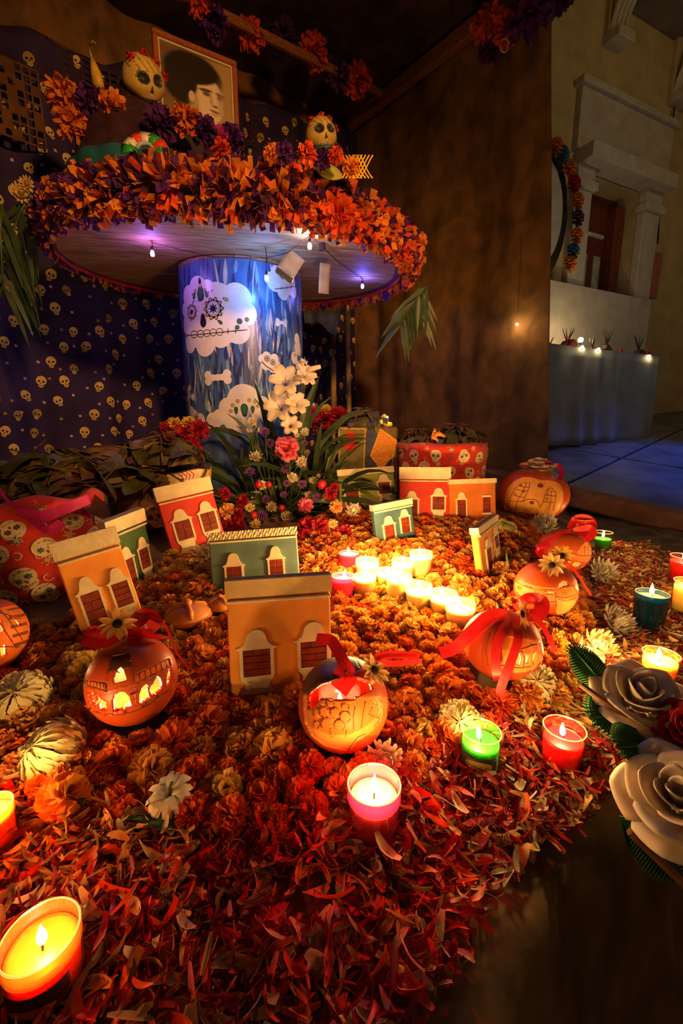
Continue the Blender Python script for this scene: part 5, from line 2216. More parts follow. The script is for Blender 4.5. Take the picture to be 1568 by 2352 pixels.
def mask3(x, z):
    for h in holes3:
        if inpoly(x, z, h):
            return None
    if inpoly(x, z, pan3):
        return (FL if z > -.1 else PA, .02)
    return (SK if x > -.75 else FL, 0)


t3, R3_, bs3, p3 = gourd('ribbed pumpkin with a daisy and long red ribbons hanging over its front', 1152, 1478, 92, .035, mask3, gm, squash=.86, ribs=9, light=.4, name='carved_pumpkin', cat='pumpkin', snap=HS(holes3) + PS([pan3], .01), lines=lin3)
rt, up, to = bs3
L_ = lambda x, z, f: (rt * x + up * z + to * f) * R3_
b = MB()
b.tube([L_(.0, .60, .2), L_(-.05, .80, .2), L_(-.15, .95, .1)], [R3_ * .13, R3_ * .10, R3_ * .07], 8)
b.build('stem', m_stem, t3)
daisy(t3, L_(.42, .78, .62), to * .5 + rt * .9 + up * .2, R3_ * .36, 9, 3)
for pts, w, a in [([(.1, .70, .5), (-.3, .62, .75), (-.75, .1, .95), (-1.05, -.28, .9), (-1.42, -.50, .8)], .15, .2),
                  ([(.18, .62, .60), (0, .3, .95), (-.12, -.2, 1.05), (-.05, -.72, 1.0), (.0, -.85, .9)], .11, .2),
                  ([(.25, .62, .60), (.35, .2, 1.0), (.22, -.4, 1.08), (.05, -1.1, .95), (.2, -1.6, .8), (.5, -1.95, .7), (.95, -2.05, .6)], .10, .2),
                  ([(.35, .8, .4), (.75, .72, .6), (1.02, .35, .65), (1.18, .02, .6)], .06, .2),
                  ([(.3, .85, .3), (.5, 1.2, .2), (.85, 1.2, .2), (.8, .85, .3), (.45, .8, .4)], .18, .4)]:
    ribbon(t3, [L_(*q) for q in pts], R3_ * w, a, a + .3)

# P4: gourd with two daisies, glowing band
C4 = (640, 1105, 450)
holes4 = [zp(q, *C4) for q in [[(800, 1060), (815, 990), (860, 935), (910, 945), (930, 990), (880, 1020), (860, 1045)], [(245, 1170), (250, 1110), (320, 1120), (310, 1175)], [(350, 1090), (470, 1095), (460, 1118), (360, 1110)],
                                [(530, 1180), (600, 1175), (600, 1260), (535, 1280)], [(640, 1190), (760, 1165), (765, 1125), (640, 1140)]]]
pan4 = zp([(210, 1060), (450, 1080), (770, 1075), (1000, 1000), (1080, 1130), (1060, 1300), (980, 1430), (810, 1480), (800, 1270), (520, 1350), (400, 1290), (230, 1210)], *C4)
lin4 = [zp(q, *C4) for q in [[(200, 1060), (400, 1120), (560, 1130), (780, 1085), (1020, 980)], [(780, 1130), (800, 1300), (815, 1480)], [(790, 1190), (900, 1195), (1060, 1120)], [(820, 1230), (950, 1240), (1070, 1160)], [(870, 1160), (880, 1110), (910, 1110), (925, 1160)], [(520, 1350), (660, 1300), (800, 1265)], [(510, 1150), (505, 1330)]]]


def mask4(x, z):
    for h in holes4:
        if inpoly(x, z, h):
            return None
    if inpoly(x, z, pan4):
        return (FL if (x < .33 or z > -.25) else PA, .025)
    return (SK, 0)


t4, R4_, bs4, p4 = gourd('round glowing gourd with two cream daisies on top, right of the white candles', 1252, 1352, 72, .05, mask4, gm, squash=.92, light=.5, snap=HS(holes4) + PS([pan4], .01), lines=lin4, lw=.013)
rt, up, to = bs4
L_ = lambda x, z, f: (rt * x + up * z + to * f) * R4_
m_dc = M('daisy_cream', (.95, .66, .25), .6, .1, 40, transl=.25)
daisy(t4, L_(.12, .78, .80), to + up * .3, R4_ * .42, 11, 4, m_dc)
daisy(t4, L_(.38, 1.14, .45), to + up * .4, R4_ * .38, 12, 5, M('daisy_gold', (.95, .52, .10), .6, .1, 40, transl=.25))
for pts, w in [([(.1, .85, .6), (-.15, 1.05, .5), (-.32, 1.2, .4), (-.1, 1.3, .3)], .16), ([(.2, .9, .5), (.6, .9, .6), (.95, .5, .6), (1.3, .0, .5)], .03)]:
    ribbon(t4, [L_(*q) for q in pts], R4_ * w, .2, .9)

# P5: gourd behind it with a large red bow
C5 = (900, 590, 380)
holes5 = [zp(q, *C5) for q in [[(960, 800), (965, 730), (1010, 720), (1020, 790), (990, 820)], [(1030, 820), (1060, 760), (1130, 750), (1150, 790), (1100, 850)], [(1160, 850), (1200, 760), (1235, 760), (1220, 830)]]]
pan5 = zp([(950, 560), (1090, 600), (1130, 480), (1200, 400), (1250, 480), (1280, 640), (1230, 740), (1000, 690)], *C5)
lin5 = [zp(q, *C5) for q in [[(990, 610), (1130, 640), (1270, 620)], [(1180, 470), (1190, 640)], [(1230, 470), (1235, 650)], [(940, 560), (1090, 610)]]]


def mask5(x, z):
    for h in holes5:
        if inpoly(x, z, h):
            return None
    if inpoly(x, z, pan5):
        return (FL, .025)
    return (SK, 0)


t5, R5_, bs5, p5 = gourd('dark red gourd with a big red bow, behind the daisy gourd', 1294, 1264, 60, .06, mask5, gm, squash=.88, light=.35, snap=HS(holes5) + PS([pan5], .01), lines=lin5)
rt, up, to = bs5
L_ = lambda x, z, f: (rt * x + up * z + to * f) * R5_
for pts, w in [([(.2, .75, .4), (-.2, .55, .7), (-.6, .2, .8), (-1.0, -.05, .75)], .17), ([(.2, .85, .3), (.35, 1.25, .2), (.75, 1.25, .2), (.8, .9, .3), (.3, .8, .4)], .25),
               ([(.3, .8, .4), (.8, 1.0, .4), (.95, .75, .5), (.7, .5, .6)], .14), ([(.1, .9, .2), (.3, 1.3, .0), (.7, 1.4, .0)], .12)]:
    ribbon(t5, [L_(*q) for q in pts], R5_ * w, .2, .9)
daisy(t5, L_(.55, 1.30, .1), up + to * .25, R5_ * .40, 11, 6, M('daisy_gold', (.95, .52, .10), .6, .1, 40, transl=.25))

# P6: large pumpkin with two carved church towers
C6 = (820, 690, 575)
pan6 = zp([(390, 980), (395, 700), (440, 560), (540, 440), (640, 360), (760, 345), (850, 375), (920, 400), (1020, 395), (1150, 420), (1230, 470), (1285, 620), (1290, 800), (1250, 980), (1190, 1070), (420, 1060)], *C6)
lin6 = [zp(q, *C6) for q in [
    [(455, 1000), (510, 710), (560, 570), (640, 480), (765, 440), (770, 540), (690, 830), (600, 850)], [(595, 1000), (600, 850), (640, 740), (690, 560), (720, 480)],
    [(510, 710), (600, 740), (700, 760)], [(560, 600), (660, 620), (740, 620)], [(610, 520), (690, 560), (770, 540)], [(540, 660), (600, 740)],
    [(690, 830), (770, 785), (850, 780), (910, 820), (955, 940)], [(960, 930), (990, 820), (1010, 690), (1030, 600), (1080, 500), (1130, 580), (1160, 620), (1170, 740), (1150, 990)],
    [(985, 820), (1150, 825)], [(1005, 690), (1165, 695)], [(1030, 600), (1150, 610)], [(1045, 560), (1120, 560)], [(1100, 610), (1105, 820), (1085, 980)],
    [(1040, 645), (1070, 645), (1070, 675), (1040, 675), (1040, 645)], [(1030, 740), (1075, 740), (1075, 780), (1030, 780), (1030, 740)], [(460, 850), (600, 850), (700, 840)]]]
dot6 = [((x - C6[0]) / C6[2], (C6[1] - y) / C6[2], r / C6[2]) for x, y, r in [(825, 850, 36), (930, 500, 46), (680, 640, 26), (640, 520, 22)]]


def mask6(x, z):
    for cx, cz, r in dot6:
        if math.hypot(x - cx, z - cz) < r:
            return (GR, .015)
    if inpoly(x, z, pan6):
        return (PA, .012)
    return (SK, 0)


t6, R6_, bs6, p6 = gourd('largest pumpkin, cut with two church towers and crowned with roses, at the back right', 1222, 1134, 82, .10, mask6, gm, squash=.80, ribs=10, light=0, solid=0, name='carved_pumpkin', n=(190, 150), lobes=.045, cat='pumpkin', snap=PS([pan6], .006), lines=lin6, lw=.011)
rt, up, to = bs6
L_ = lambda x, z, f: (rt * x + up * z + to * f) * R6_
m_wrose = M('rose_cream', (.78, .58, .42), .6, .1, 30, transl=.15)


def rose_mesh(name, R, mat, seed, layers=((5, .95, .95), (5, .72, .80), (4, .48, .62), (3, .25, .48))):
    rr = random.Random(seed)
    b = MB()
    for n, rad, hz in layers:
        off = rr.uniform(0, 6.28)
        for i in range(n):
            a0 = off + 2 * PI * i / n
            half = PI / n * 1.35

            def pt(u, v):
                a = a0 + (u - .5) * 2 * half * (1 - .25 * v * v)
                r = R * rad * (.25 + .75 * math.sin(v * 1.5)) + (R * .10 * v ** 4)
                lip = .10 * R * v ** 3 * math.cos((u - .5) * PI)
                return (r * math.cos(a), r * math.sin(a), R * hz * v * (.9 - .35 * rad) + lip - .1 * R)
            b.grid(pt, 6, 5)
    me = bpy.data.meshes.new(name)
    me.from_pydata(b.v, [], b.f)
    me.materials.append(mat)
    me.polygons.foreach_set('use_smooth', [True] * len(b.f))
    return me


for k, (x, z, r, mt) in enumerate([(.02, .92, .23, m_wrose), (.22, .80, .18, m_wrose), (-.26, .88, .14, M('rose_pink', (.75, .22, .20), .6, .1, 30)), (.08, 1.08, .13, m_wrose),
                                   (.34, 1.00, .10, M('berry_red', (.60, .02, .02), .4, .1, 30)), (.46, .88, .08, m_wrose), (.25, 1.1, .08, M('bud_gold', (.60, .34, .06), .6, .1, 30)), (.42, .76, .07, M('bud_gold', (.60, .34, .06), .6, .1, 30))]):
    q = (to * .6 + up).to_track_quat('Z', 'X').to_euler()
    link('rose', rose_mesh('rose', R6_ * r, mt, 50 + k), t6, L_(x, z * .86, .35), q)
ribbon(t6, [L_(.5, .82, .35), L_(.62, .82, .4), L_(.70, .62, .5), L_(.66, .42, .65)], R6_ * .06, .3, .5, M('ribbon_wine', (.30, .01, .04), .4))

# P7: cut by the left edge
C7 = (0, 0, 1)
lin7 = [[(.1, .9), (.35, .3), (.62, -.5)], [(.30, .85), (.55, .3), (.78, -.35)], [(-.2, -.25), (.3, -.35), (.7, -.5)], [(.4, .5), (.85, .2)]]
holes7 = [[(.62, .42), (.72, .36), (.84, .02), (.74, .06)], [(.0, -.45), (.16, -.40), (.22, -.72), (.04, -.75)], [(.30, -.35), (.42, -.33), (.40, -.62), (.30, -.66)], [(.30, .28), (.42, .30), (.44, .0), (.34, .0)]]


def mask7(x, z):
    for h in holes7:
        if inpoly(x, z, h):
            return None
    if .58 < x < .95 and abs(z) < .55 and math.sin(z * 26) > .5:
        return (GR, .03)
    if x > .1 and z < .6:
        return (FL, .02)
    return (SK, 0)


gourd('carved glowing gourd cut by the left edge of the picture', -42, 1462, 106, .03, mask7, gm, squash=.98, light=.5, snap=HS(holes7), lines=lin7)

# ------------------------------------------------------------------ sweet bread rolls
m_bread = M('bread_crust', (.72, .30, .08), .45, scale=12, col2=(.45, .13, .03), bump=.2)
for k, (px, py, w, gz, lb, col) in enumerate([(432, 1412, 54, .045, 'glazed sweet bread roll with a knob, lying on the yellow flowers', None),
                                              (505, 1388, 34, .055, 'second sweet bread roll half hidden behind the apricot house', None),
                                              (1152, 1214, 34, .105, 'greenish yellow bread roll beside the edge-on orange house', M('bread_green', (.45, .36, .10), .5, .2, 12)),
                                              (1108, 1208, 24, .105, 'brown bread roll behind the edge-on orange house', None)]):
    p = on(px, py + w * .25, gz + .01)
    dep = p.y * CT - (p.z - CAMZ) * ST
    R = w * dep / FPX
    t = thing('bread_roll', lb, 'bread', (p.x, p.y, gz + .012), (0, 0, .3 * k), 'bread rolls among the flowers')
    OBST.append((p.x, p.y, R * .9))
    mt = col or m_bread
    b = MB()
    b.lathe([(.001, 0), (R * .9, .0), (R, R * .18), (R * .92, R * .42), (R * .65, R * .60), (R * .3, R * .68), (.001, R * .70)], 36, mod=lambda a, z: 1 + .03 * math.sin(a * 3 + z * 40))
    b.build('roll', mt, t)
    for q in range(4):
        a = q * PI / 2 + .5
        b = MB()
        b.tube([(math.cos(a) * R * f, math.sin(a) * R * f, R * hz) for f, hz in ((.08, .70), (.35, .68), (.65, .58), (.92, .34))], [R * .13, R * .11, R * .15, R * .08], 8)
        b.build('dough_strip', mt, t)
    b = MB()
    b.lathe([(R * .22 * math.sin(x) + 1e-4, R * .76 - R * .18 * math.cos(x)) for x in [PI * i / 8 for i in range(9)]], 14)
    b.build('knob', mt, t)
# ------------------------------------------------------------------ cloth-covered baskets
m_redcloth2 = M('skull_fabric_red', (.72, .04, .03), .8, .12, 30, sheen=.2)
fab = [M('fab_cream', (.80, .66, .38), .8, .06, 30), M('fab_black', (.03, .02, .02), .8, .1, 30), M('fab_red', (.50, .02, .03), .8, .1, 30), M('fab_teal', (.04, .20, .20), .8, .1, 30),
       M('fab_gold', (.75, .42, .06), .8, .1, 30), M('fab_pink', (.75, .12, .20), .8, .1, 30)]


def sugar_skull(pr, u, v, s, rot, k):
    c, s_ = math.cos(rot), math.sin(rot)
    P = lambda x, y: (u + (x * c - y * s_) * s, v + (x * s_ + y * c) * s)
    pr.star(*P(0, .1), s * .62, 0, 1, 18, 2, rot, 1, .95)
    pr.star(*P(0, -.42), s * .40, 0, 1.1, 14, 2, rot, 1, .75)
    for e in (-1, 1):
        cx, cy = P(e * .25, .0)
        pr.star(cx, cy, lambda a: s * (.15 + .05 * math.cos(6 * a)), (3, 1)[k % 2], 2, 24, 1, rot)
        pr.star(cx, cy, s * .065, 2, 3, 8)
    pr.star(*P(0, -.22), lambda a: s * .07 * (1.2 + .4 * math.cos(2 * a + PI)), 2, 2, 10, 1, rot)
    for i in range(5):
        pr.star(*P(-.24 + .12 * i, -.50), s * .055, 2, 2, 6, 1, rot, .8, 1.2)
        pr.star(*P(-.24 + .12 * i, -.50), s * .035, 0, 3, 6, 1, rot, .8, 1.2)
    for i in range(3):
        pr.star(*P(-.14 + .14 * i, .46), s * .05, (5, 4, 3)[i], 2, 7)
    pr.line([P(.35 - .25 * math.cos(q), .35 + .12 * math.sin(q * 2)) for q in [i * .35 for i in range(9)]], s * .03, 2, 2)


def curl(pr, u, v, s, rot, mi):
    pr.line([(u + s * (.12 + .06 * a) * math.cos(a + rot), v + s * (.12 + .06 * a) * math.sin(a + rot)) for a in [i * .5 for i in range(10)]], s * .07, mi, 1.2)


def blossom(pr, u, v, s, rot, mi):
    for i in range(6):
        a = rot + i * PI / 3
        pr.star(u + s * .22 * math.cos(a), v + s * .22 * math.sin(a), s * .17, 0, 1.1, 9, 1, a, 1, .5)
        pr.star(u + s * .22 * math.cos(a), v + s * .22 * math.sin(a), s * .12, mi, 1.6, 9, 1, a, 1, .5)
    pr.star(u, v, s * .09, 4, 2, 8)


def cloth_basket(name, label, cx, cy, z0, prof, cloth, squash=1.0, yaw=0, motif=.07, seed=0, span=1.9, lump=.02):
    """soft basket of revolution; prof [(r, z)] above z0"""
    t = thing(name, label, 'basket', (cx, cy, z0), (0, 0, 0), 'cloth-covered baskets behind the houses')
    OBST.append((cx, cy, prof[1][0] * .95))
    A = math.atan2(-cy, -cx)

    def surf(u, v, off=0.0):
        L = [0]
        for (r0, y0), (r1_, y1) in zip(prof, prof[1:]):
            L.append(L[-1] + math.hypot(r1_ - r0, y1 - y0))
        v = max(0, min(L[-1] - 1e-6, v))
        for i in range(len(prof) - 1):
            if v <= L[i + 1]:
                f = (v - L[i]) / (L[i + 1] - L[i])
                r = prof[i][0] + (prof[i + 1][0] - prof[i][0]) * f
                z = prof[i][1] + (prof[i + 1][1] - prof[i][1]) * f
                break
        a = A + u / max(.05, prof[1][0])
        w = 1 + lump * math.sin(a * 5 + z * 12 + seed) + lump * .6 * math.sin(a * 9 - z * 9)
        zz = z + lump * .4 * math.sin(a * 6 + seed) * (z / prof[-1][1])
        return Vector(((r * w + off) * math.cos(a), (r * w + off) * math.sin(a) * squash, zz))
    tot = sum(math.hypot(b_[0] - a_[0], b_[1] - a_[1]) for a_, b_ in zip(prof, prof[1:]))
    circ = 2 * PI * prof[1][0]
    b = MB()
    b.grid(lambda u, v: surf(circ * u, tot * v), 80, 18, 0, True)
    cl = mod_solid(b.build('cloth', cloth, t), .004)
    return t, cl, surf, tot


def fabric_print(cl, surf, v0, tot, motif, half, seed):
    pr = Print(lambda u, v, off: surf(u, v, off * 2 + .0035))
    rr = random.Random(seed)
    k = 0
    v = v0 + motif * .2
    while v < tot - motif * .2:
        u = -half + (k % 2) * motif * .55
        while u < half:
            s = motif * rr.uniform(.40, .50)
            sugar_skull(pr, u + rr.uniform(-.01, .01), v + rr.uniform(-.01, .01), s, rr.uniform(-.9, .9) + (PI if rr.random() < .3 else 0), rr.randrange(2))
            blossom(pr, u + motif * .56, v + motif * .35, s * .8, rr.uniform(0, 1), rr.choice((3, 4, 2)))
            curl(pr, u + motif * .52, v - motif * .12, s * .8, rr.uniform(0, 6), rr.choice((0, 3, 4, 0)))
            curl(pr, u + motif * .40, v + motif * .52, s * .6, rr.uniform(0, 6), rr.choice((0, 3, 4)))
            u += motif * 1.06
        v += motif * .70
        k += 1
    return pr.b.build('skull_print', fab, cl, smooth=False)


# left red basket
cL = at(105, 1300, 1.09)
zL = bed(cL.x, cL.y) - .03
zt_ = at(120, 1160, .92).z - zL
rL = abs(at(262, 1250, 1.16).x - cL.x)
tL, clL, sfL, totL = cloth_basket('fabric_basket', 'big red sugar-skull cloth basket under the leaf heap at the left', cL.x, cL.y, zL,
                                  [(.001, .002), (rL * .88, .004), (rL * .98, zt_ * .35), (rL, zt_ * .7), (rL * 1.02, zt_ * 1.0), (rL * .96, zt_ * 1.02), (rL * .8, zt_ * .97)], m_redcloth2, seed=1)
fabric_print(clL, sfL, rL * .88, rL * .88 + zt_ * 1.0, .085, .45, 3)
m_pinkrib = M('ribbon_pink', (.72, .03, .22), .35, .15, 20, transl=.2, spec=.5)
for pts, w in [([(-.06, -rL * .98, zt_ * .86), (-.02, -rL * 1.02, zt_ * 1.02), (.02, -rL * 1.0, zt_ * 1.14), (.05, -rL * 1.0, zt_ * 1.0), (.10, -rL * .95, zt_ * .92)], .009),
               ([(.06, -rL * .98, zt_ * .95), (.11, -rL * .94, zt_ * .88), (.15, -rL * .86, zt_ * .93), (.19, -rL * .6, zt_ * 1.0)], .013),
               ([(.09, -rL * .99, zt_ * .86), (.12, -rL * .95, zt_ * .75), (.15, -rL * .9, zt_ * .82)], .011),
               ([(-.18, -rL * .9, zt_ * .85), (-.12, -rL * 1.0, zt_ * .9), (-.06, -rL * 1.02, zt_ * .92)], .014)]:
    ribbon(tL, pts, w, .2, .9, m_pinkrib, 'pink_ribbon')

# right round red basket
cR = at(1010, 1060, 1.86)
zR = bed(cR.x, cR.y)
rR = 104 * 1.80 / FPX
ztR = at(1010, 1020, 1.86 - rR).z - zR
tR, clR, sfR, totR = cloth_basket('fabric_basket', 'round red sugar-skull cloth basket behind the red and orange houses', cR.x, cR.y, zR,
                                  [(.001, .002), (rR * .93, .004), (rR * .97, ztR * .4), (rR, ztR), (rR * .96, ztR * 1.005), (rR * .93, ztR * .93)], m_redcloth2, seed=2, lump=.006)
fabric_print(clR, sfR, rR * .93, rR * .93 + ztR * 1.0, .082, .40, 5)

# patchwork basket, left of the bouquet
m_tweed = M('tweed_brown', (.17, .11, .05), .9, scale=160, col2=(.05, .035, .02))
m_patchbr = M('patch_tan', (.26, .13, .05), .9, .15, 40)
m_zig = M('zigzag_trim', (.75, .46, .06), .8, .1, 30)


def patch(pr, poly, mi, trim=None, layer=1):
    cx = sum(p[0] for p in poly) / len(poly)
    cy = sum(p[1] for p in poly) / len(poly)

    def rad(a):
        best = .001
        dx, dy = math.cos(a), math.sin(a)
        for (ax, ay), (bx, by) in zip(poly, poly[1:] + poly[:1]):
            ex, ey = bx - ax, by - ay
            den = dx * ey - dy * ex
            if abs(den) < 1e-9:
                continue
            t = ((ax - cx) * ey - (ay - cy) * ex) / den
            s = ((ax - cx) * dy - (ay - cy) * dx) / den
            if t > 0 and -1e-6 <= s <= 1 + 1e-6:
                best = max(best, t)
        return best
    pr.star(cx, cy, rad, mi, layer, 48, 4)
    if trim is not None:
        P = poly + poly[:1]
        for (ax, ay), (bx, by) in zip(P, P[1:]):
            L = math.hypot(bx - ax, by - ay)
            n = max(2, int(L / .006))
            nx, ny = -(by - ay) / L, (bx - ax) / L
            pr.line([(ax + (bx - ax) * i / n + nx * .0022 * (-1) ** i, ay + (by - ay) * i / n + ny * .0022 * (-1) ** i) for i in range(n + 1)], .0035, trim, layer + 1)


cP = at(372, 1180, 1.52)
zP = bed(cP.x, cP.y)
rP = abs(at(478, 1150, 1.52).x - cP.x) * 1.02
ztP = at(372, 1088, 1.52 - rP).z - zP
tP, clP, sfP, totP = cloth_basket('fabric_basket', 'brown patchwork cloth basket behind the leaning red house', cP.x, cP.y, zP,
                                  [(.001, .002), (rP * .86, .004), (rP * .94, ztP * .4), (rP, ztP), (rP * .95, ztP * 1.01), (rP * .85, ztP * .95)], m_tweed, seed=4, lump=.012)
pr = Print(lambda u, v, off: sfP(u, v, off * 2 + .0035))
v0 = rP * .86
patch(pr, [(-.20, v0 + ztP * .78), (-.04, v0 + ztP * .82), (-.02, v0 + ztP * .99), (-.20, v0 + ztP * .99)], 0, 4)
patch(pr, [(.03, v0 + ztP * .78), (.12, v0 + ztP * .80), (.15, v0 + ztP * .99), (.02, v0 + ztP * .99)], 6, 4)
patch(pr, [(.14, v0 + ztP * .70), (.24, v0 + ztP * .74), (.24, v0 + ztP * .99), (.17, v0 + ztP * .99)], 4, 4)
patch(pr, [(-.22, v0 + .02), (-.06, v0 + .02), (.02, v0 + ztP * .35), (-.06, v0 + ztP * .55), (-.20, v0 + ztP * .45)], 7, None)
for i, (u, v) in enumerate([(-.14, v0 + ztP * .90), (-.08, v0 + ztP * .9), (.08, v0 + ztP * .9)]):
    for q in range(4):
        pr.line([(u - .025 + .012 * q + .008 * math.sin(s * 1.2), v - .012 + .008 * s) for s in range(5)], .003, 2, 3)
sugar_skull(pr, -.02, v0 + ztP * .22, .055, .3, 1)
pr.b.build('patches', fab + [M('patch_white', (.72, .58, .40), .8), m_patchbr], clP, smooth=False)

# patchwork box, right of the bouquet
pc = at(838, 1060, 1.86)
zB = bed(pc.x, pc.y)
wB = (at(905, 1060, 1.80) - at(770, 1060, 1.80)).x
hB = at(838, 980, 1.80).z - zB
bx = thing('patchwork_box', 'tall cloth-covered box with bright patchwork and yellow zigzag trim, right of the bouquet', 'box', (pc.x, pc.y, zB), (0, 0, .10))
OBST.append((pc.x, pc.y, wB * .55))
b = MB()
b.box((0, 0, hB / 2), (wB, .16, hB), bev=.008)
body = b.build('box_body', M('box_brown', (.16, .10, .04), .8, .2, 30), bx, smooth=False)
pr = Print(lambda u, v, off: Vector((u, -.0808 - off * 1.5, v)))
w2 = wB / 2
patch(pr, [(-w2 * .98, hB * .45), (-w2 * .15, hB * .40), (-w2 * .10, hB * .97), (-w2 * .98, hB * .98)], 7, 4)
patch(pr, [(-w2 * .85, hB * .72), (-w2 * .45, hB * .66), (-w2 * .40, hB * .90), (-w2 * .70, hB * .96)], 2, None, 3)
patch(pr, [(-w2 * .10, hB * .30), (w2 * .28, hB * .30), (w2 * .28, hB * .98), (-w2 * .08, hB * .98)], 8, None)
patch(pr, [(w2 * .08, hB * .62), (w2 * .40, hB * .97), (w2 * .95, hB * .82), (w2 * .78, hB * .40), (w2 * .42, hB * .44)], 9, 4, 3)
patch(pr, [(w2 * .12, hB * .20), (w2 * .95, hB * .20), (w2 * .98, hB * .62), (w2 * .70, hB * .55)], 1, None, 4)
sugar_skull(pr, w2 * .66, hB * .44, .05, -.3, 1)
pr.b.build('patches', fab + [fab[0], M('patch_olive', (.16, .14, .05), .8), M('patch_blue', (.05, .06, .12), .8), M('patch_orange', (.70, .30, .05), .85, scale=120, col2=(.45, .16, .03))], body, smooth=False)
# stub candle on the box
pt_ = at(890, 976, 1.80)
t = thing('stub_candle', 'short yellow candle stub on the corner of the patchwork box', 'candle', (pc.x + w2 * .74, pc.y - .03, zB + hB))
b = MB()
b.lathe([(.001, 0), (.020, 0), (.021, .012), (.016, .018), (.001, .019)], 20)
b.build('wax', wax('wax_yellow', (.95, .72, .12)), t)
b = MB()
b.lathe([(.0003, .02), (.003, .024), (.0034, .03), (.002, .038), (.0003, .044)], 10)
b.build('flame', m_flame, t)
lamp('flame_light', 'POINT', (0, 0, .032), FLAME_COL, .10, .004, t)

# ------------------------------------------------------------------ dried leaf heaps and bundles
m_dleaf = M('dried_leaf', (.26, .13, .045), .6, .3, 14, spec=.4, rand=.35)
m_dleaf2 = M('dried_leaf_green', (.12, .11, .032), .6, .3, 14, spec=.4, rand=.35)
m_twig = M('twig', (.16, .08, .03), .8, .3, 20)


def leaf_mesh(L, w, curl_, seed, fold=.25):
    rr = random.Random(seed)
    b = MB()
    ph = rr.uniform(0, 6)

    def pt(u, v):
        x = (u - .5) * 2
        ww = w * math.sin(PI * (.06 + .93 * v)) ** .75
        return (x * ww, L * (v - .5), -curl_ * L * (2 * v - 1) ** 2 + fold * ww * abs(x) + .05 * L * math.sin(v * 9 + ph + x))
    b.grid(pt, 4, 8)
    me = bpy.data.meshes.new('leaf')
    me.from_pydata(b.v, [], b.f)
    me.polygons.foreach_set('use_smooth', [True] * len(b.f))
    return me


leaf_meshes = []
for k in range(8):
    for mt in (m_dleaf, m_dleaf2):
        me = leaf_mesh(RND.uniform(.16, .24), RND.uniform(.025, .045), RND.uniform(.08, .25), k)
        me.materials.append(mt)
        leaf_meshes.append(me)


def leaf_heap(name, label, c, rx, ry, rz, n, seed, scale=1.0, ties=0, group=None):
    rr = random.Random(seed)
    t = thing(name, label, 'leaf bundle', c, group=group)
    b = MB()
    b.grid(lambda u, v: (rx * .9 * math.cos(2 * PI * u) * math.sin(PI * (.5 - .5 * v) + .001), ry * .9 * math.sin(2 * PI * u) * math.sin(PI * (.5 - .5 * v) + .001),
                         rz * .85 * math.cos(PI * (.5 - .5 * v)) - .0), 24, 8, 0, True)
    b.build('core', m_dleaf2, t)
    for i in range(n):
        a = rr.uniform(0, 2 * PI)
        q = math.sqrt(rr.random())
        x, y = rx * q * math.cos(a), ry * q * math.sin(a)
        z = rz * math.sqrt(max(0, 1 - q * q)) * rr.uniform(.85, 1.05)
        o = link('leaf', rr.choice(leaf_meshes), t, (x, y, z))
        nrm = Vector((x / rx ** 2, y / ry ** 2, max(.2, z) / rz ** 2)).normalized()
        e = nrm.to_track_quat('Z', 'Y') @ Euler((rr.gauss(0, .15), rr.gauss(0, .25), rr.choice((PI / 2, -PI / 2, PI / 2 + .4, 0)) + rr.gauss(0, .4))).to_quaternion()
        o.rotation_euler = e.to_euler()
        o.scale = (scale * rr.uniform(.8, 1.15),) * 3
    for i in range(ties):
        a = PI * i / ties + .3
        b = MB()
        P = [(rx * 1.06 * math.cos(a) * math.cos(s), ry * 1.06 * math.sin(a) * math.cos(s), rz * 1.08 * math.sin(s)) for s in [PI * k / 14 for k in range(15)]]
        b.tube(P, .0028, 5)
        b.build('string', m_twig, t)
    if ties:
        for i in range(10):
            b = MB()
            a = rr.uniform(0, 6.28)
            b.tube([(0, 0, rz), (.02 * math.cos(a), .02 * math.sin(a), rz * 1.1 + .012), (.05 * math.cos(a), .05 * math.sin(a), rz + rr.uniform(-.005, .02))], .0022, 5)
            b.build('string_end', m_twig, t)
    return t


GLB = 'dried leaf bundles on the baskets'
zl = zL + zt_
th_ = leaf_heap('dried_leaf_heap', 'wide heap of brown dried leaves over the red basket at the left', (cL.x - .02, cL.y + .05, zl - .03), rL * 1.05, rL * .75, .115, 70, 1, .9, 0, GLB)
pq = at(215, 1068, 1.42)
leaf_heap('dried_leaf_heap', 'heap of brown dried leaves and twigs between the two left baskets', (pq.x, pq.y, pq.z - .06), .24, .16, .10, 60, 2, 1.1, 0, GLB)
for i in range(14):
    rr = random.Random(700 + i)
    p0 = at(rr.uniform(20, 320), rr.uniform(1030, 1110), rr.uniform(1.12, 1.40))
    a = rr.uniform(-.9, .9)
    L = rr.uniform(.08, .16)
    b = MB()
    b.tube([(-L / 2 * math.cos(a), 0, -L / 2 * math.sin(a)), (0, .01, .008), (L / 2 * math.cos(a), .0, L / 2 * math.sin(a) + .01)], [.0028, .0024, .0012], 5)
    tag(b.build('twig', m_twig, loc=p0), 'thin dry twig sticking out of the leaf heaps at the left', 'twig', 'twigs in the leaf heaps')
pq = at(372, 1040, 1.46)
leaf_heap('leaf_bundle', 'dark leaf-wrapped parcel tied with string on the patchwork basket', (pq.x, pq.y, pq.z - .035), .13, .10, .085, 26, 3, .75, 4, GLB)
leaf_heap('leaf_bundle', 'leaf-wrapped parcel tied with string on top of the patchwork box', (pc.x - .005, pc.y, zB + hB - .005), .098, .075, .065, 20, 4, .55, 4, GLB)
leaf_heap('leaf_bundle', 'large leaf-wrapped parcel in the round red basket, the right one', (cR.x + .06, cR.y, zR + ztR - .015), .115, .10, .075, 24, 5, .6, 5, GLB)
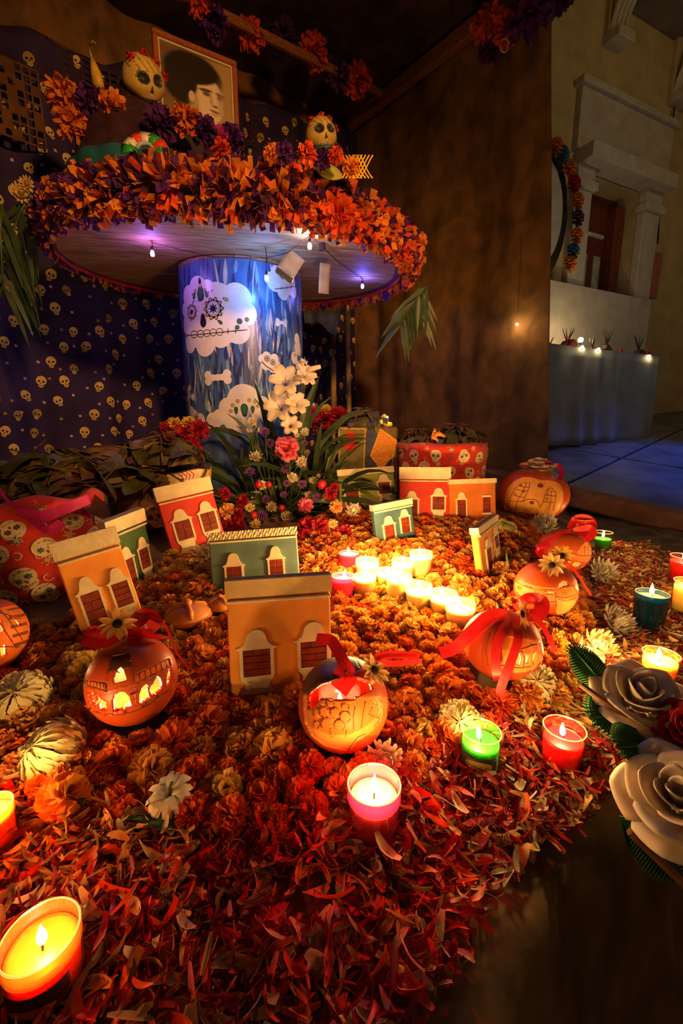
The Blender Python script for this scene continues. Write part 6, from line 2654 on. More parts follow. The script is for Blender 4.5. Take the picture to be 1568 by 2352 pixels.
leaf_heap('leaf_bundle', 'smaller leaf-wrapped parcel in the round red basket, the left one', (cR.x - .10, cR.y + .02, zR + ztR - .02), .08, .08, .06, 16, 6, .5, 3, GLB)
p0 = at(990, 1004, 1.70)
b = MB()
for i in range(3):
    a = i * 1.1 - 1.0
    b.strip([(0, 0, 0), (.03 * math.cos(a), -.004, .018 * math.sin(a) + .012), (.055 * math.cos(a), 0, .02 * math.sin(a))], [Vector((0, 0, 1)) * .007, Vector((0, .2, 1)) * .009, Vector((0, 0, 1)) * .005])
tag(mod_solid(b.build('orange_bow', M('bow_orange', (.85, .30, .05), .5), loc=p0), .001), 'small orange bow at the rim of the round red basket', 'bow')

# ------------------------------------------------------------------ flower heads
def ball_flower(R, n, seed, wid=.34, frill=.10, cover=1.6, inner=.25, lift=.0, nseg=2, droop=0.0, narrow=.6, tip=.6):
    """ruffled head on +Z made of n small petals"""
    rr = random.Random(seed)
    b = MB()
    for i in range(n):
        t = 1 - cover * (i + .5) / n
        a = i * 2.39996 + rr.uniform(-.35, .35)
        s_ = math.sqrt(max(0, 1 - t * t))
        d = (Vector((s_ * math.cos(a), s_ * math.sin(a), t)) + Vector((rr.gauss(0, .10), rr.gauss(0, .10), rr.gauss(0, .10)))).normalized()
        x = d.cross(Vector((0, 0, 1)))
        if x.length < .05:
            x = Vector((1, 0, 0))
        x = Matrix.Rotation(rr.uniform(-.7, .7), 3, d) @ x.normalized()
        y = x.cross(d)
        L = R * rr.uniform(.86, 1.08)
        w = R * wid * rr.uniform(.8, 1.2)
        V, F = [], []
        m = nseg + 1
        for j in range(m):
            f = j / nseg
            r = inner * R + (L - inner * R) * f
            ww = w * (narrow + (1 - narrow) * math.sin(f * PI * .62)) * (1 if f < 1 else tip)
            bend = -y * R * (.12 + droop) * f * f + Vector((0, 0, lift * R * f))
            for u in (-1, 0, 1):
                jit = frill * R if j == nseg else frill * R * .3
                V.append(d * (r - (0.0 if u else -.05 * R * f)) + x * u * ww + bend + y * (abs(u) * .10 * R * f) +
                         Vector((rr.uniform(-jit, jit), rr.uniform(-jit, jit), rr.uniform(-jit, jit))))
        for j in range(nseg):
            for u in range(2):
                F.append((j * 3 + u, j * 3 + u + 1, j * 3 + u + 4, j * 3 + u + 3))
        b.add(V, F)
    return b


def ray_flower(R, n, seed, rows=3, wid=.12, cup=.35, cream=None, droop=.0):
    """chrysanthemum: rows of long petals, inner ones upright"""
    rr = random.Random(seed)
    b = MB()
    for k in range(rows):
        nn = n
        el = .05 + (1.35 - .05) * k / max(1, rows - 1) - droop
        Lr = R * (1 - .42 * k / rows)
        for i in range(nn):
            a = 2 * PI * (i + .5 * (k % 2)) / nn + rr.uniform(-.12, .12)
            e0 = el + rr.uniform(-.14, .14)
            c, s_ = math.cos(a), math.sin(a)
            L = Lr * rr.uniform(.85, 1.08)
            w = R * wid * rr.uniform(.8, 1.2)
            P, S = [], []
            for q in (0, .35, .7, .92, 1.0):
                r = L * q
                ee = e0 + cup * q * q
                P.append(Vector((c * r * math.cos(ee), s_ * r * math.cos(ee), r * math.sin(ee) - .02 * R)))
                S.append(Vector((-s_, c, 0)) * w * (.5, .95, 1.0, .7, .15)[(0, .35, .7, .92, 1.0).index(q)] + Vector((0, 0, rr.uniform(-.2, .2) * w)))
            b.strip(P, S)
    return b


def to_mesh(b, name, mats, smooth=True):
    me = bpy.data.meshes.new(name)
    me.from_pydata(b.v, [], b.f)
    for m in (mats if isinstance(mats, (list, tuple)) else [mats]):
        me.materials.append(m)
    if smooth:
        me.polygons.foreach_set('use_smooth', [True] * len(b.f))
    me.update()
    return me


m_mumw = M('mum_white', (.86, .76, .52), .6, .08, 40, transl=.3)
m_mump = M('mum_purple', (.34, .12, .42), .6, .2, 60, transl=.25)
m_carn = M('carnation_pink', (.80, .07, .20), .6, .25, 60, transl=.25, col2=(.85, .28, .36))
m_redc = M('carnation_red', (.42, .012, .03), .6, .25, 40, transl=.2)
m_peach = M('mum_peach', (.90, .45, .14), .6, .12, 40, transl=.3)
m_berry = M('berry_crimson', (.45, .012, .02), .35, .15, 30, spec=.5)
m_yelc = M('carnation_yellow', (.75, .48, .05), .6, .15, 40, transl=.25)
m_stemg = M('stem_green', (.06, .09, .025), .6, .25, 30)
m_glad = M('gladiolus_white', (.92, .80, .66), .5, .05, 30, transl=.3)
m_strap = M('strap_leaf', (.035, .065, .018), .4, .3, 18, transl=.15, spec=.5)
m_strap2 = M('strap_leaf_olive', (.085, .095, .02), .4, .3, 18, transl=.15, spec=.5)

BQ = (400, 780, 3.484)
bq = lambda x, y: (BQ[0] + x / BQ[2], BQ[1] + y / BQ[2])
root = at(640, 1235, 1.62)
root.z = bed(root.x, root.y)
bank = {}


def head(kind, px, py, rpx, Y, label, group, cat='flower', stem=True, up=.55, sd=0):
    p = at(px, py, Y)
    R = rpx * proj(p)[2] / FPX * 1.05
    key = (kind, sd % 3)
    if key not in bank:
        mk = {'white': lambda: to_mesh(ray_flower(1, 15, sd + 5, 4, .12, .35), 'petals', m_mumw),
              'purple': lambda: to_mesh(ray_flower(1, 16, sd + 7, 4, .09, .3), 'petals', m_mump),
              'carnation': lambda: to_mesh(ball_flower(1, 70, sd + 9, .42, .12, 1.3), 'petals', m_carn, False),
              'red': lambda: to_mesh(ball_flower(1, 60, sd + 11, .36, .14, 1.4), 'petals', m_redc, False),
              'peach': lambda: to_mesh(ball_flower(1, 60, sd + 12, .30, .10, 1.4), 'petals', m_peach, False),
              'yellow': lambda: to_mesh(ball_flower(1, 50, sd + 13, .34, .12, 1.4), 'petals', m_yelc, False),
              'paleyellow': lambda: to_mesh(ray_flower(1, 16, sd + 15, 4, .11, .4), 'petals', M('mum_paleyellow', (.85, .66, .26), .6, .1, 40, transl=.3)),
              'lilac': lambda: to_mesh(ball_flower(1, 50, sd + 14, .3, .12, 1.4), 'petals', M('mum_lilac', (.62, .52, .72), .6, .1, 40, transl=.3), False),
              'berry': lambda: to_mesh(MB().lathe([(math.sin(x) + 1e-4, -math.cos(x) * 1.05) for x in [PI * i / 10 for i in range(11)]], 16), 'petals', m_berry)}
        bank[key] = mk[kind]()
    to = (Vector((0, 0, CAMZ)) - p).normalized()
    rr = random.Random(int(px * 7 + py))
    nrm = (to + Vector((rr.uniform(-.35, .35), 0, up + rr.uniform(-.2, .2)))).normalized()
    t = thing('flower' if kind != 'berry' else 'berry', label, cat, p, (0, 0, 0), group)
    o = link('petals', bank[key], t, None, nrm.to_track_quat('Z', 'X').to_euler())
    o.scale = (R, R, R)
    if stem:
        e = root + Vector((rr.uniform(-.05, .05), rr.uniform(-.03, .05), 0)) - p
        b = MB()
        k0 = -nrm * R * .4
        b.tube([k0, k0 + e * .3 + Vector((e.x * -.15, .01, -.01)), k0 + e * .65 + Vector((e.x * -.12, 0, 0)), e], [.0026, .0024, .0026, .003], 5)
        b.build('stem', m_stemg, t)
    return t


GB = 'flowers of the bouquet before the drum'
for k, (x, y, r, lb) in enumerate([
        (630, 660, 50, 'white daisy-like bloom highest on the left of the bouquet'), (600, 725, 27, 'small white bloom under the highest left one, its left neighbour'), (660, 720, 27, 'small white bloom under the highest left one, its right neighbour'),
        (1050, 745, 42, 'white bloom turned sideways at the upper right of the bouquet'), (980, 765, 26, 'small white bloom below the gladiolus'), (655, 940, 58, 'large white bloom left of the pink carnation'),
        (1025, 985, 56, 'large white bloom right of the pink carnation'), (945, 1110, 52, 'white bloom in the middle of the bouquet, under a purple one'), (1110, 1130, 38, 'white bloom by the red berry at the right'),
        (1155, 1092, 20, 'tiny white bud at the right of the bouquet'), (705, 1168, 46, 'white bloom between two red berries'), (655, 1252, 50, 'white bloom low at the left, over the red carnations'),
        (780, 1345, 52, 'cream bloom low in the middle of the bouquet'), (900, 1422, 60, 'largest cream bloom at the foot of the bouquet'), (1075, 1245, 36, 'white bloom above the lower pink carnation'), (1215, 1280, 44, 'white bloom turned sideways at the lower right')]):
    px, py = bq(x, y)
    head('white', px, py, r / BQ[2], 1.62 - .10 * sstep(1000, 1250, py) + .02 * (k % 3), lb, GB, sd=k)
for k, (x, y, r, lb) in enumerate([
        (725, 742, 46, 'purple bloom highest in the bouquet'), (770, 830, 42, 'dark purple bloom left above the pink carnation'), (605, 1060, 46, 'purple bloom at the left edge of the bouquet'), (890, 1035, 48, 'purple bloom right under the pink carnation'),
        (900, 1152, 36, 'purple bloom in the centre below a white one'), (1020, 1160, 42, 'purple bloom right of the centre'), (880, 1245, 36, 'small purple bloom lying flat in the centre'), (740, 1280, 44, 'purple bloom low at the left centre'),
        (700, 1412, 54, 'biggest purple bloom at the foot of the bouquet'), (567, 1442, 42, 'purple bloom at the lower left by a red berry'), (1140, 1262, 42, 'purple bloom at the lower right'), (1045, 830, 28, 'small purple bloom at the upper right')]):
    px, py = bq(x, y)
    head('purple', px, py, r / BQ[2], 1.61 - .10 * sstep(1000, 1250, py) + .02 * (k % 2), lb, GB, sd=k)
for k, (x, y, r, kd, lb) in enumerate([
        (905, 880, 92, 'carnation', 'large pink carnation in the middle of the bouquet'), (1050, 1330, 60, 'carnation', 'smaller pink carnation at the lower right of the bouquet'),
        (675, 1160, 30, 'berry', 'red berry left of a white bloom'), (755, 1160, 26, 'berry', 'red berry right of a white bloom'), (1180, 1160, 38, 'berry', 'biggest red berry at the right of the bouquet'),
        (860, 1350, 28, 'berry', 'red berry between two cream blooms'), (635, 1405, 30, 'berry', 'red berry at the lower left of the bouquet'),
        (425, 1375, 66, 'peach', 'peach bloom left of the bouquet, by the leaning red house'), (1295, 1335, 52, 'peach', 'peach bloom right of the bouquet, by the olive house'), (605, 1352, 48, 'paleyellow', 'pale yellow bloom among the red carnations'),
        (655, 1482, 50, 'paleyellow', 'pale yellow bloom just above the grey-green house'), (400, 1235, 48, 'red', 'red carnation beside the leaning red house'), (545, 1292, 52, 'red', 'red carnation above the pale yellow bloom'),
        (510, 1402, 52, 'red', 'red carnation right of the peach bloom'), (430, 1490, 50, 'red', 'red carnation lowest at the left of the bouquet'), (525, 1485, 48, 'red', 'red carnation above the left corner of the grey-green house'),
        (1250, 1232, 52, 'red', 'red carnation at the right under the biggest berry'), (1282, 1180, 36, 'red', 'small red carnation against the olive house'),
        (1060, 1490, 70, 'red', 'left upper head of the crimson cockscomb'), (1160, 1500, 70, 'red', 'right upper head of the crimson cockscomb'), (1050, 1590, 80, 'red', 'left lower head of the crimson cockscomb'), (1170, 1590, 80, 'red', 'right lower head of the crimson cockscomb'),
        (1360, 1550, 62, 'red', 'upper head of the smaller crimson cockscomb'), (1400, 1600, 50, 'red', 'lower head of the smaller crimson cockscomb'), (1270, 1480, 46, 'paleyellow', 'pale greenish bloom between the two cockscombs')]):
    px, py = bq(x, y)
    head(kd, px, py, r / BQ[2], 1.56 - .12 * sstep(1000, 1250, py) - (.10 if 'cockscomb' in lb else 0), lb, GB, sd=k, stem=kd != 'red')
GR_ = 'red and yellow flowers beside the drum'
for k, (px, py, r, kd, lb) in enumerate([
        (418, 1000, 26, 'red', 'dark red flower in the left bunch, the middle head'), (456, 988, 22, 'red', 'dark red flower in the left bunch, the right head'), (388, 990, 22, 'red', 'dark red flower in the left bunch, the left head'), (436, 1030, 26, 'red', 'dark red flower in the left bunch, the lowest head'),
        (400, 975, 16, 'yellow', 'yellow flower on top of the left red bunch, the left one'), (432, 972, 15, 'yellow', 'yellow flower on top of the left red bunch, the right one'),
        (716, 962, 24, 'red', 'dark red flower in the right bunch, the left head'), (745, 966, 24, 'red', 'dark red flower in the right bunch, the middle head'), (776, 960, 24, 'red', 'dark red flower in the right bunch, the right head'),
        (748, 944, 14, 'yellow', 'yellow flower on top of the right red bunch'), (708, 938, 15, 'lilac', 'pale lilac flower left of the right red bunch')]):
    head(kd, px, py, r, 1.72 if px < 600 else 1.90, lb, GR_, sd=k, stem=False)
for k, (px, py, r, lb) in enumerate([(48, 446, 24, 'pale yellow flower at the left end of the fringe, the lower one'), (62, 424, 18, 'pale yellow flower at the left end of the fringe, the upper one')]):
    head('paleyellow', px, py, r, 1.84, lb, 'pale flowers at the left end of the fringe', sd=k, stem=False)

# gladiolus
gl = thing('gladiolus', 'tall white gladiolus rising out of the bouquet', 'flower', root, group=None)
top = at(700, 820, 1.66) - root
b = MB()
b.tube([(0, 0, 0), top * .5 + Vector((-.02, 0, 0)), top], [.006, .005, .003], 7)
b.build('stem', m_stemg, gl)


def glad_bloom(parent, px, py, r, yaw, pitch, Y, name='bloom', open_=1.0):
    p = at(px, py, Y) - root
    R = r * Y * 1.05 / FPX
    b = MB()
    for i in range(6):
        a0 = i * PI / 3
        k = .92 if i % 2 else 1.0

        def pt(u, v):
            a = a0 + (u - .5) * .98 * (.5 + .8 * math.sin(v * 2.6)) * (1 - .6 * v ** 4)
            r_ = R * k * (.12 + .88 * v ** 1.5) * open_
            return (r_ * math.cos(a), r_ * math.sin(a), R * (1.05 * v - .45 * v ** 4) * (1.4 - .4 * open_) - R * .6 + .07 * R * math.sin(u * 11 + i) * v * v)
        b.grid(pt, 5, 7)
    o = b.build(name, m_glad, parent, loc=p, rot=(pitch, 0, yaw))
    b = MB()
    b.tube([(0, 0, -R * .6), (0, 0, R * .1), (.1 * R, 0, R * .45)], [R * .05, R * .03, R * .02], 5)
    b.build('stamen', m_yelc, o)


for px, py, r, yw, pi_, op in [(655, 872, 38, .1, 1.2, 1), (704, 860, 30, .7, 1.15, .9), (640, 932, 38, -.2, 1.25, 1), (682, 925, 30, .4, 1.2, .95), (668, 975, 28, .2, 1.3, .85), (697, 832, 16, .6, .8, .6)]:
    glad_bloom(gl, px, py, r, yw, pi_, 1.60, open_=op)
b = MB()
q0, q1 = at(704, 850, 1.61) - root, at(736, 842, 1.60) - root
b.tube([q0, q0.lerp(q1, .5), q1], [.006, .009, .007], 8)
b.build('bud', m_glad, gl)

# long strap leaves, one clump each side
def strap_clump(label, base, n, seed, spread, L0, mat, lean=0.0):
    rr = random.Random(seed)
    t = thing('strap_leaf_plant', label, 'plant', base)
    for i in range(n):
        a = rr.uniform(-spread, spread) + lean
        L = L0 * rr.uniform(.6, 1.1)
        dx, dz = math.sin(a), math.cos(a)
        dy = rr.uniform(-.35, .25)
        w = rr.uniform(.007, .015)
        P = []
        for q in range(8):
            f = q / 7
            P.append(Vector((dx * L * f * (1 + .25 * f), dy * L * f, dz * L * f - L * .55 * abs(dx) * f ** 2.6 - L * .12 * f ** 3)))
        S = []
        tw = rr.uniform(-.8, .8)
        for q in range(8):
            d = (P[min(q + 1, 7)] - P[max(q - 1, 0)]).normalized()
            s_ = Matrix.Rotation(tw + .4 * q / 7, 3, d) @ d.cross(Vector((0, -1, 0))).normalized()
            S.append(s_ * w * (.6, .9, 1, 1, .95, .8, .5, .08)[q])
        b = MB()
        b.strip(P, S)
        b.build('leaf', mat if rr.random() < .7 else m_strap2, t, loc=(rr.uniform(-.04, .04), rr.uniform(-.02, .02), 0))


strap_clump('clump of long dark strap leaves left of the bouquet', root + Vector((-.12, .10, 0)), 44, 1, 1.1, .46, m_strap, -.25)
strap_clump('clump of long dark strap leaves right of the bouquet', root + Vector((.14, .08, 0)), 34, 2, 1.1, .40, m_strap, .35)
strap_clump('clump of strap leaves behind the gladiolus', root + Vector((.02, .16, .02)), 26, 3, .55, .60, m_strap, 0)
strap_clump('low clump of broad leaves at the foot of the bouquet', root + Vector((.0, -.0, -.02)), 30, 4, 1.3, .24, m_strap, 0)

# ------------------------------------------------------------------ foam roses on wooden slats, near right
m_foam = M('foam_rose', (.70, .58, .46), .7, .06, 20, sss=.15, sssr=.006)
m_fleaf = M('foam_leaf', (.03, .13, .035), .6, .2, 30)
m_fvein = M('foam_leaf_edge', (.10, .30, .08), .6, .2, 30)
m_foamr = M('foam_rose_red', (.45, .01, .015), .6, .1, 20)
m_slat = M('slat_bark', (.30, .14, .06), .85, .3, 40, bump=.8)


def foam_rose(label, p, R, axis, seed, mat=None, spin=0.0):
    rr = random.Random(seed)
    q = Vector(axis).to_track_quat('Z', 'Y') @ Euler((0, 0, spin)).to_quaternion()
    t = thing('foam_rose', label, 'rose', p, q.to_euler())
    rings = [(5, 1.0, .34, .75, 0), (4, .78, .56, .60, .5), (3, .54, .74, .40, .2), (3, .34, .84, .20, .9), (2, .18, .84, .08, .3)]
    for n, rad, hz, flare, off in rings:
        for i in range(n):
            a0 = off + 2 * PI * i / n
            half = PI / n * 1.28

            def pt(u, v):
                x = (u - .5) * 2
                a = a0 + x * half * (1 - .30 * v ** 3)
                prof = math.sin(min(1, v * 1.05) * 1.45)
                r = R * rad * (.30 + .70 * prof) + R * flare * .38 * v ** 5 * (1 - .4 * abs(x))
                pk = .26 * R * (1 - abs(x) ** 1.1) * v ** 2
                return (r * math.cos(a), r * math.sin(a), R * hz * v + pk - R * .12 * v ** 6 * flare * 2.2 + .02 * R * x)
            b = MB()
            b.grid(pt, 12, 10)
            mod_solid(b.build('petal', mat or m_foam, t), .0016)
    return t


def saw_leaf(label, base, tip, w, nrm, seed=0):
    base, tip = Vector(base), Vector(tip)
    d = tip - base
    L = d.length
    y = d.normalized()
    x = y.cross(Vector(nrm)).normalized()
    n = x.cross(y).normalized()
    t = thing('serrated_leaf', label, 'leaf')
    t.matrix_world = Matrix.Translation(base) @ Matrix((x, y, n)).transposed().to_4x4()
    NT = 22
    b, e = MB(), MB()
    for sg in (-1, 1):
        V = [(0, 0, 0)]
        mid, out = [], []
        for i in range(NT + 1):
            f = i / NT
            ww = w * math.sin(PI * (.08 + .90 * f)) ** .7
            mid.append((0, L * f, .0))
            out.append((sg * ww, L * f - .01, -.10 * ww))
        for i in range(NT):
            f = (i + .5) / NT
            ww = w * math.sin(PI * (.08 + .90 * f)) ** .7 * 1.18
            tipv = (sg * ww, L * (f + .055), -.08 * ww)
            vv = [mid[i], mid[i + 1], out[i + 1], tipv, out[i]]
            b.add(vv, [(0, 1, 2, 4), (2, 3, 4)])
            e.tube([(sg * .25 * ww, L * (f - .01), .002), (sg * ww * .7, L * (f + .02), .001), (sg * ww * 1.0, L * (f + .05), -.07 * ww)], [.0005, .0008, .0004], 4)
    e.tube([(0, 0, .001), (0, L * .5, .002), (0, L * .98, .001)], [.0016, .0013, .0005], 5)
    mod_solid(b.build('blade', m_fleaf, t, smooth=False), .0022)
    e.build('veins', m_fvein, t)


def slat(label, a, c, w, h):
    a, c = Vector(a), Vector(c)
    d = c - a
    b = MB()
    b.box((0, 0, 0), (d.length, w, h), bev=.003)
    o = b.build('wood_slat', m_slat, smooth=False)
    o.matrix_world = Matrix.Translation((a + c) / 2) @ d.to_track_quat('X', 'Z').to_matrix().to_4x4()
    return tag(o, label, 'wooden slat', 'slats that carry the foam roses')


to_cam = lambda p: (Vector((0, 0, CAMZ)) - p).normalized()
pa_ = at(1468, 1622, .52)
foam_rose('upper white foam rose on a slat at the right', pa_, .050, to_cam(pa_) * .5 + Vector((.10, -.05, .85)), 1, spin=.4)
pb_ = at(1560, 1850, .40)
foam_rose('lower white foam rose at the right edge, nearer the camera', pb_, .050, to_cam(pb_) * .7 + Vector((-.15, 0, .6)), 2, spin=1.0)
pc_ = at(1595, 1690, .46)
foam_rose('dark red foam rose cut by the right edge between the white ones', pc_, .034, to_cam(pc_) * .6 + Vector((-.3, 0, .5)), 3, m_foamr)
UPV = Vector((-.25, -.55, .8))
saw_leaf('serrated green leaf pointing up and left beside the upper white rose', at(1400, 1590, .54), at(1306, 1480, .58), .020, UPV)
saw_leaf('serrated green leaf under the upper white rose', at(1460, 1640, .53), at(1352, 1650, .50), .032, UPV)
saw_leaf('serrated green leaf between the two white roses', at(1500, 1720, .46), at(1412, 1716, .44), .026, UPV)
saw_leaf('serrated green leaf right of the upper white rose', at(1535, 1590, .54), at(1545, 1560, .60), .022, UPV)
saw_leaf('serrated green leaf under the lower white rose, pointing down', at(1450, 1880, .41), at(1570, 2020, .38), .024, UPV)
slat('thin wooden slat beneath the upper white rose', at(1330, 1570, .53), at(1440, 1650, .50), .006, .008)
slat('thin wooden slat between the two white roses', at(1456, 1690, .47), at(1512, 1735, .45), .006, .008)
slat('long bark-edged slat beneath the lower white rose', at(1442, 1905, .40), at(1600, 2060, .36), .008, .010)
b = MB()
pS = [at(1600, 1560, .62), at(1600, 1700, .50), at(1620, 1900, .42), at(1640, 2100, .40)]
b.tube(pS, .006, 8)
b.tube([pS[3], pS[3] + Vector((.05, 0, -.3))], .006, 8)
tag(b.build('stand_pole', m_slat), 'thin pole at the right edge that carries the foam rose slats', 'pole')
# ------------------------------------------------------------------ big pale chrysanthemums on the bed
m_bigmum = M('bigmum_cream', (.86, .74, .40), .6, .08, 40, transl=.3)
m_bigmum2 = M('bigmum_white', (.82, .74, .58), .6, .08, 40, transl=.3)
GM = 'large pale chrysanthemum heads on the flower bed'


def incurved(sd):
    """ball of overlapping petals that curl towards the top"""
    rr = random.Random(sd)
    b = MB()
    for th0 in (112, 100, 88, 76, 64, 52, 40, 28, 16):
        t0 = math.radians(th0)
        n = max(5, int(25 * math.sin(t0)))
        ph = rr.uniform(0, 6)
        for i in range(n):
            a0 = ph + 2 * PI * i / n + rr.uniform(-.12, .12)
            w, rl = rr.uniform(.085, .125), rr.uniform(.88, 1.05)
            hook = rr.uniform(.02, .22)

            def pt(u, v):
                x = (u - .5) * 2
                t = t0 + math.radians(30 - 48 * v)
                r = rl * (.80 + .20 * math.sin(v * 2.3)) + hook * v ** 3
                ww = w * math.sin(PI * (.22 + .70 * v)) ** .7
                a = a0 + x * ww / max(.25, math.sin(max(.12, t)))
                r -= .06 * (1 - x * x) * v
                return (r * math.sin(t) * math.cos(a), r * math.sin(t) * math.sin(a), r * math.cos(t) * .9)
            b.grid(pt, 2, 4)
    return b


shaggy = lambda sd: ray_flower(1, 22, sd, 5, .085, .5)
for k, (px, py, r, kind, mt, lb) in enumerate([
        (45, 1600, 68, 0, m_bigmum, 'large pale yellow chrysanthemum at the left edge'),
        (122, 1722, 72, 0, m_bigmum, 'large cream chrysanthemum near the left corner of the flower bed'),
        (390, 1835, 72, 2, m_bigmum2, 'wilted cream chrysanthemum lying face down at the front edge'),
        (1056, 1660, 56, 0, m_bigmum, 'cream chrysanthemum beside the green candle'),
        (1225, 1565, 52, 0, m_bigmum, 'ball-shaped cream chrysanthemum in front of the ribboned pumpkin'),
        (1372, 1480, 50, 1, m_bigmum, 'flat pale chrysanthemum behind the serrated leaf'),
        (1412, 1425, 50, 1, m_bigmum2, 'shaggy white chrysanthemum left of the blue candle'),
        (1384, 1312, 40, 1, m_bigmum2, 'white chrysanthemum right of the bow gourd'),
        (1250, 1204, 36, 1, m_bigmum2, 'white chrysanthemum before the largest pumpkin'),
        (885, 1742, 58, 1, m_bigmum2, 'pale peach chrysanthemum behind the big pink candle'),
        (468, 1272, 30, 1, m_bigmum, 'pale yellow chrysanthemum under the leaning red house'),
        (812, 1172, 24, 1, m_bigmum2, 'white chrysanthemum at the foot of the olive house')]):
    gz = bed(*on(px, py, .03).xy)
    R = .04
    for _ in range(8):
        p = on(px, py, gz + R * .6)
        dep = p.y * CT - (p.z - CAMZ) * ST
        R = r * dep / FPX * .95
    rr = random.Random(k)
    nrm = Vector((rr.uniform(-.5, .5), -.75 + rr.uniform(-.2, .2), .8))
    t = thing('chrysanthemum', lb, 'flower', (p.x, p.y, gz + R * .45), nrm.to_track_quat('Z', 'X').to_euler(), GM)
    OBST.append((p.x, p.y, R * .75))
    if kind == 0:
        bb = incurved(40 + k)
    elif kind == 1:
        bb = shaggy(40 + k)
    else:
        bb = ray_flower(1, 19, 44, 2, .12, -.9, droop=.55)
        t.rotation_euler = (.35, .0, 0)
        t.location.z = gz + R * .75
    bb.v = [tuple(Vector(v) * R) for v in bb.v]
    link('petals', to_mesh(bb, 'petals', mt), t)
    b = MB()
    if kind == 2:
        b.tube([(0, 0, -.1 * R), (.02 * R, .1 * R, .25 * R), (.1 * R, .2 * R, .4 * R)], R * .06, 6)
    else:
        b.tube([(0, 0, -.1 * R), (0, 0, -.5 * R), (.05 * R, .1 * R, -.8 * R)], R * .06, 6)
    b.build('stem', m_stemg, t)

# ------------------------------------------------------------------ marigold carpet
COLS = [((.95, .33, .045), 'orange'), ((.90, .18, .02), 'deep orange'), ((.95, .46, .10), 'pale orange'), ((.88, .55, .13), 'yellow'), ((.55, .05, .03), 'dark red')]
mg = []
mgb = []
for ci, (c, nm) in enumerate(COLS):
    mt = M('marigold_' + nm.replace(' ', '_'), c, .65, .25, 70, transl=.28, rand=.12)
    row = []
    for v in range(4):
        if v < 2:
            bb = ball_flower(1, 105, 60 + v, .22, .10, 1.45, tip=1.1, narrow=.45)
        elif v == 2:
            bb = ball_flower(1, 140, 70 + v, .14, .09, 1.5, tip=1.0, narrow=.5)
        else:
            bb = ball_flower(1, 80, 66 + v, .27, .10, 1.3, tip=1.15, narrow=.4)
        row.append((bb, to_mesh(bb, 'marigold', mt, False)))
    mg.append(row)
BED_PX = [(-120, 1640), (0, 1680), (60, 1800), (190, 1850), (330, 1850), (500, 1870), (640, 1870), (760, 1850), (830, 1760), (950, 1760), (1010, 1690), (1150, 1640), (1180, 1600), (1280, 1590), (1320, 1520), (1350, 1430), (1340, 1340),
          (1310, 1240), (1190, 1195), (1140, 1185), (920, 1180), (780, 1165), (660, 1225), (500, 1235), (400, 1270), (300, 1340), (180, 1410), (60, 1430), (-120, 1460)]
pts = []
r1 = random.Random(31)
tries = 0
cell = {}
while tries < 60000:
    tries += 1
    x, y = r1.uniform(-1.0, 1.15), r1.uniform(.36, 1.9)
    z = bed(x, y)
    px, py, dep = proj((x, y, z + .02))
    if not inpoly(px, py, BED_PX):
        continue
    big = r1.random() < .28 and y < .75
    R = r1.uniform(.024, .032) if big else r1.uniform(.016, .025)
    ok = True
    for (ox, oy, orr) in OBST:
        if (x - ox) ** 2 + (y - oy) ** 2 < (orr + R * .25) ** 2:
            ok = False
            break
    if not ok:
        continue
    gx, gy = int(x / .05), int(y / .05)
    for i in (-1, 0, 1):
        for j in (-1, 0, 1):
            for (qx, qy, qr) in cell.get((gx + i, gy + j), ()):
                if (x - qx) ** 2 + (y - qy) ** 2 < ((R + qr) * .60) ** 2:
                    ok = False
    if not ok:
        continue
    cell.setdefault((gx, gy), []).append((x, y, R))
    nz = noise.noise(Vector((x * 3, y * 3, 7)))
    yel = sstep(-.15, -.45, x) * sstep(.6, .8, y)
    w = [1.0 + nz, .55 - nz * .5 + (.5 if y < .62 else 0), .45 + (.5 if .8 < y < 1.2 and x > -.1 else 0), .12 + 1.6 * yel, .06]  # extra pale heads round the white candles put their glare into the colour
    w = [max(0, q) for q in w]
    if yel > .5:
        w[1] *= .15
    ci = r1.choices(range(5), w)[0]
    if ci == 4:
        R *= .6
    pts.append((dep / R, x, y, z + R * r1.uniform(.25, .75), R, ci, r1.randrange(4), r1.uniform(0, 6.28), r1.uniform(-.7, .7), r1.uniform(-.2, .9)))
pts.sort()
MARKS = [('the large apricot house', -.10, .64), ('the church-front gourd', -.30, .64), ('the scale-carved gourd', p2.x, p2.y), ('the ribboned pumpkin', p3.x, p3.y), ('the daisy gourd', p4.x, p4.y),
         ('the white candle cluster', .13, 1.0), ('the big pink candle', .037, .42), ('the green candle', .22, .60), ('the leaning apricot house', -.47, .84), ('the wilted chrysanthemum', -.22, .44), ('the grey-green house', -.21, 1.0),
         ('the left-edge chrysanthemum', -.52, .62), ('the bread roll', -.33, .86), ('the edge-on orange house', .42, 1.13), ('the front end candle of the row', .24, .84)]


def where(x, y, marks):
    nm, mx, my = min(marks, key=lambda q: (q[1] - x) ** 2 + (q[2] - y) ** 2)
    dx, dy = x - mx, y - my
    d = math.hypot(dx, dy)
    side = ('right of' if dx > 0 else 'left of') if abs(dx) > abs(dy) else ('behind' if dy > 0 else 'in front of')
    return ('close ' if d < .10 else 'further ') + side + ' ' + nm


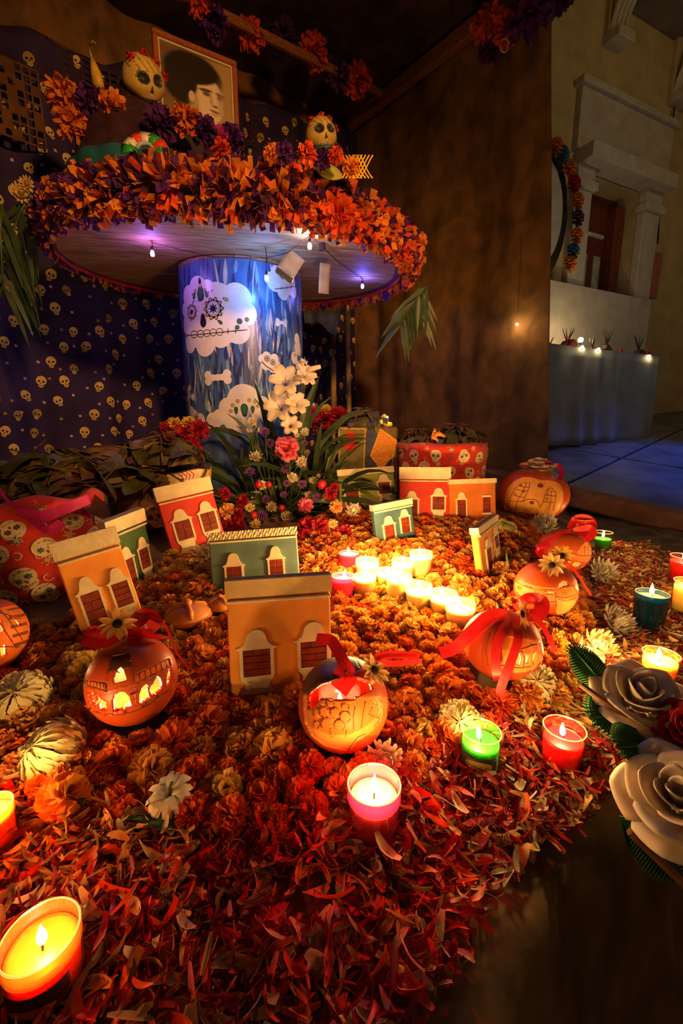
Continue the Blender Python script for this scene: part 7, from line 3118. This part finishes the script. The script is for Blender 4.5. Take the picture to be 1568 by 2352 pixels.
SIZE = lambda R: 'big ' if R > .0245 else ('small ' if R < .0195 else '')
GN = 'marigold heads carpeting the altar'
LBL = {0: 'orange marigold head', 1: 'deep red-orange marigold head', 2: 'pale orange marigold head', 3: 'yellow marigold head', 4: 'dark red flower head'}
for (_, x, y, z, R, ci, v, rz, rx, ry) in pts[:300]:
    nrm = Vector((rx, -ry, 1)).normalized()
    q = nrm.to_track_quat('Z', 'X') @ Euler((0, 0, rz)).to_quaternion()
    o = link('marigold', mg[ci][v][1], None, (x, y, z), q.to_euler())
    o.scale = (R, R, R * .9)
    tag(o, SIZE(R) + LBL[ci] + ' ' + where(x, y, MARKS), 'flower', GN)
b = MB()
for (_, x, y, z, R, ci, v, rz, rx, ry) in pts[300:]:
    nrm = Vector((rx, -ry, 1)).normalized()
    q = nrm.to_track_quat('Z', 'X') @ Euler((0, 0, rz)).to_quaternion()
    b.mesh_add(mg[ci][v][0], Matrix.Translation((x, y, z)) @ q.to_matrix().to_4x4() @ Matrix.Diagonal((R, R, R * .9, 1)), ci)
tag(b.build('marigold_carpet', [row[0][1].materials[0] for row in mg], smooth=False), 'the farther marigold heads of the flower carpet', 'flowers', kind='stuff')
print('marigolds', len(pts))

# a few green leaves poking out
for k, (px, py, L, a, lb) in enumerate([(190, 1810, .11, -.6, 'broad green leaf under the flowers at the front left'), (255, 1850, .11, -.25, 'second broad green leaf along the front left edge'),
                                        (400, 1890, .10, .1, 'green leaf under the wilted chrysanthemum'), (18, 1720, .05, .4, 'small dark fern leaf at the left edge'), (350, 1872, .09, 0.05, 'green leaf between the marigolds and the wilted chrysanthemum')]):
    p = on(px, py, .012)
    me = leaf_mesh(L, L * .16, .10, 90 + k, .1)
    me.materials.append(M('leaf_fresh', (.07, .20, .06), .5, .2, 20, transl=.2))
    o = link('green_leaf', me, None, (p.x, p.y, .012), (.25, 0, PI / 2 + a))
    tag(mod_solid(o, .0008), lb, 'leaf')
for k, (px, py, rz) in enumerate([(1295, 1420, .5), (1168, 1300, 1.6), (1330, 1500, 1.0)]):
    p = on(px, py, bed(*on(px, py, .05).xy) + .02)
    b = MB()
    b.tube([(0, 0, 0), (.012, 0, .012), (.02, .0, .03)], [.003, .003, .0025], 6)
    tag(b.build('flower_stalk', M('stalk_green', (.16, .22, .06), .6, .2, 20), loc=p, rot=(0, 0, rz)),
        ['short green stalk left of the blue candle', 'short green stalk by the edge-on orange house', 'short green stalk behind the serrated leaf'][k], 'stalk')

# ------------------------------------------------------------------ scattered petals
PET_PX = [(-200, 1700), (40, 1740), (70, 1840), (200, 1870), (340, 1890), (640, 1890), (800, 1850), (960, 1780), (1020, 1700), (1170, 1650), (1290, 1600), (1330, 1500), (1350, 1400), (1340, 1300), (1400, 1250), (1480, 1250), (1600, 1300), (1700, 1500), (1568, 1640),
          (1440, 1700), (1430, 1790), (1330, 1890), (1180, 1990), (1130, 2080), (1080, 2200), (1010, 2300), (960, 2420), (-300, 2420)]
THIN_PX = [(600, 2010), (780, 2020), (770, 2130), (640, 2120)]
PC = [((.60, .02, .02), 'red', 30), ((.72, .09, .02), 'orange red', 20), ((.30, .01, .04), 'wine', 20), ((.75, .42, .12), 'yellow ochre', 16), ((.72, .55, .34), 'cream', 12), ((.28, .15, .05), 'dry brown', 14), ((.62, .14, .22), 'pink', 6)]
pet = []
for ci, (c, nm, w) in enumerate(PC):
    mt = M('petal_' + nm.replace(' ', '_'), c, .6, .25, 60, transl=.25)
    row = []
    for v in range(5):
        rr = random.Random(v * 13 + ci)
        L = 1.0
        ww = (.045, .07, .10, .13, .16)[v] * (1.3 if nm in ('yellow ochre', 'cream') else 1)
        cv, tw, cup, bend = rr.uniform(-.5, .9), rr.uniform(-1.6, 1.6), rr.uniform(.1, .9), rr.uniform(-.6, .6)
        bb = MB()

        def pt(u, v_):
            x = (u - .5) * 2
            w_ = ww * (.25 + .75 * math.sin(PI * (.10 + .84 * v_)) ** .8)
            t_ = tw * (v_ - .5)
            xx, zz = x * w_, cup * w_ * x * x
            return (xx * math.cos(t_) - zz * math.sin(t_) + bend * (v_ - .5) ** 2, v_ - .5, xx * math.sin(t_) + zz * math.cos(t_) + cv * (v_ - .5) ** 2)
        bb.grid(pt, 2, 5)
        row.append((bb, to_mesh(bb, 'petal', mt)))
    pet.append(row)
r1 = random.Random(53)
ps = []
n = 0
while len(ps) < 14000 and n < 160000:
    n += 1
    x, y = r1.uniform(-.75, 1.6), r1.uniform(.10, 1.75) ** 1.0
    if y > .55 and r1.random() < .25:
        continue
    px, py, dep = proj((x, y, 0))
    if dep < .05 or not inpoly(px, py, PET_PX):
        continue
    if inpoly(px, py, THIN_PX) and r1.random() < .85:
        continue
    if px > 900 and py > 1950 and r1.random() < .35:
        continue
    skip = False
    for (ox, oy, orr) in OBST:
        if (x - ox) ** 2 + (y - oy) ** 2 < (orr * .95) ** 2:
            skip = True
            break
    if skip:
        continue
    far = px > 1180 and py < 1700
    L = r1.choice((r1.uniform(.012, .024), r1.uniform(.018, .036))) if not far else r1.uniform(.012, .028)
    wts = [q[2] for q in PC]
    if far:
        wts = [8, 16, 8, 34, 12, 26, 2]
    if px < 420 and py < 2050:
        wts = [14, 22, 6, 36, 12, 18, 2]
    ci = r1.choices(range(len(PC)), wts)[0]
    ps.append((dep / L, x, y, ground(x, y) + .012 + abs(r1.gauss(0, .008)), L, ci, r1.randrange(5), r1.uniform(0, 6.28), r1.gauss(0, .45), r1.gauss(0, .8)))
ps.sort()
PMARKS = [('the big orange candle', ob_.location.x, ob_.location.y), ('the big pink candle', .037, .42), ('the bare stone patch', *on(690, 2070).xy), ('the broken stone edge', *on(1200, 2050).xy), ('the near lower edge', *on(600, 2330).xy),
          ('the green candle', .22, .60), ('the wilted chrysanthemum', -.22, .44), ('the left-edge candle', *on(0, 1950).xy), ('the near middle ground', *on(420, 2150).xy)]
GP = 'loose petals strewn over the stone in front'
for (_, x, y, z, L, ci, v, rz, rx, ry) in ps[:300]:
    o = link('petal', pet[ci][v][1], None, (x, y, z + .003), (rx, ry, rz))
    o.scale = (L, L, L)
    tag(o, '%s %s petal %s' % ('broad' if v > 2 else 'thin', PC[ci][1], where(x, y, PMARKS)), 'petal', GP)
b = MB()
for (_, x, y, z, L, ci, v, rz, rx, ry) in ps[300:]:
    b.mesh_add(pet[ci][v][0], Matrix.Translation((x, y, z)) @ Euler((rx, ry, rz)).to_matrix().to_4x4() @ Matrix.Scale(L, 4), ci)
tag(b.build('petal_litter', [row[0][1].materials[0] for row in pet], smooth=True), 'thick litter of small dried red, yellow and cream petals', 'petals', kind='stuff')
print('petals', len(ps))
